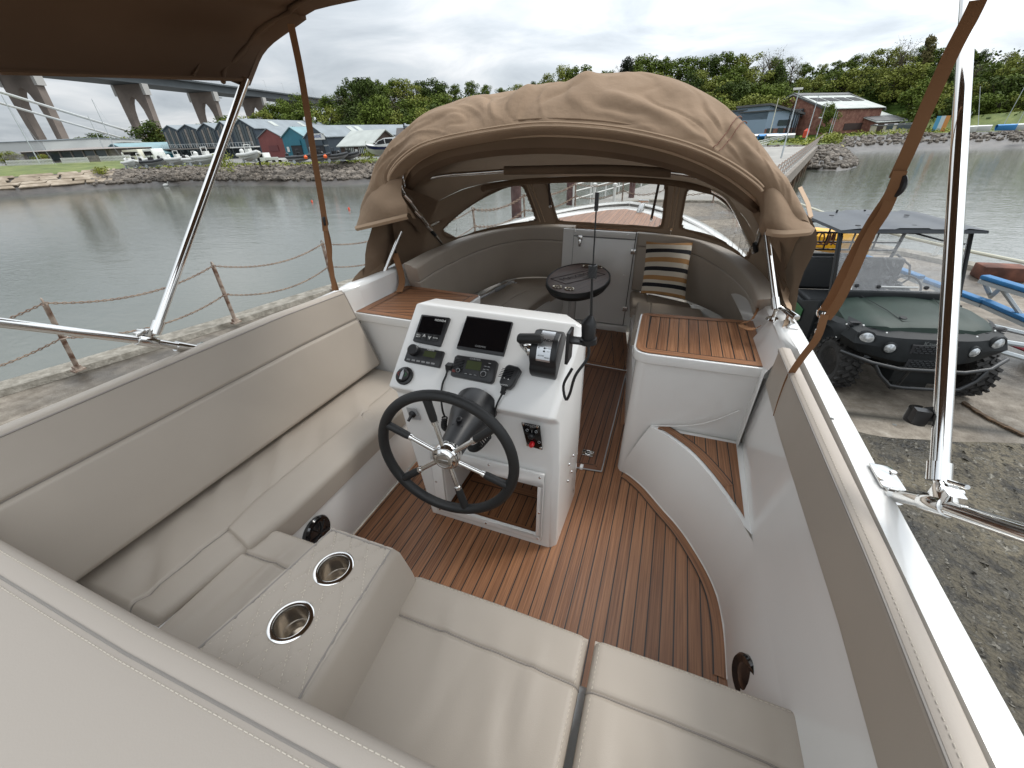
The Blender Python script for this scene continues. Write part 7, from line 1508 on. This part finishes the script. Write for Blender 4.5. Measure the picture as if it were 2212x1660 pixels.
for z0, z1, w_ in ((.68, .79, .21), (.50, .60, .19)):
    b = G(); ubox(b, (0, -.655, (z0 + z1) / 2), (w_ * 2, .02, z1 - z0)); gr_ = wpart(b, 'grille', DRK, utv, smooth=False)
    b = G()
    for k in range(4):
        z = z0 + (z1 - z0) * (k + .5) / 4
        for q in range(7): utube(b, [(-w_ + .03 + q * (w_ * 2 - .05) / 7 + (k % 2) * .02, -.672, z), (-w_ + .03 + (q + .72) * (w_ * 2 - .05) / 7 + (k % 2) * .02, -.672, z)], .007, 4)
    wpart(b, 'grille_mesh', UBK, gr_)
lettering('Kawasaki', U(0, -.668, .815), ux, V((0, 0, 1)), .075, mat('dark_grey_letters', (.10, .11, .11), .4), utv, depth=.004, bold=.015)
for x, y, z, r_ in ((-.61, -.54, .80, .078), (.61, -.54, .80, .078), (-.39, -.62, .72, .060), (.39, -.62, .72, .060)):
    ax = (-uy + ux * (x * .45)).normalized(); b = G(); b.lathe([(r_ * 1.25, -.03), (r_ * 1.25, .012), (r_ * 1.05, .02), (r_, .005)], U(x, y, z), ax, 24); h_ = wpart(b, 'headlight', UBK, utv); b = G(); b.lathe([(r_, .012), (r_ * .7, .026), (0, .034)], U(x, y, z), ax, 24); wpart(b, 'lamp_lens', mat('headlamp_glass', (.50, .52, .53), .12, .5, var=.35, vs=30), h_)
for sg in (-1, 1):
    b = G(); uloft(b, [[(sg * (.50 + .30 * t), -.46 + .75 * (1 - math.cos(t * 1.2)), .90 - .0 * t), (sg * (.62 + .26 * t), -.44 + .75 * (1 - math.cos(t * 1.2)), .86), (sg * (.76 + .10 * t), -.36 + .75 * (1 - math.cos(t * 1.2)), .72 + .10 * math.sin(t * 3)), (sg * (.80 + .06 * t), -.30 + .75 * (1 - math.cos(t * 1.2)), .66 + .12 * math.sin(t * 3))] for t in [k / 10 for k in range(11)]]); wpart(b, 'front_wing', UBK, utv, ang=40)
    for k in range(4): b = G(); ubox(b, (sg * .69, -.36 + k * .0, .93 - k * .03), (.10, .05, .010)); wpart(b, 'wing_vent', DRK, utv)
    for q in ((.62, -.40, .915), (.42, -.50, .87), (.74, -.30, .88), (.79, -.30, .70)): b = G(); b.lathe([(0, .006), (.010, .003), (.012, 0)], U(sg * q[0], q[1] - .01, q[2]), -uy + V((0, 0, .8)), 8); wpart(b, 'body_clip', LET, utv)
# bull bar and underside
b = G(); utube(b, [(-.80, -.52, .60), (-.55, -.72, .555), (-.30, -.78, .52), (.30, -.78, .52), (.55, -.72, .555), (.80, -.52, .60)], .024, 12); wpart(b, 'bull_bar', UFR, utv)
b = G(); utube(b, [(-.52, -.74, .54), (-.45, -.78, .42), (-.33, -.80, .30), (-.2, -.80, .28), (.2, -.80, .28), (.33, -.80, .30), (.45, -.78, .42), (.52, -.74, .54)], .022, 12); utube(b, [(-.2, -.78, .52), (-.2, -.70, .20)], .02, 8); utube(b, [(.2, -.78, .52), (.2, -.70, .20)], .02, 8); wpart(b, 'bull_bar', UFR, utv)
b = G(); ubox(b, (0, -.35, .33), (.45, .5, .16)); ubox(b, (0, -.55, .24), (.34, .06, .22)); ubox(b, (0, 1.0, .28), (1.1, 2.2, .08)); wpart(b, 'chassis', UBK, utv, smooth=False)
for sg in (-1, 1):
    b = G(); utube(b, [(sg * .15, -.15, .26), (sg * .56, 0, .24)], .022, 8); utube(b, [(sg * .15, .15, .26), (sg * .56, 0, .24)], .022, 8); utube(b, [(sg * .2, 0, .46), (sg * .56, 0, .44)], .018, 8); utube(b, [(sg * .36, 0, .70), (sg * .50, 0, .28)], .035, 8); wpart(b, 'suspension', mat('dusty_metal', (.14, .11, .09), .8), utv)
# cowl, windscreen, cage, roof
b = G(); ubox(b, (0, .42, 1.03), (1.36, .12, .13)); wpart(b, 'scuttle', UBK, utv, bevel=.015)
WT, WB = (.74, 1.80), (.42, 1.08)
def wsp(x, t): return (x, WB[0] + (WT[0] - WB[0]) * t, WB[1] + (WT[1] - WB[1]) * t)
b = G(); b.add([U(*wsp(-.66, .0)), U(*wsp(.66, .0)), U(*wsp(.66, 1)), U(*wsp(-.66, 1))], [(0, 1, 2, 3)]); pane2 = pane.copy(); pane2.name = 'vehicle_glass'; [setattr(n_.inputs[0], 'default_value', .24) for n_ in pane2.node_tree.nodes if n_.type == 'MIX_SHADER' and not n_.inputs[0].is_linked]; wpart(b, 'windscreen', pane2, utv)
b = G(); b.tube([U(*wsp(-.68, -.02)), U(*wsp(.68, -.02)), U(*wsp(.68, 1.02)), U(*wsp(-.68, 1.02))], .037, 8, closed=True); wpart(b, 'windscreen_frame', UFR, utv)
for x, t in ((-.42, .10), (-.18, .09), (.33, .09), (.60, .72), (.60, .40)): b = G(); b.lathe([(.024, -.02), (.026, .012), (.018, .018), (0, .018)], U(*wsp(x, t)), -uy + V((0, 0, .2)), 16); wpart(b, 'screen_knob', BLK, utv)
b = G(); b.tube([U(*wsp(-.16, .09)), U(*wsp(.24, .09))], .012, 6); wpart(b, 'screen_bar', LET, utv)
b = G(); b.add([U(*wsp(x, t)) - uy * .008 for x, t in ((-.62, .03), (-.47, .03), (-.47, .11), (-.62, .11))], [(0, 1, 2, 3)]); b.add([U(*wsp(x, t)) - uy * .008 for x, t in ((-.53, .12), (-.47, .12), (-.47, .19), (-.53, .19))], [(0, 1, 2, 3)]); b.add([U(*wsp(-.585 + .025 * math.cos(k * .52), .155 + .034 * math.sin(k * .52))) - uy * .008 for k in range(12)], [tuple(range(12))]); wpart(b, 'screen_sticker', LET, utv, smooth=False)
b = G(); utube(b, [(.08, .66, 1.80), (.36, .64, 1.72), (.60, .62, 1.68)], .012, 6); utube(b, [(-.02, .70, 1.82), (.10, .66, 1.82)], .03, 8); wpart(b, 'wiper', BLK, utv)
b = G(); utube(b, [(-.68, .44, 1.02), (-.69, .76, 1.81), (-.66, 1.9, 1.83), (-.66, 2.05, 1.0)], .026, 10); utube(b, [(.68, .44, 1.02), (.69, .76, 1.81), (.66, 1.9, 1.83), (.66, 2.05, 1.0)], .026, 10); utube(b, [(-.68, .78, 1.81), (.68, .78, 1.81)], .024, 10)
for z in (1.72, 1.55, 1.40, 1.28): utube(b, [(-.66, 1.98, z), (.66, 1.98, z)], .016, 8)
for x in (-.3, .05, .35): utube(b, [(x, 1.98, 1.28), (x, 1.96, 1.9)], .014, 8)
wpart(b, 'roll_cage', UFR, utv)
BO = uy * .12 + V((0, 0, -.05)) - ux * .12
b = G(); uloft(b, [[(-.76, y, 1.965), (-.75, y, 2.0), (-.55, y, 2.025), (-.50, y, 2.005), (-.2, y, 2.01), (-.15, y, 2.03), (.15, y, 2.03), (.2, y, 2.01), (.5, y, 2.005), (.55, y, 2.025), (.75, y, 2.0), (.76, y, 1.965)] for y in (.60, .64, 1.0, 1.6, 2.0, 2.06)]); uloft(b, [[(x, .60, 1.965) for x in (-.76, .76)], [(x, 2.06, 1.965) for x in (-.76, .76)]]); uloft(b, [[(x, .60, 1.965) for x in (-.76, -.3, .3, .76)], [(-.75, .61, 2.0), (-.3, .61, 2.015), (.3, .61, 2.015), (.75, .61, 2.0)]]); wpart(b, 'roof', mat('roof_grey', (.034, .039, .046), .42, var=.12, vs=5), utv, ang=30)
for x, y in ((-.5, .8), (.1, .8), (.45, .8), (-.5, 1.6), (-.05, 1.6), (.4, 1.6)): b = G(); b.lathe([(0, .010), (.030, .008), (.034, 0)], U(x, y, 2.022), (0, 0, 1), 12); wpart(b, 'roof_plug', DRK, utv)
# cabin: bench, steering wheel, side doors, bed
b = G(); ubox(b, (0, 1.35, .80), (1.25, .50, .16)); wpart(b, 'bench_seat', mat('seat_black', (.03, .032, .034), .6), utv, bevel=.04, seg=3); b = G(); ubox(b, (0, 1.62, 1.15), (1.25, .12, .50)); wpart(b, 'bench_back', MC['seat_black'], utv, bevel=.04, seg=3)
b = G(); b.torus(U(.36, .85, 1.18), -uy + V((0, 0, .9)), .17, .014, 30, 8); b.tube([U(.36, .85, 1.18), U(.36, .6, 1.0)], .02, 8); wpart(b, 'steering_wheel', UFR, utv)
for sg in (-1, 1):
    b = G(); b.prism([U(sg * .74, .40, .45), U(sg * .74, 1.9, .42), U(sg * .74, 1.9, .98), U(sg * .74, .95, .90), U(sg * .74, .42, 1.08)], ux * (.05 * sg)); dr_ = wpart(b, 'side_panel', UBK, utv, bevel=.015)
    b = G(); b.prism([U(sg * .795, .75, .62), U(sg * .795, 1.5, .62), U(sg * .795, 1.5, .88), U(sg * .795, .75, .82)], ux * (.01 * sg)); wpart(b, 'door_panel', UGR2, dr_, bevel=.004)
    b = G(); utube(b, [(sg * .66, 1.9, 1.0), (sg * .68, 1.55, 1.02), (sg * .69, 1.45, 1.12), (sg * .68, 1.55, 1.30), (sg * .66, 1.9, 1.38)], .015, 8); wpart(b, 'hip_hoop', UFR, utv)
b = G(); ubox(b, (0, 2.6, .78), (1.45, 1.25, .05)); ubox(b, (-.70, 2.6, .93), (.05, 1.25, .30)); ubox(b, (.70, 2.6, .93), (.05, 1.25, .30)); ubox(b, (0, 1.99, .93), (1.45, .05, .30)); ubox(b, (0, 3.2, .93), (1.45, .05, .30)); wpart(b, 'cargo_bed', UBK, utv, bevel=.01)
b = G(); rr4 = random.Random(2)
for k in range(5): b.torus(U(-.38 + k * .06, 2.02, 1.60), ux + uy * rr4.uniform(-.3, .3), .10, .012, 20, 6)
wsolo(b, 'rope_coil', mat('brown_rope', (.22, .10, .06), .8), 'coiled reddish rope hung on the vehicle rack', 'rope')
lettering('MULE', U(-.765, .05, .96), (uy * -.9 + ux * .35), V((0, 0, 1)), .075, LET, utv, depth=.03, bold=.02)
b = G(); b.add([U(-.80, 0, .5)], []);
# ================================================================ boat trailer with blue bunks, and things near it
BLU = mat('blue_carpet', (.015, .13, .30), .6, var=.1, vs=9, bump=.3, bs=120)
tr_ = wthing('boat_trailer', 'galvanised boat cradle with blue padded bunks behind the green vehicle', 'boat trailer', g(2100, 680))
def gz_(px, py, z): return g(px, py, z)
for pa, pc_, z in (((2126, 598), (2330, 660), .95), ((2126, 650), (2330, 738), .50), ((1985, 600), (2128, 652), .50), ((1735, 505), (1800, 532), .85), ((1840, 545), (1990, 600), .80)):
    a, c_ = gz_(*pa, z), gz_(*pc_, z); b = G(); t = (c_ - a).normalized(); n_ = V((-t.y, t.x, 0)); R = Matrix((t, n_, t.cross(n_))).transposed(); b.box((a + c_) / 2, ((c_ - a).length, .15, .07), R); bk_ = wpart(b, 'bunk', BLU, tr_, bevel=.02); b = G(); b.box((a + c_) / 2 - V((0, 0, .07)), ((c_ - a).length, .12, .06), R); wpart(b, 'beam', GALV, tr_, smooth=False)
for pts in (((2128, 612, .85), (2140, 640, .5)), ((2165, 620, .85), (2140, 642, .5)), ((2165, 625, .85), (2212, 690, .45)), ((2110, 730, .45), (2250, 752, .45)), ((2120, 748, .35), (2250, 785, .3)), ((2125, 700, .4), (2250, 730, .4)), ((1760, 520, .8), (1752, 560, .2)), ((1790, 530, .8), (1760, 565, .2)), ((1900, 575, .7), (1890, 625, .1)), ((1840, 560, .7), (1800, 600, .1))):
    b = G(); b.tube([gz_(*p) for p in pts], .035, 6); wpart(b, 'strut', GALV, tr_)
b = G(); b.tube([gz_(2128, 722, .3), gz_(2260, 775, .3)], .025, 6); wpart(b, 'red_strap', mat('dark_red_strap', (.22, .02, .03), .6), tr_)
p = gz_(2160, 588, .15); b = G(); b.box(p, (.8, .45, .3)); wsolo(b, 'rusty_box', mat('rust_sheet', (.12, .045, .027), .85, var=.5, vs=3, bump=.5, bs=12), 'rusty brown steel trough on the quay edge', 'trough', bevel=.03)
a = g(1738, 512, 1.0); b = G(); d_ = (g(1795, 520, 1.0) - a).normalized(); n_ = V((-d_.y, d_.x, 0)); b.grid([[a + d_ * x + n_ * (w_ * s_) + V((0, 0, z)) for s_, z in ((-1, .1), (-.8, -.12), (0, -.25), (.8, -.12), (1, .1), (.6, .2), (-.6, .2), (-1, .1))] for x, w_ in ((-.5, .02), (-.2, .2), (.3, .27), (.8, .25), (1.1, .15), (1.25, .02))]); wsolo(b, 'yellow_hull', mat('yellow_gelcoat', (.75, .38, .01), .3), 'bright yellow small boat hull lying behind the green vehicle', 'kayak')
p = g(1683, 512, .3); b = G(); b.box(p, (.5, .9, .45)); b.box(p + V((0, 0, .25)), (.56, .96, .06)); wsolo(b, 'green_box', mat('green_plastic', (.02, .09, .03), .5), 'dark green lidded box behind the hood tail', 'box', bevel=.03)
a, c_ = gz_(1729, 441, .9), gz_(2225, 570, 1.0); b = G(); ps = [a.lerp(c_, k / 20) - V((0, 0, .12 * math.sin(math.pi * k / 20))) for k in range(21)]; b.tube([a + (a - c_) * .3] + ps + [c_ + (c_ - a) * .3], .032, 8); wsolo(b, 'mooring_rope', mat('cream_rope', (.52, .50, .40), .8, bump=.4, bs=60), 'thick cream rope stretched along the quay edge behind the vehicle', 'rope')
p = g(2012, 560, .0); b = G(); b.tube([p, p + V((.15, .1, .95))], .045, 8); b.box(p + V((0, 0, .02)), (.3, .3, .04)); wsolo(b, 'rope_post', WHT, 'white raked post carrying the cream rope, seen through the windscreen', 'post')
b = G(); p = g(2206, 780, 0) + V((.25, 0, .25)); b.lathe([(.1, -.09), (.22, -.1), (.25, -.06), (.25, .06), (.22, .1), (.1, .09)], p, (.2, 1, 0), 24); wsolo(b, 'spare_tyre', mat('maroon_rubber', (.07, .02, .025), .7), 'small dark red wheel cut off by the right picture edge', 'wheel')
for k, (px, py) in enumerate(((1700, 540), (1712, 556))): pass
# ================================================================ far boats, cars, people
def rib(p, ax, L_, kind, label, group):
    u = V((ax[0], ax[1], 0)).normalized(); n_ = V((-u.y, u.x, 0)); t = wthing('inflatable_boat' if kind != 'cruiser' else 'motor_cruiser', label, 'boat', p, group)
    Z = V((0, 0, 1)); P = lambda x, y, z: p + u * x * L_ + n_ * y * L_ + Z * z * L_
    dark = kind == 'dark'; tb_ = mat('rib_grey', (.035, .037, .04), .5) if dark else WHT
    b = G(); secs = []
    for x, w_, k_, s_ in ((-.5, .17, .02, .16), (-.2, .19, .0, .16), (.15, .17, .03, .17), (.36, .09, .09, .20), (.5, .01, .17, .24)): secs.append([P(x, -w_, s_), P(x, -w_ * .95, k_ + .07), P(x, 0, k_), P(x, w_ * .95, k_ + .07), P(x, w_, s_)])
    b.grid(secs); wpart(b, 'hull', mat('hull_white', (.60, .60, .58), .35) if not dark else mat('hull_grey', (.25, .25, .25), .5), t)
    b = G(); b.tube([P(-.52, -.17, .17), P(-.2, -.19, .17), P(.15, -.18, .18), P(.36, -.10, .21), P(.47, 0, .24), P(.36, .10, .21), P(.15, .18, .18), P(-.2, .19, .17), P(-.52, .17, .17)], .045 * L_, 8); wpart(b, 'buoyancy_tube', tb_, t)
    b = G(); b.box(P(-.05, 0, .24), (L_ * .12, L_ * .12, L_ * .16)); b.tube([P(-.1, -.08, .2), P(-.1, -.08, .42), P(-.1, .08, .42), P(-.1, .08, .2)], .012 * L_, 5); wpart(b, 'console', BLK if dark else WHT, t)
    b = G(); q = P(-.56, 0, .25); b.lathe([(.02 * L_, -.1 * L_), (.055 * L_, -.07 * L_), (.06 * L_, .03 * L_), (.03 * L_, .07 * L_), (0, .075 * L_)], q, Z, 12); b.tube([q, q - Z * .25 * L_], .02 * L_, 6); wpart(b, 'outboard_motor', BLK if (dark or hash(label) % 2) else WHT, t)
    b = G(); b.box(P(-.1, 0, .0), (L_ * .9, L_ * .05, .1), Matrix((u, n_, Z)).transposed())
    for s_ in (-1, 1): b.lathe([(.0, -.1), (.28, -.1), (.28, .1), (0, .1)], P(-.22, s_ * .16, 0) + Z * .05, n_, 12)
    wpart(b, 'trailer', GALV, t); return t
wl = ['white inflatable with black outboard at the left end of the boat park', 'white speedboat hull behind the first white inflatable', 'grey inflatable in the middle of the white boats', 'white motorboat with a blue cover beside the white coach', 'white open boat in front of the glass hall', 'small white boat just left of the steel pole']
for k, (px, ds, L_) in enumerate(((268, 104, 5.5), (296, 108, 6), (318, 103, 5.5), (345, 108, 6), (378, 104, 6.5), (418, 100, 6))): rib(g0(px, ds, .75), (1, -.3 + .25 * (k % 3)), L_ * .8, 'dark' if k == 2 else 'white', wl[k], 'white boats on the boat park')
rib(g0(537, 92, .9), (1, -.35), 6, 'white', 'white inflatable boat on a trailer right of the steel pole', 'white boats on the boat park')
rib(g0(443, 97, .8), (1, -.1), 6, 'white', 'white boat half hidden by the steel pole', 'white boats on the boat park')
for k, (px, ds) in enumerate(((645, 86), (690, 84), (722, 83), (752, 84))): t = rib(g0(px, ds, .6), (1, .2 - .3 * (k % 2)), 4.4, 'dark', ['small black inflatable with an orange fender left of the brown strap', 'black inflatable just right of the brown strap', 'black inflatable with tall roll bar in front of the blue shed', 'black inflatable nearest the white-roofed shed'][k], 'black inflatables by the blue shed'); b = G(); b.lathe([(0, -.3), (.25, -.2), (.28, .1), (0, .35)], g0(px + (8 if k else 10), ds - 2, 1.3), (.2, 0, 1), 10); wpart(b, 'fender', mat('orange_buoy', (.75, .12, .02), .5), t) if k in (0, 1) else None
# cabin cruiser
p = g0(835, 84, 1.2); u = V((1, .12, 0)).normalized(); n_ = V((-u.y, u.x, 0)); t = wthing('motor_cruiser', 'white cabin cruiser with dark blue hull band on a trailer', 'boat', p); Z = V((0, 0, 1)); P = lambda x, y, z: p + u * x + n_ * y + Z * z
prof = [(-3.9, .02, 1.55, .9), (-3.0, .8, 1.35, .25), (-1.5, 1.25, 1.2, .0), (1, 1.35, 1.1, -.05), (3.4, 1.3, 1.05, -.05)]
b = G(); b.grid([[P(x, -w_, s_), P(x, -w_ * .92, s_ - (s_ - k_) * .45), P(x, 0, k_ - .2), P(x, w_ * .92, s_ - (s_ - k_) * .45), P(x, w_, s_)] for x, w_, s_, k_ in prof]); wpart(b, 'hull', MC['hull_white'], t)
b = G(); b.grid([[P(x, -w_ * 1.0 - .02, s_ - .05), P(x, -w_ * .93 - .03, s_ - (s_ - k_) * .42)] for x, w_, s_, k_ in prof]); wpart(b, 'blue_band', mat('navy_gloss', (.01, .015, .05), .2), t)
b = G(); b.grid([[P(x, -w_ * .9, s_), P(x, 0, s_ + .15), P(x, w_ * .9, s_)] for x, w_, s_, k_ in prof]); b.prism([P(-2.0, -.9, 1.25), P(-1.0, -.9, 1.95), P(.3, -.9, 2.35), P(2.6, -.9, 2.4), P(2.8, -.9, 1.1)], n_ * 1.8); wpart(b, 'cabin', MC['hull_white'], t, bevel=.05)
b = G(); b.prism([P(-1.6, -.93, 1.4), P(-.8, -.93, 1.92), P(.2, -.93, 2.2), P(.3, -.93, 1.5)], n_ * .05); b.prism([P(.45, -.93, 1.5), P(.4, -.93, 2.2), P(1.8, -.93, 2.2), P(1.9, -.93, 1.6)], n_ * .05); wpart(b, 'window', SCR, t)
b = G(); b.tube([P(-3.8, -.1, 1.6), P(-3.6, -.3, 2.0), P(-1.8, -1.0, 1.9), P(-1.0, -1.1, 1.5)], .03, 5); wpart(b, 'bow_rail', MC['stainless_steel'], t)
b = G(); b.box(P(0, 0, -.4), (5.5, .4, .15)); b.box(P(-.5, 0, -.7), (.2, 1.4, .8)); b.box(P(2, 0, -.7), (.2, 1.4, .8)); wpart(b, 'cradle', GALV, t)
# pickup, coach
def vehicle(name, label, cat, p, u, prof, w_, m, wins_, wh, bodyname='body'):
    u = V((u[0], u[1], 0)).normalized(); n_ = V((-u.y, u.x, 0)); t = wthing(name, label, cat, p); P = lambda x, y, z: p + u * x + n_ * y + V((0, 0, z))
    b = G(); b.prism([P(x, -w_ / 2, z) for x, z in prof], n_ * w_); wpart(b, bodyname, m, t, bevel=.06)
    for w__ in wins_: b = G(); b.prism([P(x, -w_ / 2 - .02, z) for x, z in w__], n_ * (w_ + .04)); wpart(b, 'window', SCR, t)
    for x in wh: b = G(); b.lathe([(.0, -.1), (.36, -.1), (.36, .1), (0, .1)], P(x, -w_ / 2 + .05, .36), n_, 14); b.lathe([(.0, -.1), (.36, -.1), (.36, .1), (0, .1)], P(x, w_ / 2 - .05, .36), n_, 14); wpart(b, 'wheel', TYR, t)
    return t, P
t, P = vehicle('pickup_truck', 'white flatbed pickup parked in front of the red shed', 'pickup truck', g0(575, 104), (1, .1), [(-2.6, .45), (-2.6, 1.0), (-2.0, 1.2), (-1.6, 1.95), (-.4, 1.95), (-.3, 1.1), (-.3, .5)], 1.8, WHT, [[(-1.95, 1.2), (-1.55, 1.85), (-.6, 1.85), (-.6, 1.2)]], (-1.7, 1.6)); b = G(); b.box(P(1.4, 0, .75), (3.4, 1.9, .12)); b.box(P(1.4, -.93, 1.0), (3.4, .06, .4)); wpart(b, 'flatbed', WHT, t, bevel=.02)
for k, (px, ds, L_, lb) in enumerate(((290, 150, 11, 'long white and cream coach behind the parked boats'), (328, 140, 6, 'white van beside the coach, below the anchorage'))): vehicle('coach' if k == 0 else 'van', lb, 'coach' if k == 0 else 'van', g0(px, ds, .5), (1, -.25), [(-L_ / 2, .4), (-L_ / 2, 2.9), (L_ / 2 - .6, 3.0), (L_ / 2, 1.7), (L_ / 2, .4)], 2.4, WHT if k else mat('cream_white', (.60, .57, .46), .4), [[(-L_ / 2 + .5, 1.6), (-L_ / 2 + .5, 2.5), (L_ / 2 - 1, 2.5), (L_ / 2 - .4, 1.7)]], (-L_ / 3, L_ / 3))
def person(p, label, top_m, leg_m):
    b = G(); e_ = thing('person', label, 'person', p, boat=False)
    b.tube([p + V((-.1, 0, 0)), p + V((-.1, 0, .45)), p + V((-.08, 0, .9)), p + V((-.02, 0, 1.0))], [.06, .075, .1, .12], 8); b.tube([p + V((.16, .05, 0)), p + V((.13, 0, .45)), p + V((.08, 0, .9)), p + V((.02, 0, 1.0))], [.06, .075, .1, .12], 8); wpart(b, 'trousers', leg_m, e_)
    b = G(); b.tube([p + V((0, 0, .92)), p + V((0, 0, 1.15)), p + V((0, 0, 1.42)), p + V((0, 0, 1.5)), p + V((0, 0, 1.56)), p + V((0, 0, 1.66)), p + V((0, 0, 1.76))], [.15, .15, .19, .08, .07, .10, .05], 10); b.tube([p + V((-.2, 0, 1.4)), p + V((-.27, .02, 1.12)), p + V((-.22, -.12, .92))], [.06, .045, .035], 6); b.tube([p + V((.2, 0, 1.4)), p + V((.27, .02, 1.12)), p + V((.26, -.08, .88))], [.06, .045, .035], 6); wpart(b, 'body', top_m, e_)
person(g0(551, 93), 'person in dark clothes standing beside the white pickup', mat('cloth_dark', (.03, .03, .045), .8), mat('cloth_darker', (.02, .02, .03), .8))
person(g0(258, 150, 1.3), 'person in white standing in front of the pavilion windows', WHT, MC['cloth_dark'])
person(g0(452 - 6, 128), 'person in brown by the fence beside the boat park', mat('cloth_brown', (.25, .11, .06), .8), MC['cloth_dark'])
# masts
for k, (x0_, y0_, x1_, y1_, ds) in enumerate(((70, 325, 2, 205, 150), (250, 325, 190, 214, 160), (228, 330, 178, 250, 158))):
    a, c_ = gd(x0_, y0_, ds), gd(x1_, y1_, ds); a2 = V((a.x, a.y, 0)); b = G(); b.tube([a2, V((a.x, a.y, htop(a2, y1_)))], [.12, .07], 6); b.tube([V((a.x, a.y, htop(a2, y1_))), V((a.x + 6, a.y, 1))], .025, 3); b.tube([V((a.x, a.y, htop(a2, y1_))), V((a.x - 5, a.y + 3, 1))], .025, 3); wsolo(b, 'yacht_mast', GALV, ['tall yacht mast at the left edge above the grey warehouse', 'yacht mast with stays beside the bridge pier', 'shorter yacht mast leaning by the bridge pier foot'][k], 'mast')
for k, px in enumerate((2068, 2098, 2150, 2178, 2204)):
    p = g0(px, 128 + k * 3, .8); b = G(); u = V((1, .1, 0)); n_ = V((-.1, 1, 0)); b.grid([[p + u * x + n_ * (w_ * s_) + V((0, 0, z)) for s_, z in ((-1, .6), (-.8, .1), (0, -.3), (.8, .1), (1, .6), (0, .75), (-1, .6))] for x, w_ in ((-1.5, .4), (-.5, .6), (.8, .55), (1.7, .03))]); t = wthing('dinghy', ['white dinghy ashore nearest the painted hoarding', 'pale dinghy with a leaning mast on the right grass', 'blue-covered dinghy beside the steel pole', 'white dinghy right of the steel pole', 'dinghy with a tall mast at the right picture edge'][k], 'dinghy', p, group='dinghies laid up on the right shore'); wpart(b, 'hull', WHT if k != 2 else MC['blue_cover'], t)
    b = G(); b.tube([p + V((-.5, 0, .5)), p + V((-.2 if k != 1 else -3, 0, 7 if k != 0 else 3))], .05, 5); wpart(b, 'mast', GALV, t)
# things on the water
for px, py, s_, m_, lb, nm in ((358, 402, .5, WHT, 'white swan on the water by the rocks', 'swan'), (1366, 826, .1, None, '', '')):
    if m_: p = g(px, py, -2.45); b = G(); b.lathe([(0, -.5), (.22, -.35), (.28, 0), (.18, .4), (0, .6)], p + V((0, 0, .12)), (1, .2, .1), 12); b.tube([p + V((.5, .1, .15)), p + V((.6, .1, .5)), p + V((.75, .1, .65))], [.09, .05, .06], 7); wsolo(b, nm, m_, lb, 'swan')
for k, (px, py) in enumerate(((674, 437), (754, 453))): p = g(px, py, -2.5); b = G(); b.lathe([(0, -.05), (.1, 0), (.1, .12), (.03, .22), (0, .22)], p, (0, 0, 1), 12); wsolo(b, 'buoy', MC['orange_red'], ['small orange buoy left of the brown strap', 'small red buoy nearer the tan hood tail'][k], 'buoy')
